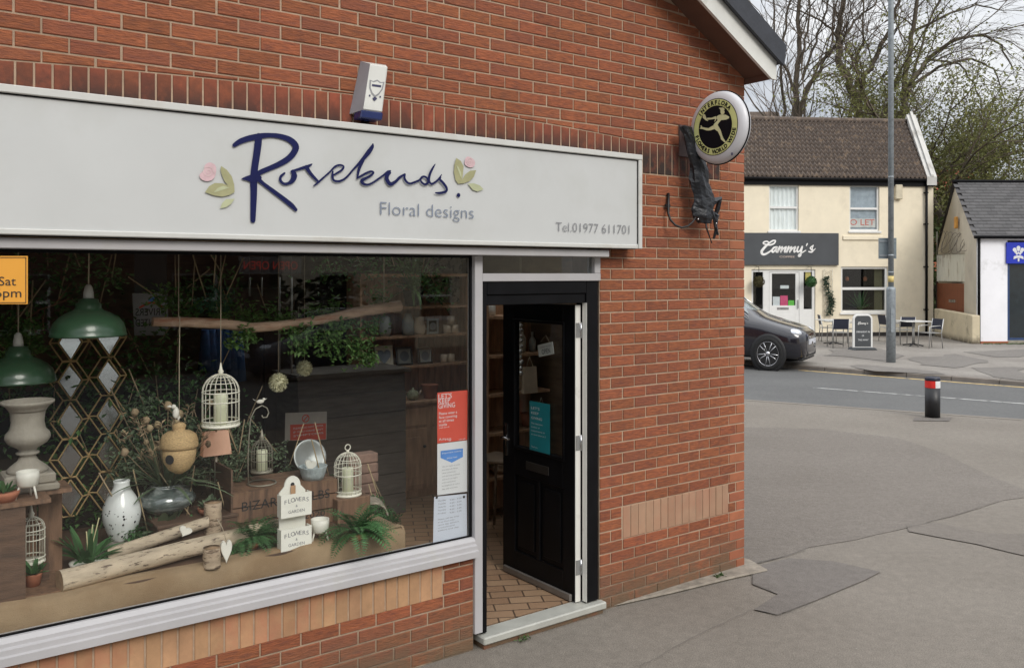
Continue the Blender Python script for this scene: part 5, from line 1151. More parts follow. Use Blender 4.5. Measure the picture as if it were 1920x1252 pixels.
# stone coloured poster panel behind the palm
s = P(845, 540, DD+.45)[0]; b = MB(); b.box(-.28, .3, 0, .004, 0, .5); tag(b.build('wall_print', mat('print_cream', (.33, .30, .24), .7, var=.5, vs=7, col2=(.03, .03, .03), c2=(.52, .56), c2s=9), loc=W(s, DD+.46, FZ+zs3+.02), rotz=PHI), 'cream and black patterned print standing on top of the dresser', 'picture')

# counter, boxes, signs in the middle of the shop
sc0 = P(600, 760, 2.6)[0]
ct = shop('shop_counter', 'low grey wooden counter in the dark middle of the shop', 'counter', P(560, 760, 2.7)[0], 2.7, FZ)
GW = mat('grey_wood', (.13, .115, .10), .8, var=.3, vs=4, stretch=(1, 1, 7)); zc = P(640, 700, 2.7)[1]-FZ
b = MB(); [b.box(0, 1.05, 0, .02, .19*i, .19*i+.183) for i in range(int(zc/.19))]; b.box(0, 1.05, .021, .5, 0, zc-.03); b.build('front_boards', GW, ct)
b = MB(); b.box(-.03, 1.08, -.04, .55, zc-.025, zc+.01); b.build('worktop', GW, ct)
t_, o = quadsheet('warning_sign', [(534, 826), (612, 824), (613, 771), (535, 774)], mat('paper_dim', (.45, .42, .38), .7), 'white and red notice with a round symbol low in the dark shop', 'sign', d=2.2)
b = MB(); c = [q3(x, y, 2.2)-o for x, y in [(544, 825), (611, 823), (611, 793), (544, 796)]]; b.add([(p_.x, -.001, p_.z) for p_ in c], [(0, 1, 2, 3)]); b.build('red_panel', RED, t_)
b = MB(); c = q3(573, 784, 2.2)-o; 
for k in range(20): a0, a1 = 2*PI*k/20, 2*PI*(k+1)/20; b.add([(c.x+.032*math.cos(a0), -.001, c.z+.032*math.sin(a0)), (c.x+.032*math.cos(a1), -.001, c.z+.032*math.sin(a1)), (c.x+.024*math.cos(a1), -.001, c.z+.024*math.sin(a1)), (c.x+.024*math.cos(a0), -.001, c.z+.024*math.sin(a0))], [(0, 3, 2, 1)])
b.add([(c.x-.024, -.0014, c.z-.018), (c.x-.018, -.0014, c.z-.024), (c.x+.024, -.0014, c.z+.018), (c.x+.018, -.0014, c.z+.024)], [(0, 1, 2, 3)]); b.build('symbol', RED, t_)
b = MB(); [tl(b, o, tx, 550, 606, 805+7*i, 3.5, d=2.2, off=-.002) for i, tx in enumerate(('PLEASE DO NOT ENTER', 'IF YOU HAVE ANY', 'SYMPTOMS'))]; b.build('printed_text', PAPER, t_)
b = MB(); b.tube([(0, 0, 0), (0, 0, -(o.z-FZ))], .012, 6); b.M = T(.2, .01, 0); b.tube([(0, 0, 0), (0, 0, -(o.z-FZ))], .012, 6); b.build('post', INKB, t_)
# illuminated red sign seen from behind
s0, z0 = P(457, 505, 3.0); s1_, _ = P(558, 505, 3.0)
ls = shop('led_sign', 'dim red illuminated sign high in the shop, reading OPEN OPEN backwards', 'sign', s0, 3.0, z0)
b = MB(); fit(b, 'OPEN OPEN', 0, s1_-s0, 0, .07, 0, mirror=True); b.build('lettering', mat('led_red', (.1, .01, .01), .5, emit=(1, .06, .03, .05)), ls)
b = MB(); b.box(-.04, s1_-s0+.04, .01, .03, -.04, .11); b.tube([(0, .02, .11), (0, .02, 2.6-z0)], .003, 4); b.build('casing', INKB, ls)
# paper poster seen from behind
t_, o = quadsheet('paper_poster', [(252, 629), (316, 628), (314, 549), (248, 550)], mat('paper_backlit', (.30, .31, .33), .7), 'pale poster with mirrored writing hanging in the dark behind the branch', 'poster', d=1.45)
b = MB(); s0, z0 = P(254, 592, 1.45); s1_, _ = P(311, 592, 1.45); fit(b, 'DRIVERS', s0-o.x, s1_-o.x, z0-o.z, .045, -.001, mirror=True); z0 = P(254, 612, 1.45)[1]; fit(b, 'WANTED', s0-o.x, s1_-o.x, z0-o.z, .045, -.001, mirror=True); b.build('mirrored_lettering', INKB, t_)
b = MB(); c = q3(284, 570, 1.45)-o; b.ribbon([(c.x-.07, c.z-.02), (c.x, c.z+.01), (c.x+.07, c.z-.02)], [.012]*3, -.001); b.build('red_arc', RED, t_)
b = MB(); b.ball((c.x, -.001, c.z+.03), .02, sc=(1, .05, .8)); b.build('blue_mark', BLUE, t_)
b = MB(); b.box(.0, .2, .002, .004, .25, 2.6-o.z); b.build('hanging_strip', INKB, t_)
# dark cabinets, coats, far shelving so that the depth of the shop is not empty
def cab(label, x0, x1, y0, y1, d, m, dep=.4, name='cabinet', cat='cabinet'):
    a = q3(x0, y1, d); c = q3(x1, y0, d); t_ = shop(name, label, cat, a.x, d, FZ); w_ = c.x-a.x; h_ = c.z-FZ
    b = MB(); b.box(0, w_, .02, dep, 0, h_); b.build('carcass', m, t_); 
    for k in range(2): b = MB(); b.box(w_*k/2+.01, w_*(k+1)/2-.01, 0, .019, .06, h_-.04); b.build('cabinet_door', m, t_, bevel=.004)
CAB = mat('cabinet_dark', (.09, .062, .048), .5, var=.3)
cab('tall dark cabinet at the back of the shop behind the leafy branch', 560, 690, 560, 800, 4.6, CAB)
cab('tall dark cabinet at the back of the shop behind the chime tubes', 430, 555, 540, 800, 4.2, CAB)
b = MB(); 
for k in range(6): b.tube([(.05*k, 0, 0), (.05*k+.01, .02, -.3-.05*(k % 3))], [.03, .06], 8)
tag(b.build('blue_coats', mat('navy_cloth', (.02, .06, .16), .9), loc=W(P(385, 620, 2.2)[0], 2.2, P(385, 618, 2.2)[1]), rotz=PHI), 'dark blue cloth bags hanging in the dark behind the birdcage', 'bags')

# things seen through the doorway
sh_s = -1.2
dsx = shop('shelf_unit', 'wooden shelf unit seen through the open doorway', 'shelf unit', -1.04, 2.0, FZ)
b = MB(); b.box(0, .7, .3, .33, 0, 2.2); b.build('back_board', DRW, dsx)
for zz in (.35, .75, 1.1, 1.45, 1.8): b = MB(); b.box(0, .7, .0, .298, zz, zz+.025); b.build('shelf', DRW, dsx)
b = MB(); b.box(-.022, -.002, 0, .33, 0, 2.2); b.build('side_panel', DRW, dsx)
def shelfitem(name, label, cat, x, zz, prof, m, dd=.14): t_ = shop(name, label, cat, -1.04+x, 2.0+dd, FZ+zz+.026); MB().lathe(prof, 16).build('body', m, t_); return t_
r_ = random.Random(88); SIL = mat('silver_beads', (.8, .8, .8), .2, metal=.6)
SI = [('vase', 'cream ribbed vase on the second shelf seen through the door glass', .42, 1.1, JUG, CR2), ('vase', 'small silver vase on the middle shelf through the door glass', .58, 1.1, [(.03, 0), (.05, .04), (.02, .1), (.03, .13), (0, .13)], SIL), ('pot', 'white pot on the top shelf seen through the doorway', .12, 1.8, MUG, GREY), ('pot', 'brown pot on the lower shelf seen through the door glass', .55, .75, [(.06, 0), (.08, .12), (.06, .12), (0, .1)], TERRA),
      ('bottle', 'pale bottle on the upper shelf seen through the door glass', .48, 1.45, [(.035, 0), (.035, .13), (.012, .17), (.012, .21), (0, .21)], GREY), ('bottle', 'grey bottle beside the pale bottle through the door glass', .6, 1.45, [(.035, 0), (.035, .1), (.012, .14), (.012, .18), (0, .18)], GZ), ('bowl', 'cream bowl on the lowest shelf through the doorway', .2, .35, [(.04, 0), (.1, .08), (.09, .08), (0, .03)], CR2)]
for n_, l_, x, zz, pf_, m_ in SI: shelfitem(n_, l_, n_, x, zz, pf_, m_)
for j, (x_, lab) in enumerate(((-1.17, 'left string of silver beads hanging inside behind the door glass'), (-1.12, 'right string of silver beads hanging inside behind the door glass'))):
    t_ = shop('bead_string', lab, 'beads', x_+.1, 1.5+.05*j, 2.02); b = MB(); [b.ball((r_.uniform(-.01, .01), 0, -.045*k-.03), r_.uniform(.014, .022), 10, 6) for k in range(13)]; b.build('beads', SIL, t_); MB().tube([(0, 0, .65), (0, 0, -.6)], .001, 4).build('thread', STRING, t_)
b = MB(); b.add([(0, 0, 0), (.42, 0, 0), (.42, 0, 1.05), (.30, 0, .55)], [(0, 1, 2, 3)]); b.add([(0, .02, 0), (.42, .02, 0), (.42, .02, 1.05), (.30, .02, .55)], [(3, 2, 1, 0)])
b = MB(); b.prism([(-.2, 0), (.42, 0), (.42, 1.25), (.3, .95), (.1, .35)], 0, .02); tag(b.build('cream_board', mat('cream_board', (.5, .42, .30), .7), loc=W(-1.19, 1.0, FZ), rotz=PHI-.3), 'cream board leaning inside behind the black door', 'board')
ch = shop('wooden_stool', 'dark wooden stool seen in the gap beside the open door', 'stool', -1.16, 1.65, FZ, rz=.4)
b = MB(); b.box(-.17, .17, -.17, .17, .62, .65); b.build('seat', INB, ch, bevel=.01)
for sx in (-1, 1):
    for sy in (-1, 1): MB().tube([(sx*.12, sy*.12, .62), (sx*.18, sy*.18, 0)], .014, 6).build('leg', INB, ch)
for i_, (sx_, dz_, zz_, w_, h_, m_, lb_) in enumerate(((-.62, 1.95, 1.50, .16, .24, CR2, 'cream gift bag hanging high behind the glass of the open door'), (-.50, 1.93, 1.10, .15, .26, GZ, 'grey gift bag hanging lower behind the glass of the open door'), (-.78, 1.96, 1.86, .14, .16, CREAM, 'pale card hanging at the top behind the glass of the open door'))):
    b = MB(); b.add([(-w_/2, 0, 0), (w_/2, 0, 0), (w_/2, .04, 0), (-w_/2, .04, 0), (-w_/2*.9, .01, h_), (w_/2*.9, .01, h_), (w_/2*.9, .03, h_), (-w_/2*.9, .03, h_)], [(3, 2, 1, 0), (0, 1, 5, 4), (1, 2, 6, 5), (2, 3, 7, 6), (3, 0, 4, 7), (4, 5, 6, 7)]); b.tube([(-w_*.25, .02, h_), (0, .02, h_+.09), (w_*.25, .02, h_)], .004, 4)
    tag(b.build('gift_bag', m_, loc=W(sx_, dz_-.02, zz_-.3), rotz=PHI), lb_, 'bag')
# parking restriction plate on its post
PY = 3.0; pc = A(-22, 525, PY)
ps = thing('parking_plate', 'orange parking restriction plate with black writing at the left edge', 'sign', (pc.x, PY, 0), 0)
wP = (52+22)/1650*PY; hP = 90/1650*PY
b = MB(); b.box(-wP, wP, -.002, .001, pc.z-hP/2, pc.z+hP/2); b.build('plate', mat('plate_orange', (.78, .36, .045), .5, var=.03), ps, bevel=.0)
b = MB(); 
for a, c_ in (((-wP+.004, pc.z+hP/2-.004), (wP-.004, pc.z+hP/2-.006)), ((-wP+.004, pc.z-hP/2+.006), (wP-.004, pc.z-hP/2+.004)), ): b.box(a[0], c_[0], -.0035, -.0022, c_[1], a[1])
b.box(wP-.006, wP-.004, -.0035, -.0022, pc.z-hP/2+.004, pc.z+hP/2-.004); b.box(-wP+.004, -wP+.006, -.0035, -.0022, pc.z-hP/2+.004, pc.z+hP/2-.004); b.build('border', INKB, ps)
b = MB(); pxm = PY/1650
fit(b, 'Mon - Sat', -53*pxm, 53*pxm, pc.z-(535-525)*pxm, 16*pxm, -.0035); fit(b, '8am - 6pm', -63*pxm, 63*pxm, pc.z-(557-525)*pxm, 16*pxm, -.0035); b.build('lettering', INKB, ps)
MB().tube([(0, .035, 0), (0, .035, 2.9)], .014, 14).build('post', mat('galvanised', (.3, .33, .35), .5, metal=.5, var=.2), ps)
# ================================================================ cafe across the road
RENDER = mat('cream_render', (.78, .70, .54), .85, var=.04, vs=3, col2=(.66, .59, .45), c2=(.52, .75), c2s=1.2, bump=.3, bs=60)
UPVC = mat('upvc_white', (.72, .72, .70), .4, var=.04); DARKIN = mat('dark_interior', (.02, .018, .016), .8, var=.5, vs=2)
CURT = mat('net_curtain', (.9, .9, .87), .8, var=.15, vs=3, stretch=(9, 1, 1))
SIGNG = mat('sign_charcoal', (.055, .06, .066), .5, var=.12, vs=2)
WGL = glass('shop_glass', (.94, .96, .96), 1.0)
CO = Vector((8.08, 30.3, FPB)); CA = math.atan2(.7, 6.76); CD = Vector((math.cos(CA), math.sin(CA), 0)); CN = Vector((-math.sin(CA), math.cos(CA), 0))
def K(x, y, d=0.0):
    r = ray(x, y); n = (CO.dot(CN)+d)/r.dot(CN); p = r*n; return ((p-CO).dot(CD), p.z+H-FPB)
caf = thing('cafe_building', 'cream rendered two storey cafe with brown pantile roof and charcoal sign across the road', 'cafe', CO, CA)
XR = K(1750, 600)[0]; ZE = K(1600, 340)[1]
ops = []
def kr(x0, y0, x1, y1): a = K(x0, y1); b = K(x1, y0); return a[0], b[0], a[1], b[1]
W1, W2, W3, D1_ = kr(1442, 347, 1498, 433), kr(1593, 347, 1649, 433), kr(1577, 500, 1665, 586), kr(1409, 505, 1529, 640)
D1_ = (D1_[0], D1_[1], 0.0, D1_[3])
ops = [W1, W2, W3, D1_]
# wall as a grid of rectangles round the openings
def wall_grid(mb, x0, x1, z0, z1, ops, y0, y1):
    xs = sorted({x0, x1}|{o[0] for o in ops}|{o[1] for o in ops}); zs = sorted({z0, z1}|{o[2] for o in ops}|{o[3] for o in ops})
    for k in range(len(zs)-1):
        run = None
        for i in range(len(xs)-1):
            cx, cz = (xs[i]+xs[i+1])/2, (zs[k]+zs[k+1])/2; hole = any(o[0] < cx < o[1] and o[2] < cz < o[3] for o in ops)
            if not hole: run = run if run is not None else xs[i]
            if hole or i == len(xs)-2:
                e_ = xs[i] if hole else xs[i+1]
                if run is not None and e_ > run: mb.box(run, e_, y0, y1, zs[k], zs[k+1])
                run = None
b = MB(); wall_grid(b, -3.2, XR, .14, ZE, ops, 0, .25); SK = .105
b.add([(XR-.001, .26, 0), (XR+.7, 5.5, 0), (XR+.7, 5.5, ZE), (XR-.001, .26, ZE)], [(0, 1, 2, 3)]); b.build('wall', RENDER, caf)
b = MB(); b.box(-3.2, D1_[0], -.006, .24, 0, .138); b.box(D1_[1], XR+.002, -.006, .24, 0, .138); b.build('plinth', mat('plinth_dark', (.035, .03, .028), .8), caf)
b = MB(); b.box(-3.1, XR-.1, 1.6, 1.62, 0, ZE); b.box(-3.1, XR-.1, .26, 1.6, 2.78, 2.82); b.box(-3.1, XR-.1, .26, 1.6, -.02, .0); b.build('inner_room', DARKIN, caf)
def window(x0, x1, z0, z1, parent, fr=.06, split=None, m=UPVC, yy=.06, curtain=False, mull=()):
    wt_ = MB(); t_ = fr
    for r_ in ((x0, x1, z0, z0+t_), (x0, x1, z1-t_, z1)): wt_.box(r_[0], r_[1], yy, yy+.07, r_[2], r_[3])
    for r_ in ((x0, x0+t_), (x1-t_, x1)): wt_.box(r_[0], r_[1], yy, yy+.07, z0+t_, z1-t_)
    if split: wt_.box(x0+t_, x1-t_, yy-.005, yy+.07, split-t_*.6, split+t_*.6)
    for q in mull: wt_.box(q-.03, q+.03, yy, yy+.07, z0+t_, z1-t_)
    w_ = wt_.build('window', m, parent); b_ = MB(); b_.box(x0+t_*.5, x1-t_*.5, yy+.03, yy+.04, z0+t_*.5, z1-t_*.5); b_.build('pane', WGL, w_)
    s_b = MB(); s_b.box(x0-.05, x1+.05, -.05, yy+.06, z0-.07, z0-.001); s_b.build('sill', m, w_, bevel=.006)
    if curtain: c_ = MB(); n = 40; vs = [(x0+(x1-x0)*i/n, yy+.075+.02*math.sin(i*1.1), zz) for i in range(n+1) for zz in (z0, z1)]; c_.add(vs, [(2*i, 2*i+2, 2*i+3, 2*i+1) for i in range(n)], True); c_.build('curtain', CURT, w_)
    return w_
window(*W1, caf, split=(W1[2]+W1[3])/2+.02, curtain=True)
w2_ = window(*W2, caf, split=(W2[2]+W2[3])/2-.02)
b = MB(); b.box(W2[0]+.05, W2[1]-.05, .14, .15, W2[2], W2[3]); b.build('blind', mat('blind_grey', (.34, .38, .43), .5, var=.2), w2_)
zt_ = K(1620, 424)[1]; b = MB(); b.box(W2[0]+.08, W2[1]-.08, .115, .118, zt_-.04, zt_+.27); b.build('letting_board', mat('board_white', (.6, .58, .55), .6), w2_)
b = MB(); fit(b, 'TO LET', W2[0]+.08-.22, W2[1]-.12, zt_+.04, .20, .112); b.v = [(max(v[0], W2[0]+.09), v[1], v[2]) for v in b.v]; b.build('letting_lettering', RED, w2_)
w3_ = window(*W3, caf, fr=.075, split=K(1620, 541)[1])
# plant and lamps inside the big window
for px, py in ((1588, 523), (1622, 523)):
    a = K(px, py, .6); t_ = thing('pendant_lamp', 'small amber pendant lamp inside the cafe window, '+('left one' if px < 1600 else 'right one'), 'lamp', CO+CD*a[0]+CN*.6+Vector((0, 0, a[1])), CA, 'amber lamps in the cafe window')
    MB().lathe([(.03, .1), (.07, .03), (.06, -.06), (0, -.08)], 14).build('shade', mat('amber_glass', (.35, .12, .05), .4), t_); MB().tube([(0, 0, .1), (0, 0, 2.77-a[1])], .008, 4).build('cord', INKB, t_)
a = K(1613, 582, .45); t_ = thing('window_plant', 'spiky green plant standing inside the cafe window', 'plant', CO+CD*a[0]+CN*.45+Vector((0, 0, a[1])), CA); plant(t_, 46, .75, .05, FERN, seed=61, droop=.6, up=.5); MB().lathe([(.1, -.75), (.14, 0), (.12, 0), (0, -.05)], 14).build('pot', INKB, t_)
b = MB(); n = 30; x0_, x1_ = K(1645, 560)[0], K(1660, 560)[0]; b.add([(x0_+(x1_-x0_)*i/n, .22+.03*math.sin(i*1.3), zz) for i in range(n+1) for zz in (W3[2], W3[3])], [(2*i, 2*i+2, 2*i+3, 2*i+1) for i in range(n)], True); b.build('curtain', mat('olive_curtain', (.16, .15, .08), .9), w3_)
# door group
dz0, dz1 = 0.0, D1_[3]
ds_ = MB(); ds_.box(D1_[0], D1_[1], .05, .12, dz1-.09, dz1)
for px0, px1 in ((1409, 1413), (1432, 1443), (1500, 1508), (1524, 1529)): ds_.box(K(px0, 600)[0], K(px1, 600)[0], .05, .12, 0, dz1-.09)
for px0, px1 in ((1413, 1432), (1508, 1524)): ds_.box(K(px0, 600)[0], K(px1, 600)[0], .06, .11, 0, K(1420, 580)[1])
dset = ds_.build('door_surround', UPVC, caf)
for q0_, q1_ in ((1413, 1432), (1508, 1524)): b = MB(); b.box(K(q0_, 600)[0], K(q1_, 600)[0], .08, .085, K(1420, 580)[1], dz1-.09); b.build('side_pane', WGL, dset)
a0, a1 = K(1443.5, 600)[0], K(1499.5, 600)[0]; g0_, g1_ = K(1448.5, 600)[0], K(1493, 600)[0]; h0, h1 = K(1450, 573)[1], K(1450, 513)[1]
b = MB(); b.box(a0, g0_, .055, .10, .03, dz1-.1); b.box(g1_, a1, .055, .10, .03, dz1-.1); b.box(g0_, g1_, .055, .10, .03, h0); b.box(g0_, g1_, .055, .10, h1, dz1-.1); b.box(g0_+.05, g1_-.05, .048, .0549, .15, h0-.3)
cd_ = b.build('door', UPVC, caf, bevel=.006)
b = MB(); b.box(g0_, g1_, .075, .08, h0, h1); b.build('pane', WGL, cd_)
b = MB(); b.box(K(1458, 577)[0], K(1480, 577)[0], .045, .0548, h0-.14, h0-.06); b.build('letter_plate', CHROME, cd_); b = MB(); b.box(K(1495.5, 570)[0], K(1498, 570)[0], .02, .054, h0-.1, h0+.2); b.build('handle', CHROME, cd_)
for nm_, (x0, y0, x1, y1), m_, lb in (('white_notice', (1449, 556, 1462, 573), PAPER, 'white notice in the lower left corner of the cafe door glass'), ('pink_notice', (1463, 554, 1477, 573), mat('pink_notice', (.65, .06, .18), .5), 'bright pink notice on the cafe door glass'), ('green_notice', (1478, 563, 1489, 573), mat('lime_notice', (.12, .5, .05), .5), 'lime green notice low on the right of the cafe door glass'), ('white_plaque', (1463, 535, 1479, 541), PAPER, 'small white plaque in the middle of the cafe door glass'), ('yellow_notice', (1510, 509, 1520, 530), mat('yellow_notice', (.6, .48, .12), .5), 'yellow notice behind the right side pane of the cafe door')):
    p0, p1 = K(x0, y1, .09), K(x1, y0, .09); b = MB(); b.box(p0[0], p1[0], .088, .090, p0[1], p1[1]); tag(b.build(nm_, m_, loc=CO, rotz=CA), lb, 'notice')
# roof: pantiles as real ridges
RP = mat('pantile', (.092, .070, .056), .9, var=.3, vs=6, col2=(.19, .14, .10), c2=(.54, .66), c2s=4, island=0, bump=.6, bs=30)
RP2 = RP
ridge = Vector((.70, 3.1)); ZR = 8.15-FPB
b = MB(); rows_ = 13; cols = 60; x0c, x1c = -3.3, XR-.34
ez, ey = ZE+.12, -.18
for r_ in range(rows_):
    f0_, f1_ = r_/rows_, (r_+1)/rows_; off0 = 1.15*(f0_); off1 = 1.15*(f1_)
    vs = []; n = cols*5
    for i in range(n+1):
        ph = (i % 5)/5*2*PI; hgt = .045*math.sin(ph); u = x0c+(x1c-x0c)*i/n
        dzj = .012*noise.noise(Vector((u*2, r_, 0)))
        vs.append((u+off0, ey+(ridge.y-ey)*f0_, ez+(ZR-ez)*f0_+hgt+.085+dzj)); vs.append((u+off1, ey+(ridge.y-ey)*(f1_+.003), ez+(ZR-ez)*f1_+hgt+dzj)); vs.append((u+off0, ey+(ridge.y-ey)*f0_+.012, ez+(ZR-ez)*f0_+hgt-.005))
    b.add(vs, [(3*i, 3*i+3, 3*i+4, 3*i+1) for i in range(n)]+[(3*i+2, 3*i+5, 3*i+3, 3*i) for i in range(n)], False)
b.build('roof', RP, caf)
b = MB(); b.add([(x0c, ey, ez-.03), (x1c, ey, ez-.03), (x1c+1.15, ridge.y, ZR-.03), (x0c+1.15, ridge.y, ZR-.03), (x1c+1.3, 6.4, ZE), (x0c+1.3, 6.4, ZE)], [(0, 1, 2, 3), (3, 2, 4, 5)]); b.build('roof_back', RP, caf)
b = MB(); b.tube([(x0c+1.15, ridge.y, ZR+.01), (x1c+1.15, ridge.y, ZR+.01)], .12, 8); b.build('ridge_tiles', RP, caf)
b = MB(); b.box(-3.3, XR+.02, -.06, -.001, ZE-.16, ZE+.06); b.tube([(-3.3, -.13, ZE+.06), (XR+.05, -.13, ZE+.06)], .06, 8); b.build('gutter', BLACKP, caf)
gx = XR-.33; gw = .34
b = MB(); b.add([(gx-.02, -.2, ez+.05), (gx+gw, -.2, ez+.05), (gx+gw+1.15, ridge.y, ZR+.30), (gx+1.13, ridge.y, ZR+.30), (gx-.02, -.2, ez-.25), (gx+gw, -.2, ez-.25), (gx+gw+1.15, ridge.y, ZR-.3), (gx+1.13, ridge.y, ZR-.3), (gx+gw+1.75, 6.4, ZE), (gx+1.73, 6.4, ZE)], [(0, 1, 2, 3), (4, 5, 1, 0), (5, 6, 2, 1), (7, 4, 0, 3), (7, 3, 9), (6, 8, 2), (3, 2, 8, 9)])
b.add([(gx+.12, -.21, ez+.06), (gx+.22, -.21, ez+.06), (gx+1.37, ridge.y, ZR+.36), (gx+1.27, ridge.y, ZR+.36), (gx+.12, -.21, ez+.12), (gx+.22, -.21, ez+.12), (gx+1.37, ridge.y, ZR+.42), (gx+1.27, ridge.y, ZR+.42)], [(4, 5, 6, 7), (0, 1, 5, 4), (3, 0, 4, 7), (1, 2, 6, 5)])
b.build('parapet', mat('parapet_pale', (.50, .49, .46), .85, var=.12, vs=2, col2=(.3, .28, .25), c2=(.55, .7)), caf)
b = MB(); xd = K(1734.5, 500)[0]; b.tube([(xd, -.09, .05), (xd, -.09, ZE)], .045, 8); [b.box(xd-.07, xd+.07, -.1, -.001, z_, z_+.04) for z_ in (.9, 2.4, 3.9, 5.0)]; b.build('downpipe', BLACKP, caf)
b = MB(); z_ = K(1640, 450)[1]; b.box(K(1580, 450)[0], K(1655, 450)[0], -.05, -.001, z_, z_+.14); b.build('ledge', RENDER, caf, bevel=.01)
b = MB(); p0, p1 = K(1676, 374), K(1689, 347); b.box(p0[0], p1[0], -.14, -.001, p0[1], p1[1]); tag(b.build('alarm_box', mat('box_cream', (.55, .49, .36), .6), loc=CO, rotz=CA, bevel=.02), 'cream box high on the cafe wall beside the lamp post', 'alarm')
# cafe sign
p0, p1 = K(1398, 497), K(1570.5, 437.5)
cs = thing('cafe_sign', 'charcoal cafe sign board with flowing white lettering above the cafe door', 'sign', CO, CA)
b = MB(); b.box(p0[0]-2.2, p1[0], -.09, -.001, p0[1], p1[1]); b.build('board', SIGNG, cs, bevel=.008)
def kc(c, ox=1400, oy=430, sc=10.667): return K(ox+c[0]/sc, oy+c[1]/sc, -.09)
CS = [[(575,240,28),(550,280,30),(480,310,34),(420,305,36),(470,260,34),(530,225,32),(575,225,26)], [(400,305,30),(335,285,32),(345,255,30),(400,240,28),(440,260,28)], [(420,300,44),(350,370,52),(300,440,56),(310,490,50),(360,500,44),(430,465,38),(480,430,28),(540,370,28)],
      [(600,350,24),(540,370,36),(505,430,42),(530,455,34),(580,400,34),(610,345,34),(585,420,38),(600,455,34),(640,420,24)], [(660,345,34),(635,400,38),(615,460,34),(660,390,26),(715,350,34),(700,400,36),(675,460,34),(730,390,26),(790,350,36),(765,410,38),(760,455,34),(810,430,24)],
      [(840,345,34),(815,400,38),(795,460,34),(840,390,26),(900,350,34),(880,400,36),(855,460,34),(910,390,26),(975,350,36),(950,410,38),(950,455,34),(990,430,24)], [(1030,350,34),(1010,400,38),(1015,450,38),(1060,430,30),(1105,350,34)], [(1110,345,36),(1090,430,38),(1075,520,38),(1040,540,34),(1040,510,28),(1100,470,24),(1180,420,20)], [(1210,290,30),(1190,330,20)],
      [(1330,320,22),(1270,370,28),(1290,400,34),(1320,430,38),(1290,455,34),(1240,445,26)], [(1330,320,22),(1310,380,22),(1335,420,22),(1370,385,14)]]
b = MB(); 
for i, st_ in enumerate(CS):
    b.ribbon([kc(c) for c in st_], [c[2]/10.667*.0186*.95 for c in st_], -.092-.001*i, 4)
b.build('name_lettering', mat('sign_white_letters', (.75, .74, .72), .5), cs)
b = MB(); q0, q1, q2 = kc((655, 565)), kc((960, 565)), kc((655, 530)); TOFF[0] = .01; fit(b, 'COFFEE', q0[0], q1[0], q0[1], q2[1]-q0[1], -.092); TOFF[0] = 0; b.build('small_lettering', mat('copper_letters', (.5, .4, .34), .5), cs)
for px, lb in ((1423, 'brown hanging basket left of the cafe door'), (1521, 'round green topiary ball hanging right of the cafe door')):
    a = K(px, 528, -.28); t_ = thing('hanging_basket' if px < 1500 else 'topiary_ball', lb, 'hanging plant', CO+CD*a[0]-CN*.28+Vector((0, 0, a[1])), CA)
    b = MB(); r_ = random.Random(px); b.ball((0, 0, 0), .15, 12, 8, jit=.3)
    for i in range(420): v = Vector((r_.gauss(0, 1), r_.gauss(0, 1), r_.gauss(0, 1))).normalized(); b.leaf(v*.15, v+Vector((0, 0, r_.uniform(-.5, .5))), (0, 0, 1), .06, .04)
    b.build('foliage', mat('basket_brown', (.10, .085, .035), .8, island=.4) if px < 1500 else FERN, t_); MB().tube([(0, 0, .15), (0, 0, .50), (0, .26, .52)], .01, 5).build('bracket', BLACKP, t_)
x0, z0 = K(1545, 591, -.05); x1, z1 = K(1561, 505, -.05); t_ = thing('ivy_trellis', 'narrow white trellis panel with climbing ivy beside the cafe door', 'trellis', CO+CD*x0-CN*.05+Vector((0, 0, z0)), CA)
b = MB(); w_ = x1-x0; h_ = z1-z0
for i in range(9): b.tube([(0, 0, h_*i/9), (w_, 0, h_*(i+1)/9)], .008, 4); b.tube([(w_, 0, h_*i/9), (0, 0, h_*(i+1)/9)], .008, 4)
b.tube([(0, 0, 0), (0, 0, h_)], .012, 4); b.tube([(w_, 0, 0), (w_, 0, h_)], .012, 4); b.build('lattice', mat('trellis_white', (.6, .56, .46), .7), t_)
b = MB(); r_ = random.Random(5)
for i in range(360): z_ = r_.uniform(0, h_*.86); b.leaf((w_/2+w_*.3*math.sin(z_*4)+r_.gauss(0, .06), -.03, z_), (r_.uniform(-1, 1), -.6, r_.uniform(-1, 1)), (0, 0, 1), .08, .06)
b.build('ivy', mat('ivy_bluish', (.05, .09, .06), .6, island=.4), t_)

# A-board, tables, chairs
METAL = mat('brushed_aluminium', (.45, .45, .44), .4, metal=.7, var=.1); NAVYF = mat('navy_slats', (.015, .018, .035), .6)
p = GG(1617, 656, FPB); ab = thing('a_board', 'white framed charcoal pavement sign with curved top outside the cafe', 'sign', (p[0], p[1], FPB), .06)
def rr_poly(w, z0, z1, r, n=6): return [(-w, z0), (w, z0)]+[(w-r+r*math.cos(q), z1-r+r*math.sin(q)) for q in [PI/2*k/n for k in range(n+1)]]+[(-w+r-r*math.sin(q), z1-r+r*math.cos(q)) for q in [PI/2*k/n for k in range(n+1)]]
b = MB(); b.prism(rr_poly(.29, .06, 1.02, .14), -.03, .03); b.build('frame', UPVC, ab, bevel=.01)
b = MB(); b.prism(rr_poly(.235, .1, .98, .10), -.036, -.031); b.build('panel', SIGNG, ab)
b = MB(); b.prism([(-.36, 0), (.36, 0), (.28, .08), (-.28, .08)], -.22, .22); b.build('base', mat('base_black', (.05, .055, .06), .7), ab, bevel=.02)
b = MB(); 
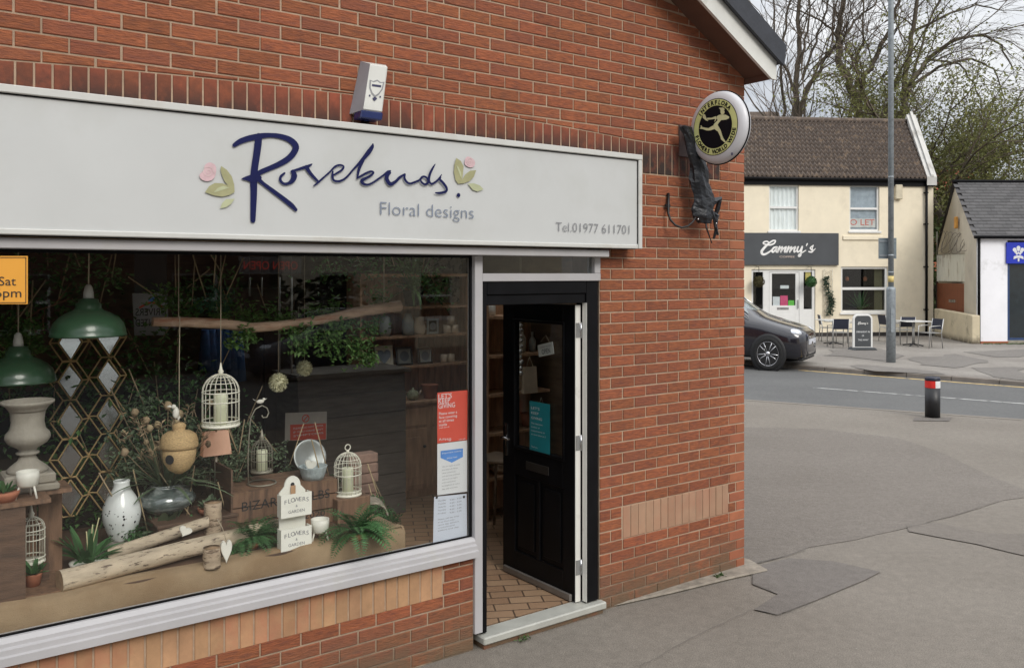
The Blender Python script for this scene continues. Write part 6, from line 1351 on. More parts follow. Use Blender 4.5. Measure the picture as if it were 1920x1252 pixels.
for i, st_ in enumerate(CS):
    q = [kc(c) for c in st_]; s_k2 = .30/(K(1400+1370/10.667, 470, -.09)[0]-K(1400+280/10.667, 470, -.09)[0]); cxk, czk = kc((820, 400)); b.ribbon([((u-cxk)*s_k2, (v-czk)*s_k2+.76) for u, v in q], [c[2]/10.667*.0186*s_k2*1.1 for c in st_], -.038-.0006*i, 3)
b.build('name_lettering', mat('sign_white_letters', (.75, .74, .72), .5), ab)
b = MB(); TOFF[0] = .012; fit(b, 'DRINK/EAT IN', -.19, .20, .50, .045, -.038); fit(b, 'OR', -.035, .035, .39, .045, -.038); fit(b, 'TAKE AWAY', -.15, .16, .27, .045, -.038); TOFF[0] = 0; b.build('message_lettering', PAPER, ab)
def mk_chair(label):
    t_ = thing('cafe_chair', label, 'chair', (0, 0, 0), 0, 'cafe chairs on the pavement')
    for sx in (-1, 1):
        MB().tube([(sx*.24, -.22, 0), (sx*.24, -.20, .64), (sx*.24, .16, .66)], .015, 6).build('leg', METAL, t_); MB().tube([(sx*.23, .24, 0), (sx*.23, .20, .45), (sx*.23, .27, .86)], .015, 6).build('leg', METAL, t_)
    b = MB(); [b.box(-.22, .22, -.22+.075*i, -.155+.075*i, .44, .455) for i in range(6)]; b.build('seat', METAL, t_)
    b = MB(); b.M = T(0, .22, .55) @ RX(-.17); b.box(-.225, .225, 0, .012, 0, .31); b.build('backrest', NAVYF, t_); return t_
ch0 = None
for (px, py, rz, lab) in ((1571, 651, PI, 'cafe chair with its back to the road, left of the pavement sign'), (1603, 643, -1.9, 'cafe chair turned to the left table, half hidden behind the pavement sign'), (1694, 645, PI+.1, 'cafe chair with its back to the road just right of the lamp post'), (1744, 652, -1.35, 'cafe chair at the far right, seen from the side beside the low wall'), (1668, 640, 1.7, 'cafe chair mostly hidden behind the foot of the lamp post'), (1552, 640, 1.4, 'cafe chair farthest left beside the cafe door')):
    p = GG(px, py, FPB); c = mk_chair(lab) if ch0 is None else copy_tree(ch0); ch0 = ch0 or c; c['label'] = lab; c.location = (p[0], p[1], FPB); c.rotation_euler.z = rz
def mk_table(lab, p):
    t_ = thing('cafe_table', lab, 'table', (p[0], p[1], FPB), .05, 'cafe tables on the pavement')
    b = MB(); b.box(-.42, .42, -.42, .42, .735, .755); b.build('top', mat('table_top', (.6, .6, .58), .35), t_, bevel=.006); MB().tube([(0, 0, .05), (0, 0, .735)], .03, 8).build('column', METAL, t_)
    b = MB(); [b.tube([(0, 0, .06), (.3*math.cos(a), .3*math.sin(a), .015)], .02, 6) for a in (.8, 2.37, 3.94, 5.5)]; b.build('base', INKB, t_)
mk_table('white topped square cafe table left of the pavement sign', GG(1562, 645, FPB)); mk_table('white topped square cafe table right of the lamp post', GG(1712, 648, FPB))

# ================================================================ low wall, gate, screen, razor wire
def wallseg(name, lab, cat, a, c, th, z0, za, zb, m, bev=.02):
    a, c = Vector(a), Vector(c); d_ = (c-a).normalized(); n_ = Vector((-d_.y, d_.x))*th/2; b = MB()
    ps_ = [a+n_, c+n_, c-n_, a-n_]; zs_ = [za, zb, zb, za]
    vs = [(q.x, q.y, z0) for q in ps_]+[(q.x, q.y, z) for q, z in zip(ps_, zs_)]
    b.add(vs, [(3, 2, 1, 0)[::1], (4, 5, 6, 7), (0, 1, 5, 4), (1, 2, 6, 5), (2, 3, 7, 6), (3, 0, 4, 7)]); o = b.build(name, m, bevel=bev); return tag(o, lab, cat) if lab else o
wallseg('low_wall', 'low cream rendered wall running from the cafe corner towards the white shop', 'wall', (14.93, 30.85), (14.42, 27.35), .24, FPB-.02, 1.06, .99, mat('wall_cream', (.58, .50, .35), .9, var=.1, vs=2, col2=(.2, .17, .12), c2=(.56, .7), c2s=1.5, dirt=((.07, .055, .04), .1, .32)))
gt = thing('timber_gate', 'brown timber gate with a small letter plate behind the low cream wall', 'gate', (15.02, 31.1, FPB), -PI/2)
BRN = mat('gate_brown', (.20, .065, .028), .6, var=.2, vs=3, stretch=(6, 6, 1))
b = MB(); [b.box(.11*i+.003, .11*i+.107, 0, .03, .05, 1.85) for i in range(21)]; b.build('boards', BRN, gt)
b = MB(); b.box(.85, 1.3, -.01, -.001, 1.2, 1.3); b.build('letter_plate', CHROME, gt)
for q0_, q1_ in ((-.05, -.002), (2.315, 2.37)): b = MB(); b.box(q0_, q1_, -.02, .05, 0, 1.9); b.build('gate_post', mat('post_dark', (.05, .035, .025), .8), gt)
sc_ = thing('corrugated_screen', 'off white corrugated sheet screen fixed above the brown gate', 'fence', (15.02, 31.1, FPB), -PI/2); b = MB(); vs = []; n = 92
for i in range(n+1): x = 2.32*i/n; yy = .0+(.035 if i % 4 < 2 else -.035); vs += [(x, yy, 1.92), (x, yy, 2.83)]
b.add(vs, [(2*i, 2*i+2, 2*i+3, 2*i+1) for i in range(n)]); b.build('sheet', mat('sheet_offwhite', (.66, .63, .52), .7, var=.08, col2=(.32, .24, .16), c2=(.55, .7), stretch=(2, 2, .4)), sc_)
b = MB(); b.box(0, 2.32, -.03, .05, 2.831, 2.86); b.box(0, 2.32, .045, .07, 1.9, 1.95); b.build('rail', RUST, sc_)
rw = thing('razor_wire', 'loose coils of razor wire above the corrugated screen', 'wire', (15.02, 31.1, 2.96), -PI/2); pts = []
for k in range(110): a = k*.42; x = .1+2.1*k/110; rr = .36+.06*math.sin(k*.37); pts.append((x+(.28+.2*math.sin(k*.19))*math.cos(a), .14*math.sin(a), .40+rr*math.sin(a)))
MB().tube(pts, .008, 4).build('coil', mat('wire_dark', (.16, .14, .12), .6, metal=.5), rw); MB().tube([(0, 0, 0), (0, 0, .8)], .02, 5).build('post', RUST, rw)

# ================================================================ white shop on the right
ws_t = thing('white_shop', 'white rendered single storey shop with dark slate roof and blue shopfront at the right edge', 'shop', (0, 0, 0), 0)
WR_ = mat('white_render', (.84, .84, .87), .8, var=.04, vs=2, col2=(.56, .56, .56), c2=(.55, .7), c2s=1)
SLATE = mat('slate', (.065, .062, .062), .75, var=.2, vs=3, bump=.2, bs=20, island=.2)
fc = Vector((14.52, 27.5)); fx = Vector((1, .03)).normalized(); gy = Vector((.29, 1.0)); zeav = 3.45; zrid = 5.40
def wp(u, v, z): q = fc+fx*u+gy*v; return (q.x, q.y, z)
b = MB(); b.add([wp(.0, 0, .0), wp(.98, 0, .0), wp(.98, 0, zeav), wp(0, 0, zeav)], [(0, 1, 2, 3)]); b.add([wp(.98, 0, 3.32), wp(9, 0, 3.32), wp(9, 0, zeav), wp(.98, 0, zeav)], [(0, 1, 2, 3)]); b.build('front_wall', WR_, ws_t)
b = MB(); b.add([wp(-.003, 6.2, 0), wp(-.003, -.0, 0), wp(-.003, 0, zeav), wp(-.003, 3.0, zrid), wp(-.003, 6.2, zeav-.2)], [(0, 1, 2, 3, 4)]); b.build('gable_wall', mat('gable_cream', (.52, .47, .38), .85, var=.08, vs=1.5, col2=(.4, .36, .29), c2=(.5, .7)), ws_t)
b = MB(); b.add([wp(.05, -.03, .0), wp(1.0, -.03, .0), wp(1.0, -.03, .17), wp(.05, -.03, .17), wp(.05, .0, .17), wp(1.0, 0, .17)], [(0, 1, 2, 3), (3, 2, 5, 4)]); b.build('brick_plinth', BRICK2, ws_t)
b = MB()
for r_ in range(18):
    v0, v1 = -.12+3.12*r_/18, -.12+3.12*(r_+1.15)/18; z0, z1 = zeav-.07+(zrid+.05-zeav+.07)*r_/18, zeav-.07+(zrid+.05-zeav+.07)*(r_+1.15)/18
    for c in range(30): u0 = -.12+.31*c+(.155 if r_ % 2 else 0); u1 = u0+.302; u0 = max(u0, -.12); b.add([wp(u0, v0, z0+.03), wp(u1, v0, z0+.03), wp(u1, v1, z1+.008), wp(u0, v1, z1+.008), wp(u0, v0, z0+.01), wp(u1, v0, z0+.01)], [(0, 1, 2, 3), (4, 5, 1, 0)])
b.add([wp(-.1, -.1, zeav-.08), wp(9, -.1, zeav-.08), wp(9, 3, zrid), wp(-.1, 3, zrid)], [(0, 1, 2, 3)]); b.add([wp(-.1, 3, zrid+.05), wp(9, 3, zrid+.05), wp(9, 6.3, zeav-.3), wp(-.1, 6.3, zeav-.3)], [(0, 1, 2, 3)]); b.build('roof', SLATE, ws_t)
b = MB(); b.tube([wp(-.12, 3, zrid+.07), wp(9, 3, zrid+.07)], .07, 6); b.tube([wp(-.1, -.14, zeav-.03), wp(9, -.14, zeav-.03)], .05, 8); q = wp(.05, -.1, 0); b.tube([(q[0], q[1], .02), (q[0], q[1], zeav-.04)], .045, 8); b.build('gutter_and_pipe', BLACKP, ws_t)
b = MB(); b.add([wp(1.0, .12, .25), wp(9, .12, .25), wp(9, .12, 2.62), wp(1.0, .12, 2.62)], [(0, 1, 2, 3)]); b.build('shop_glazing', mat('dark_glazing', (.012, .02, .025), .08, var=.3, spec=.8), ws_t)
BLF = mat('blue_frame', (.02, .05, .14), .5); b = MB()
for u0, u1, z0, z1 in ((.98, 1.05, .2, 2.62), (1.05, 9, .2, .27), (1.05, 9, 2.56, 2.62), (2.4, 2.47, .27, 2.56), (4.0, 4.07, .27, 2.56)):
    b.add([wp(u0, .02, z0), wp(u1, .02, z0), wp(u1, .02, z1), wp(u0, .02, z1), wp(u0, .12, z0), wp(u1, .12, z0), wp(u1, .12, z1), wp(u0, .12, z1)], [(0, 1, 2, 3), (1, 5, 6, 2), (4, 0, 3, 7), (3, 2, 6, 7)])
b.build('shopfront_frame', BLF, ws_t); b = MB(); b.add([wp(.98, 0, 0), wp(9, 0, 0), wp(9, 0, .2), wp(.98, 0, .2), wp(.98, .12, .2), wp(9, .12, .2)], [(0, 1, 2, 3), (3, 2, 5, 4)]); b.build('stall_riser', RUST, ws_t)
bs_ = thing('blue_sign', 'blue fascia sign with a white three plume crest on the white shop', 'sign', wp(.94, -.06, 0), math.atan2(.03, 1))
b = MB(); b.box(0, 8, 0, .05, 2.60, 3.26); b.build('panel', mat('royal_blue', (.01, .03, .42), .4, var=.03), bs_)
cx_, cz_ = .37, 2.93; b = MB()
for sx in (-1, 0, 1):
    for j, (ox, oz, r_) in enumerate(((sx*.105, .10+.06*(sx == 0), .062), (sx*.075, .04+.06*(sx == 0), .048), (sx*.045, -.03+.03*(sx == 0), .034))): b.disc(cx_+ox*1.15, -.004-.0006*(j+3*(sx+1)), cz_+oz, r_, 14)
b.prism([(cx_-.16, cz_-.20), (cx_-.05, cz_-.16), (cx_+.05, cz_-.16), (cx_+.16, cz_-.20), (cx_+.15, cz_-.11), (cx_+.05, cz_-.08), (cx_-.05, cz_-.08), (cx_-.15, cz_-.11)], -.012, -.004); b.prism([(cx_-.02, cz_-.27), (cx_+.02, cz_-.27), (cx_+.03, cz_-.17), (cx_-.03, cz_-.17)], -.013, -.005)
b.build('plume_crest', PAPER, bs_)
pp = Vector(wp(-.05, 2.55, 4.02)); b = MB(); b.box(-.05, .05, -.10, .10, -.20, .20); tag(b.build('alarm_box', mat('amber_box', (.62, .30, .06), .5), loc=pp-Vector((.05, 0, 0)), rotz=-.28, bevel=.02), 'small amber alarm box on the cream gable of the white shop', 'alarm')
b = MB(); r_ = random.Random(4)
for i in range(160): x = r_.uniform(0, 1.6); a = r_.uniform(0, 6.28); b.leaf((x, -.05+r_.gauss(0, .08), 0), (math.cos(a), math.sin(a), 1), (0, 0, 1), .07, .03)
tag(b.build('grass_tuft', WEED, loc=(14.55, 27.25, FPB)), 'patch of grass and weeds at the foot of the white shop wall', 'grass', kind='stuff')

# ================================================================ lamp post, bollard
GALV = mat('galvanised', (.3, .33, .35), .5, metal=.5, var=.2); GALV2 = mat('column_grey', (.27, .30, .32), .6, metal=.3, var=.12, vs=20, col2=(.18, .2, .21), c2=(.5, .7), c2s=9)
p = GG(1670.5, 679, FPB); lp = thing('lamp_post', 'tall grey steel lamp post with a wider base section in front of the cafe', 'lamp post', (p[0], p[1], FPB), 0)
mp_ = p[1]/1650
MB().lathe([(.110, 0), (.110, 1.78), (.102, 1.84), (.0655, 1.86)], 20).build('base_column', GALV2, lp)
MB().lathe([(.0655, 1.86), (.0655, 9.2), (.055, 9.3)], 16).build('pole', GALV2, lp)
b = MB(); b.box(-.045, .045, -.1125, -.1105, .75, 1.35); b.build('access_door', GALV2, lp)
z_ = A(1670, 384+8, p[1]).z; b = MB(); [b.lathe([(.068, q), (.068, q+.04)], 14) for q in (4.55, 2.2, 2.62)]; b.build('clamp', GALV, lp)
b = MB(); b.tube([(0, 0, 9.3), (.0, -.2, 9.6), (0, -1.2, 9.75)], .04, 8); b.build('arm', GALV2, lp); b = MB(); b.bc((0, -1.55, 9.75), (.22, .7, .12)); b.build('lantern_head', GALV2, lp, bevel=.03)
b = MB(); b.lathe([(.0675, 0), (.0675, .15)], 14, c=(0, 0, 1.98)); b.build('yellow_band', mat('sticker_yellow', (.62, .48, .18), .6), lp)
z0, z1 = A(1660, 485, p[1]).z-FPB, A(1660, 446, p[1]).z-FPB; x0, x1 = (1650-1670.5)*mp_, (1682-1670.5)*mp_
sp_ = thing('sign_box', 'grey back of a square road sign clamped to the lamp post', 'sign', (p[0], p[1], FPB), -.15)
b = MB(); b.box(x0, x1, .085, .10, z0, z1); b.build('plate', mat('sign_back', (.20, .24, .26), .5, metal=.3, var=.15), sp_); b = MB(); b.box(x0+.02, x1-.02, .068, .0845, z0+.06, z0+.10); b.box(x0+.02, x1-.02, .068, .0845, z1-.10, z1-.06); b.box(x0, x0+.012, .07, .0845, z0, z1); b.build('channel', GALV, sp_)
p = GG(1748.5, 782, .004); bo = thing('bollard', 'black bollard with red and white reflective band at the edge of the road', 'bollard', (p[0], p[1], 0), -.12)
k = p[1]/1650; rb = 13.3*k; hb_ = 77*k
MB().lathe([(rb, 0), (rb, hb_*.73)], 28).build('body', mat('bollard_black', (.012, .012, .014), .45, var=.2, bump=.3, bs=40), bo)
MB().lathe([(rb*.99, hb_*.901), (rb*1.02, hb_*.91), (rb*1.02, hb_*.965), (rb*.9, hb_*.99), (0, hb_)], 28).build('cap', mat('bollard_cap', (.012, .014, .03), .4), bo)
def arc_band(a0, a1, m, nm_):
    b = MB(); n = 16; vs = []
    for i in range(n+1): a = a0+(a1-a0)*i/n; vs += [(rb*1.005*math.cos(a), rb*1.005*math.sin(a), hb_*.731), (rb*1.005*math.cos(a), rb*1.005*math.sin(a), hb_*.900)]
    b.add(vs, [(2*i, 2*i+2, 2*i+3, 2*i+1) for i in range(n)], True); b.build(nm_, m, bo)
arc_band(PI*.75, PI*1.52, mat('band_red', (.62, .025, .02), .4), 'red_band'); arc_band(PI*1.52, PI*2.25, mat('band_white', (.72, .72, .72), .4), 'white_band'); arc_band(PI*.25, PI*.75, mat('bollard_black', None) if False else MATS['bollard_black'], 'rear_band')

# ================================================================ car
PAINT = mat('car_black', (.010, .009, .014), .18, var=.1, coat=1.0, spec=.6, rvar=.02); TYRE = mat('tyre', (.012, .012, .012), .85); RIM = mat('alloy', (.55, .55, .57), .25, metal=.9, var=.05); PLAS = mat('car_plastic', (.012, .012, .013), .6)
SCRN = mat('windscreen', (.12, .15, .15), .06, var=.3, spec=1.0, coat=.8)
def mk_car(lab, loc, rz, name='parked_car', m=PAINT):
    t_ = thing(name, lab, 'car', loc, rz)
    # stations along x (front = +x); rows: bottom, sill, bulge, shoulder, glass base, roof edge, roof middle  (half width, z)
    S = [(2.00, [(.30,.28),(.42,.30),(.50,.45),(.46,.60),(.40,.66),(.30,.68),(0,.69)]), (1.92, [(.55,.22),(.66,.26),(.72,.45),(.70,.64),(.62,.72),(.42,.76),(0,.78)]), (1.72, [(.65,.20),(.78,.26),(.84,.50),(.81,.72),(.72,.80),(.5,.85),(0,.87)]),
         (1.35, [(.66,.20),(.80,.26),(.865,.55),(.83,.79),(.74,.88),(.5,.93),(0,.95)]), (1.10, [(.66,.20),(.80,.26),(.865,.58),(.83,.86),(.74,.95),(.5,1.0),(0,1.02)]), (.90, [(.66,.20),(.80,.26),(.865,.60),(.83,.89),(.74,.985),(.5,1.05),(0,1.08)]),
         (.34, [(.66,.20),(.80,.26),(.865,.62),(.84,.93),(.76,1.02),(.60,1.38),(0,1.43)]), (-.20, [(.66,.20),(.80,.26),(.865,.62),(.84,.95),(.77,1.05),(.58,1.46),(0,1.51)]), (-1.0, [(.66,.20),(.80,.26),(.865,.64),(.84,.98),(.77,1.09),(.57,1.46),(0,1.50)]),
         (-1.55, [(.64,.22),(.78,.28),(.85,.66),(.82,1.0),(.74,1.12),(.53,1.38),(0,1.42)]), (-1.78, [(.60,.26),(.72,.32),(.78,.62),(.76,.98),(.68,1.08),(.45,1.12),(0,1.14)]), (-1.88, [(.5,.32),(.6,.36),(.66,.6),(.64,.9),(.56,.98),(.4,1.0),(0,1.01)])]
    b = MB(); vs = []; m_ = 13
    for x, row in S:
        for (y, z) in row: vs.append((x, -y, z))
        for (y, z) in row[-2::-1]: vs.append((x, y, z))
    ns = len(S); fs = [(i*m_+k, (i+1)*m_+k, (i+1)*m_+k+1, i*m_+k+1) for i in range(ns-1) for k in range(m_-1)]+[tuple(range(m_)), tuple(reversed(range((ns-1)*m_, ns*m_)))]+[(i*m_, i*m_+m_-1, (i+1)*m_+m_-1, (i+1)*m_) for i in range(ns-1)]
    b.add(vs, fs, True); bd = b.build('body', m, t_, subsurf=2)
    def V(i, k, s, off=.012): x, row = S[i]; y, z = row[k]; return Vector((x, s*(y+off), z))
    b = MB()   # windscreen strip between station 5 and 6/7, laid just above the body
    g = []
    for f in (0.12, .35, .6, .85, 1.0):
        x = .93*(1-f)+(.08)*f; za = 1.045*(1-f)+1.475*f+.05*math.sin(PI*f); yw = .66*(1-f)+.50*f
        g.append([(x-.10*abs(q)**2, yw*q, za+.02-.055*abs(q)**2) for q in (-1, -.6, -.2, .2, .6, 1)])
    vs = [p_ for r_ in g for p_ in r_]; b.add(vs, [(i*6+k, i*6+k+1, (i+1)*6+k+1, (i+1)*6+k) for i in range(4) for k in range(5)], True); b.build('windscreen', SCRN, t_)
    for s in (-1, 1):
        b = MB(); pts = [(.68, .795, 1.03), (.30, .655, 1.37), (-.2, .625, 1.445), (-.95, .62, 1.435), (-1.35, .635, 1.35), (-1.25, .79, 1.09), (-.3, .81, 1.06)]
        b.add([(x, s*y, z) for x, y, z in pts], [tuple(range(7)) if s > 0 else tuple(reversed(range(7)))]); b.build('side_window', SCRN, t_)
        b = MB(); b.tube([(.78, s*.80, 1.015), (.28, s*.69, 1.37), (-.2, s*.645, 1.47), (-1.0, s*.64, 1.46), (-1.5, s*.66, 1.32)], .014, 5); b.build('roof_trim', CHROME, t_)
        b = MB(); b.ball((1.70, s*.62, .72), .17, 14, 8, sc=(1.15, .85, .52)); hl = b.build('headlight', mat('headlight_glass', (.62, .65, .70), .12, spec=.9, coat=.8, metal=.3), t_)
        b = MB(); b.ball((1.84, s*.60, .43), .062, 10, 6, sc=(.8, 1, .85)); b.build('fog_lamp', RIM, t_)
        b = MB(); b.bc((.62, s*.93, 1.02), (.12, .2, .13)); b.build('wing_mirror', m, t_, bevel=.03)
        b = MB(); b.tube([(-.05, s*.872, .92), (-.22, s*.872, .93)], .014, 6); b.build('door_handle', CHROME, t_)
        for wx, nmw in ((1.22, 'front'), (-1.18, 'rear')):
            wt_ = MB(); M0 = T(wx, s*.80, .325) @ RX(-s*PI/2)
            b = MB(M0); b.lathe([(.30, -.02), (.385, -.01), (.385, .055), (.33, .058)], 32); b.build('wheel_arch', PLAS, t_)
            b = MB(M0); b.lathe([(.20, -.10), (.235, -.11), (.305, -.10), (.325, -.07), (.325, .05), (.305, .078), (.245, .085), (.236, .07)], 36); wh = b.build('wheel', TYRE, t_)
            b = MB(M0); b.lathe([(.24, .068), (.232, .076), (.222, .068), (.222, .0)], 36)
            for k in range(10):
                a = 2*PI*k/10+(.09 if k % 2 else -.09); b.tube([(.03*math.cos(a), .03*math.sin(a), .055), (.226*math.cos(a), .226*math.sin(a), .066)], [.018, .011], 5)
            b.lathe([(.045, .05), (.045, .075), (0, .078)], 14); b.build('rim', RIM, wh); b = MB(M0); b.lathe([(.235, .01), (0, .008)], 24); b.build('brake_shadow', PLAS, wh)
    b = MB(); b.prism([(-.36, 0), (.36, 0), (.36, .10), (-.36, .10)], 0, .01); b.M = Matrix(); b.v = [(1.985+v[1]*1, v[0], v[2]+.50) for v in b.v]; b.build('number_plate', mat('plate_blur', (.55, .57, .62), .4), t_)
    b = MB(); b.v = []; b.bc((1.93, 0, .33), (.1, .95, .13)); b.bc((1.86, 0, .22), (.12, 1.25, .05)); b.build('lower_grille', PLAS, t_, bevel=.02)
    b = MB(); b.bc((1.985, 0, .63), (.03, .5, .035)); b.build('chrome_bar', CHROME, t_, bevel=.01); return t_
p = GG(1434, 694, .0); CR = -.52; cl = Vector((p[0], p[1], 0)); fwd = Vector((math.cos(CR), math.sin(CR), 0)); sd_ = Vector((math.sin(CR), -math.cos(CR), 0))   # contact point of the near front wheel
car = mk_car('black hatchback with alloy wheels parked on the road in front of the cafe', cl-fwd*1.22-sd_*.80+Vector((0, 0, .004)), CR)
car.scale = (1.08, 1.06, 1.23)

# ================================================================ trees and far roofs
BARK = mat('bark', (.085, .07, .05), .9, var=.3, vs=4); TWIG = mat('twig', (.13, .10, .075), .9, var=.2, vs=2)
LEAFY = mat('spring_leaf', (.20, .205, .075), .7, island=.45, trans=.35)
def tree(label, x, Y, r0, hgt, seed, forks=3, spread=.5, leaves=0, depth=6, lean=(0, 0), lz=(0, 99), nm_='bare_tree', stems=1, droop=0.0, lsz=.16, lx=None, limbs=None, sub=3, sl=2.6):
    rr = random.Random(seed); X = (x-CXP)/F*Y; t_ = thing(nm_, label, 'tree', (X, Y, 0), 0); tr_ = MB(); tw_ = MB(); lv = MB(); cnt = [0]
    def br(p, d_, L, r, dp):
        n = 5 if dp > 2 else 3; pts = [p.copy()]; q = p.copy(); dd = d_.copy()
        for k in range(n):
            dd = (dd+Vector((rr.gauss(0, .19), rr.gauss(0, .16), rr.gauss(0, .10)+(.05 if dp > 1 else .02)-droop*(depth-dp)*.035))).normalized(); q = q+dd*L/n; pts.append(q.copy())
        r1 = r*.68; (tr_ if dp > depth-3 else tw_).tube(pts, [r+(r1-r)*i/n for i in range(n+1)], 7 if dp > depth-2 else (5 if dp > 3 else 3), cap=False)
        if leaves and dp <= 1 and lz[0] < q.z < lz[1] and (lx is None or lx[0] < q.x+X < lx[1]) :
            for i in range(leaves): v = Vector((rr.gauss(0, 1), rr.gauss(0, 1), rr.gauss(0, 1)))*.28; lv.leaf(pts[rr.randrange(len(pts))]+v, (rr.uniform(-1, 1), rr.uniform(-1, 1), rr.uniform(-1, .6)), (0, 0, 1), lsz*rr.uniform(.6, 1.2), lsz*.6)
        if dp == 0: return
        m = forks if dp > 1 else forks+1
        for k in range(m):
            f = rr.uniform(.35, 1.0) if k else 1.0; i = min(n, max(1, int(f*n))); a = rr.uniform(0, 2*PI); s_ = spread*rr.uniform(.6, 1.3) if k else spread*.35
            side = Vector((math.cos(a), math.sin(a)*.8, rr.uniform(-.2, .35))); nd_ = (dd+side*s_*1.2).normalized(); br(pts[i], nd_, L*rr.uniform(.62, .86), r1*(.97 if k == 0 else rr.uniform(.5, .85)), dp-1)
    for li, (px_, ra, rb_) in enumerate(limbs or []):
        pts = [A(q[0], q[1], Y+rr.uniform(-.6, .6)*(li > 0))-Vector((X, Y, 0)) for q in px_]; fine = []
        for i in range(len(pts)-1):
            for k in range(4): q = pts[i].lerp(pts[i+1], k/4); fine.append(q+Vector((rr.gauss(0, .05), rr.gauss(0, .05), 0)))
        fine.append(pts[-1]); m = len(fine); rad = [.62*(ra+(rb_-ra)*i/(m-1)) for i in range(m)]; tr_.tube(fine, rad, 8, cap=False)
        for i in range(2, m):
            if fine[i].z < 7.5: continue
            dd = (fine[i]-fine[i-1]).normalized()
            for c_ in range((i % 2) if i < m-1 else 3):
                a = rr.uniform(0, 2*PI); br(fine[i].copy(), (dd*.7+Vector((math.cos(a), math.sin(a)*.7, rr.uniform(-.1, .5)))*.8).normalized(), sl*rr.uniform(.6, 1.1), min(rad[i]*.5, .045), sub)
    for s_ in range(0 if limbs else stems):
        a = 2*PI*s_/max(1, stems)+rr.random(); d0 = Vector((lean[0]+(.18*math.cos(a) if stems > 1 else 0), lean[1]+(.1*math.sin(a) if stems > 1 else 0), 1)).normalized(); br(Vector((.25*math.cos(a) if stems > 1 else 0, .25*math.sin(a) if stems > 1 else 0, 0)), d0, hgt*.30, r0, depth)
    tr_.build('trunk', BARK, t_); tw_.build('twigs', TWIG, t_)
    if leaves: lv.build('crown', LEAFY, t_)
    return t_
tree('slim bare many stemmed tree nearest the shop roof', 1478, 47, .20, 17, 101, stems=4, spread=.38, forks=3, depth=5)
tree('bare tree with several rising stems behind the left part of the cafe roof', 1495, 46, .2, 0, 107, limbs=[([(1495,330),(1495,225),(1492,150),(1500,90),(1495,40),(1505,-30)], .30, .14), ([(1498,225),(1510,170),(1540,120),(1570,80),(1590,40)], .2, .07), ([(1470,235),(1465,120),(1475,30),(1490,-40)], .14, .07), ([(1490,180),(1470,120),(1452,60),(1450,-20)], .13, .06), ([(1505,150),(1530,80),(1550,20),(1560,-40)], .12, .06), ([(1500,120),(1515,60),(1520,-30)], .12, .06)], depth=5)
tree('large bare tree with a leaning forked trunk behind the middle of the cafe roof', 1612, 45, .3, 0, 203, limbs=[([(1614,330),(1612,225),(1605,190),(1592,150),(1572,110),(1571,60),(1580,20),(1575,-50)], .42, .18), ([(1612,205),(1616,150),(1640,110),(1665,60),(1680,20),(1700,-40)], .26, .10), ([(1571,70),(1540,40),(1500,20)], .11, .05), ([(1612,170),(1605,110),(1620,70),(1618,-30)], .13, .06), ([(1574,90),(1600,40),(1640,10),(1660,-30)], .12, .05)], depth=5)
tree('wide bare tree arching over the right end of the cafe roof', 1692, 44, .3, 0, 104, limbs=[([(1690,330),(1694,200),(1700,130),(1708,70),(1720,0),(1735,-50)], .30, .12), ([(1694,190),(1712,150),(1740,110),(1790,75),(1840,65),(1880,85),(1900,130)], .22, .05), ([(1700,170),(1760,125),(1820,110),(1865,130),(1885,190)], .14, .04), ([(1712,60),(1770,30),(1830,10),(1880,20)], .12, .04), ([(1740,112),(1800,120),(1830,170),(1850,230)], .09, .04), ([(1712,150),(1735,60),(1760,0),(1780,-40)], .12, .05)], depth=5, droop=.8, sl=2.3)
tree('bushy tree with fresh green leaves behind the gap beside the cafe', 1765, 42, .22, 16.0, 105, stems=3, spread=.62, forks=3, depth=5, leaves=19, nm_='leafing_tree', droop=.6, lsz=.17)
tree('lower leafing tree behind the right shop roof', 1825, 46, .20, 14, 106, stems=3, spread=.65, forks=3, depth=5, leaves=16, nm_='leafing_tree', droop=.8, lsz=.17)
tree('leafing tree behind the lamp post and cafe ridge', 1695, 50, .22, 16, 109, stems=3, spread=.55, forks=3, depth=5, leaves=9, nm_='leafing_tree')
# far roofs and hedge to close the horizon
def house(label, x0, x1, Y, ze, zr, m, mr, dep=7):
    a = (x0-CXP)/F*Y; c = (x1-CXP)/F*Y; t_ = thing('far_house', label, 'house', (a, Y, 0), 0); b = MB(); w_ = c-a; b.prism([(0, 0), (w_, 0), (w_, ze), (0, ze)], 0, dep); b.build('wall', m, t_)
    b = MB(); b.add([(-.3, -.3, ze-.05), (w_+.3, -.3, ze-.05), (w_+.3, dep/2, zr), (-.3, dep/2, zr), (w_+.3, dep+.3, ze-.05), (-.3, dep+.3, ze-.05), (-.3, -.3, ze-.2), (w_+.3, -.3, ze-.2)], [(0, 1, 2, 3), (3, 2, 4, 5), (6, 7, 1, 0)]); b.build('roof', mr, t_)
    b = MB(); [b.box(w_*f-.5, w_*f+.5, -.01, -.002, ze-1.9, ze-.6) for f in (.25, .75)]; b.build('window', DARKIN, t_); return t_
house('brown roofed house behind the left end of the cafe', 1300, 1482, 56, 7.5, 13.2, BRICK2, RP)
house('red roofed house behind the trees right of the cafe', 1740, 1850, 70, 9.0, 10.9, BRICK2, mat('red_roof', (.42, .07, .045), .8, var=.15))
house('long brick terrace hidden beyond the corner of the florist shop', 560, 1180, 42, 5.6, 8.6, BRICK2, SLATE)
house('grey house low behind the white shop', 1880, 2050, 60, 4.0, 6.0, RENDER, SLATE)
b = MB(); r_ = random.Random(8)
for i in range(9000):
    x = r_.uniform(0, 26); hh = 3.6+1.6*noise.noise(Vector((x*.35, 0, 4))); z = r_.uniform(0, hh); b.leaf((x, r_.gauss(0, .9), z), (r_.uniform(-1, 1), -.8, r_.uniform(-.6, .8)), (0, 0, 1), .34, .22)
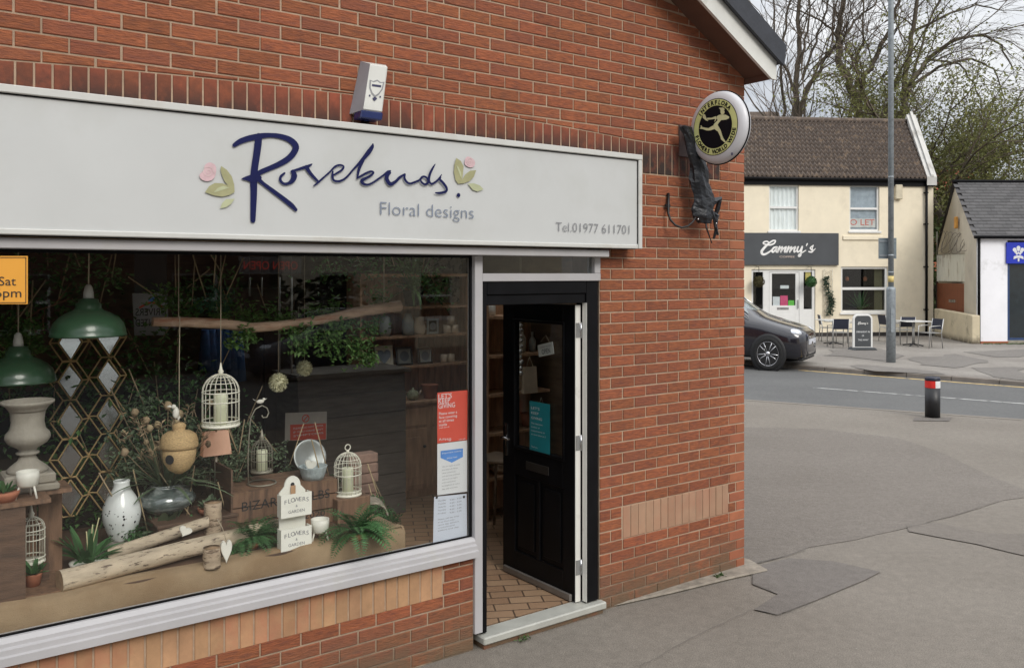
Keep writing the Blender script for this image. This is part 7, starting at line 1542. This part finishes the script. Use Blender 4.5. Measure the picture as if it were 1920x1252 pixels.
tag(b.build('hedge', mat('hedge_leaf', (.07, .095, .03), .8, island=.45, trans=.2), loc=(14, 38.5, 0)), 'dense green hedge and scrub closing the gap between the cafe and the white shop', 'hedge', kind='stuff')

# ================================================================ the near side of the street behind the camera (seen in the glass)
def near_house(label, o, rz, w_, ze, zr, m, mr, nwin):
    t_ = thing('opposite_house', label, 'house', (o[0], o[1], 0), rz); ops_ = []
    for i in range(nwin):
        cx = w_*(i+.5)/nwin; ops_ += [(cx-.6, cx+.6, .9, 2.3), (cx-.55, cx+.55, 3.5, 4.8)]
    b = MB(); wall_grid(b, 0, w_, 0, ze, ops_, 0, .25); b.build('wall', m, t_)
    b = MB(); b.box(.01, w_-.01, .26, 7, 0, ze-.01); b.build('inner_walls', DARKIN, t_)
    for (x0, x1, z0, z1) in ops_: window(x0, x1, z0, z1, t_, split=(z0+z1)/2)
    b = MB(); b.add([(-.3, -.3, ze-.05), (w_+.3, -.3, ze-.05), (w_+.3, 3.5, zr), (-.3, 3.5, zr), (w_+.3, 7.3, ze-.05), (-.3, 7.3, ze-.05), (-.3, -.3, ze-.2), (w_+.3, -.3, ze-.2)], [(0, 1, 2, 3), (3, 2, 4, 5), (6, 7, 1, 0)]); b.build('roof', mr, t_); return t_
DKB = mat('dark_brick', (.09, .045, .03), .9, var=.2, vs=3)
# they face the shop: local -y looks back towards the window
near_house('dark brick terrace across the street behind the camera', W(3.5, -19, 0), PHI+PI, 24, 7.2, 10.4, DKB, SLATE, 6)
near_house('cream rendered house across the street behind the camera, right of the terrace', W(13.8, -18.8, 0), PHI+PI, 10, 7.2, 10.2, RENDER, SLATE, 3)
b = MB(); r_ = random.Random(18)
for i in range(5200):
    x = r_.uniform(0, 26); hh = 2.1+.3*noise.noise(Vector((x*.5, 0, 4))); b.leaf((x, r_.gauss(0, .35), r_.uniform(0, hh)), (r_.uniform(-1, 1), .8, r_.uniform(-.6, .8)), (0, 0, 1), .26, .18)
tag(b.build('hedge', mat('hedge_dark', (.03, .045, .018), .8, island=.4), loc=W(-21, -16.5, 0), rotz=PHI), 'dark clipped hedge across the street behind the camera', 'hedge', kind='stuff')
b = MB(); q = [W(-30, -8, 0), W(10, -8, 0), W(10, -15.5, 0), W(-30, -15.5, 0)]; b.add([(v.x, v.y, .005) for v in q[::-1]], [(0, 1, 2, 3)]); struct('near_road', b, AS3)
car2 = mk_car('dark hatchback parked across the street behind the camera', W(3.0, -14, .005), PHI+PI, m=mat('car_navy', (.02, .025, .04), .2, coat=1.0))
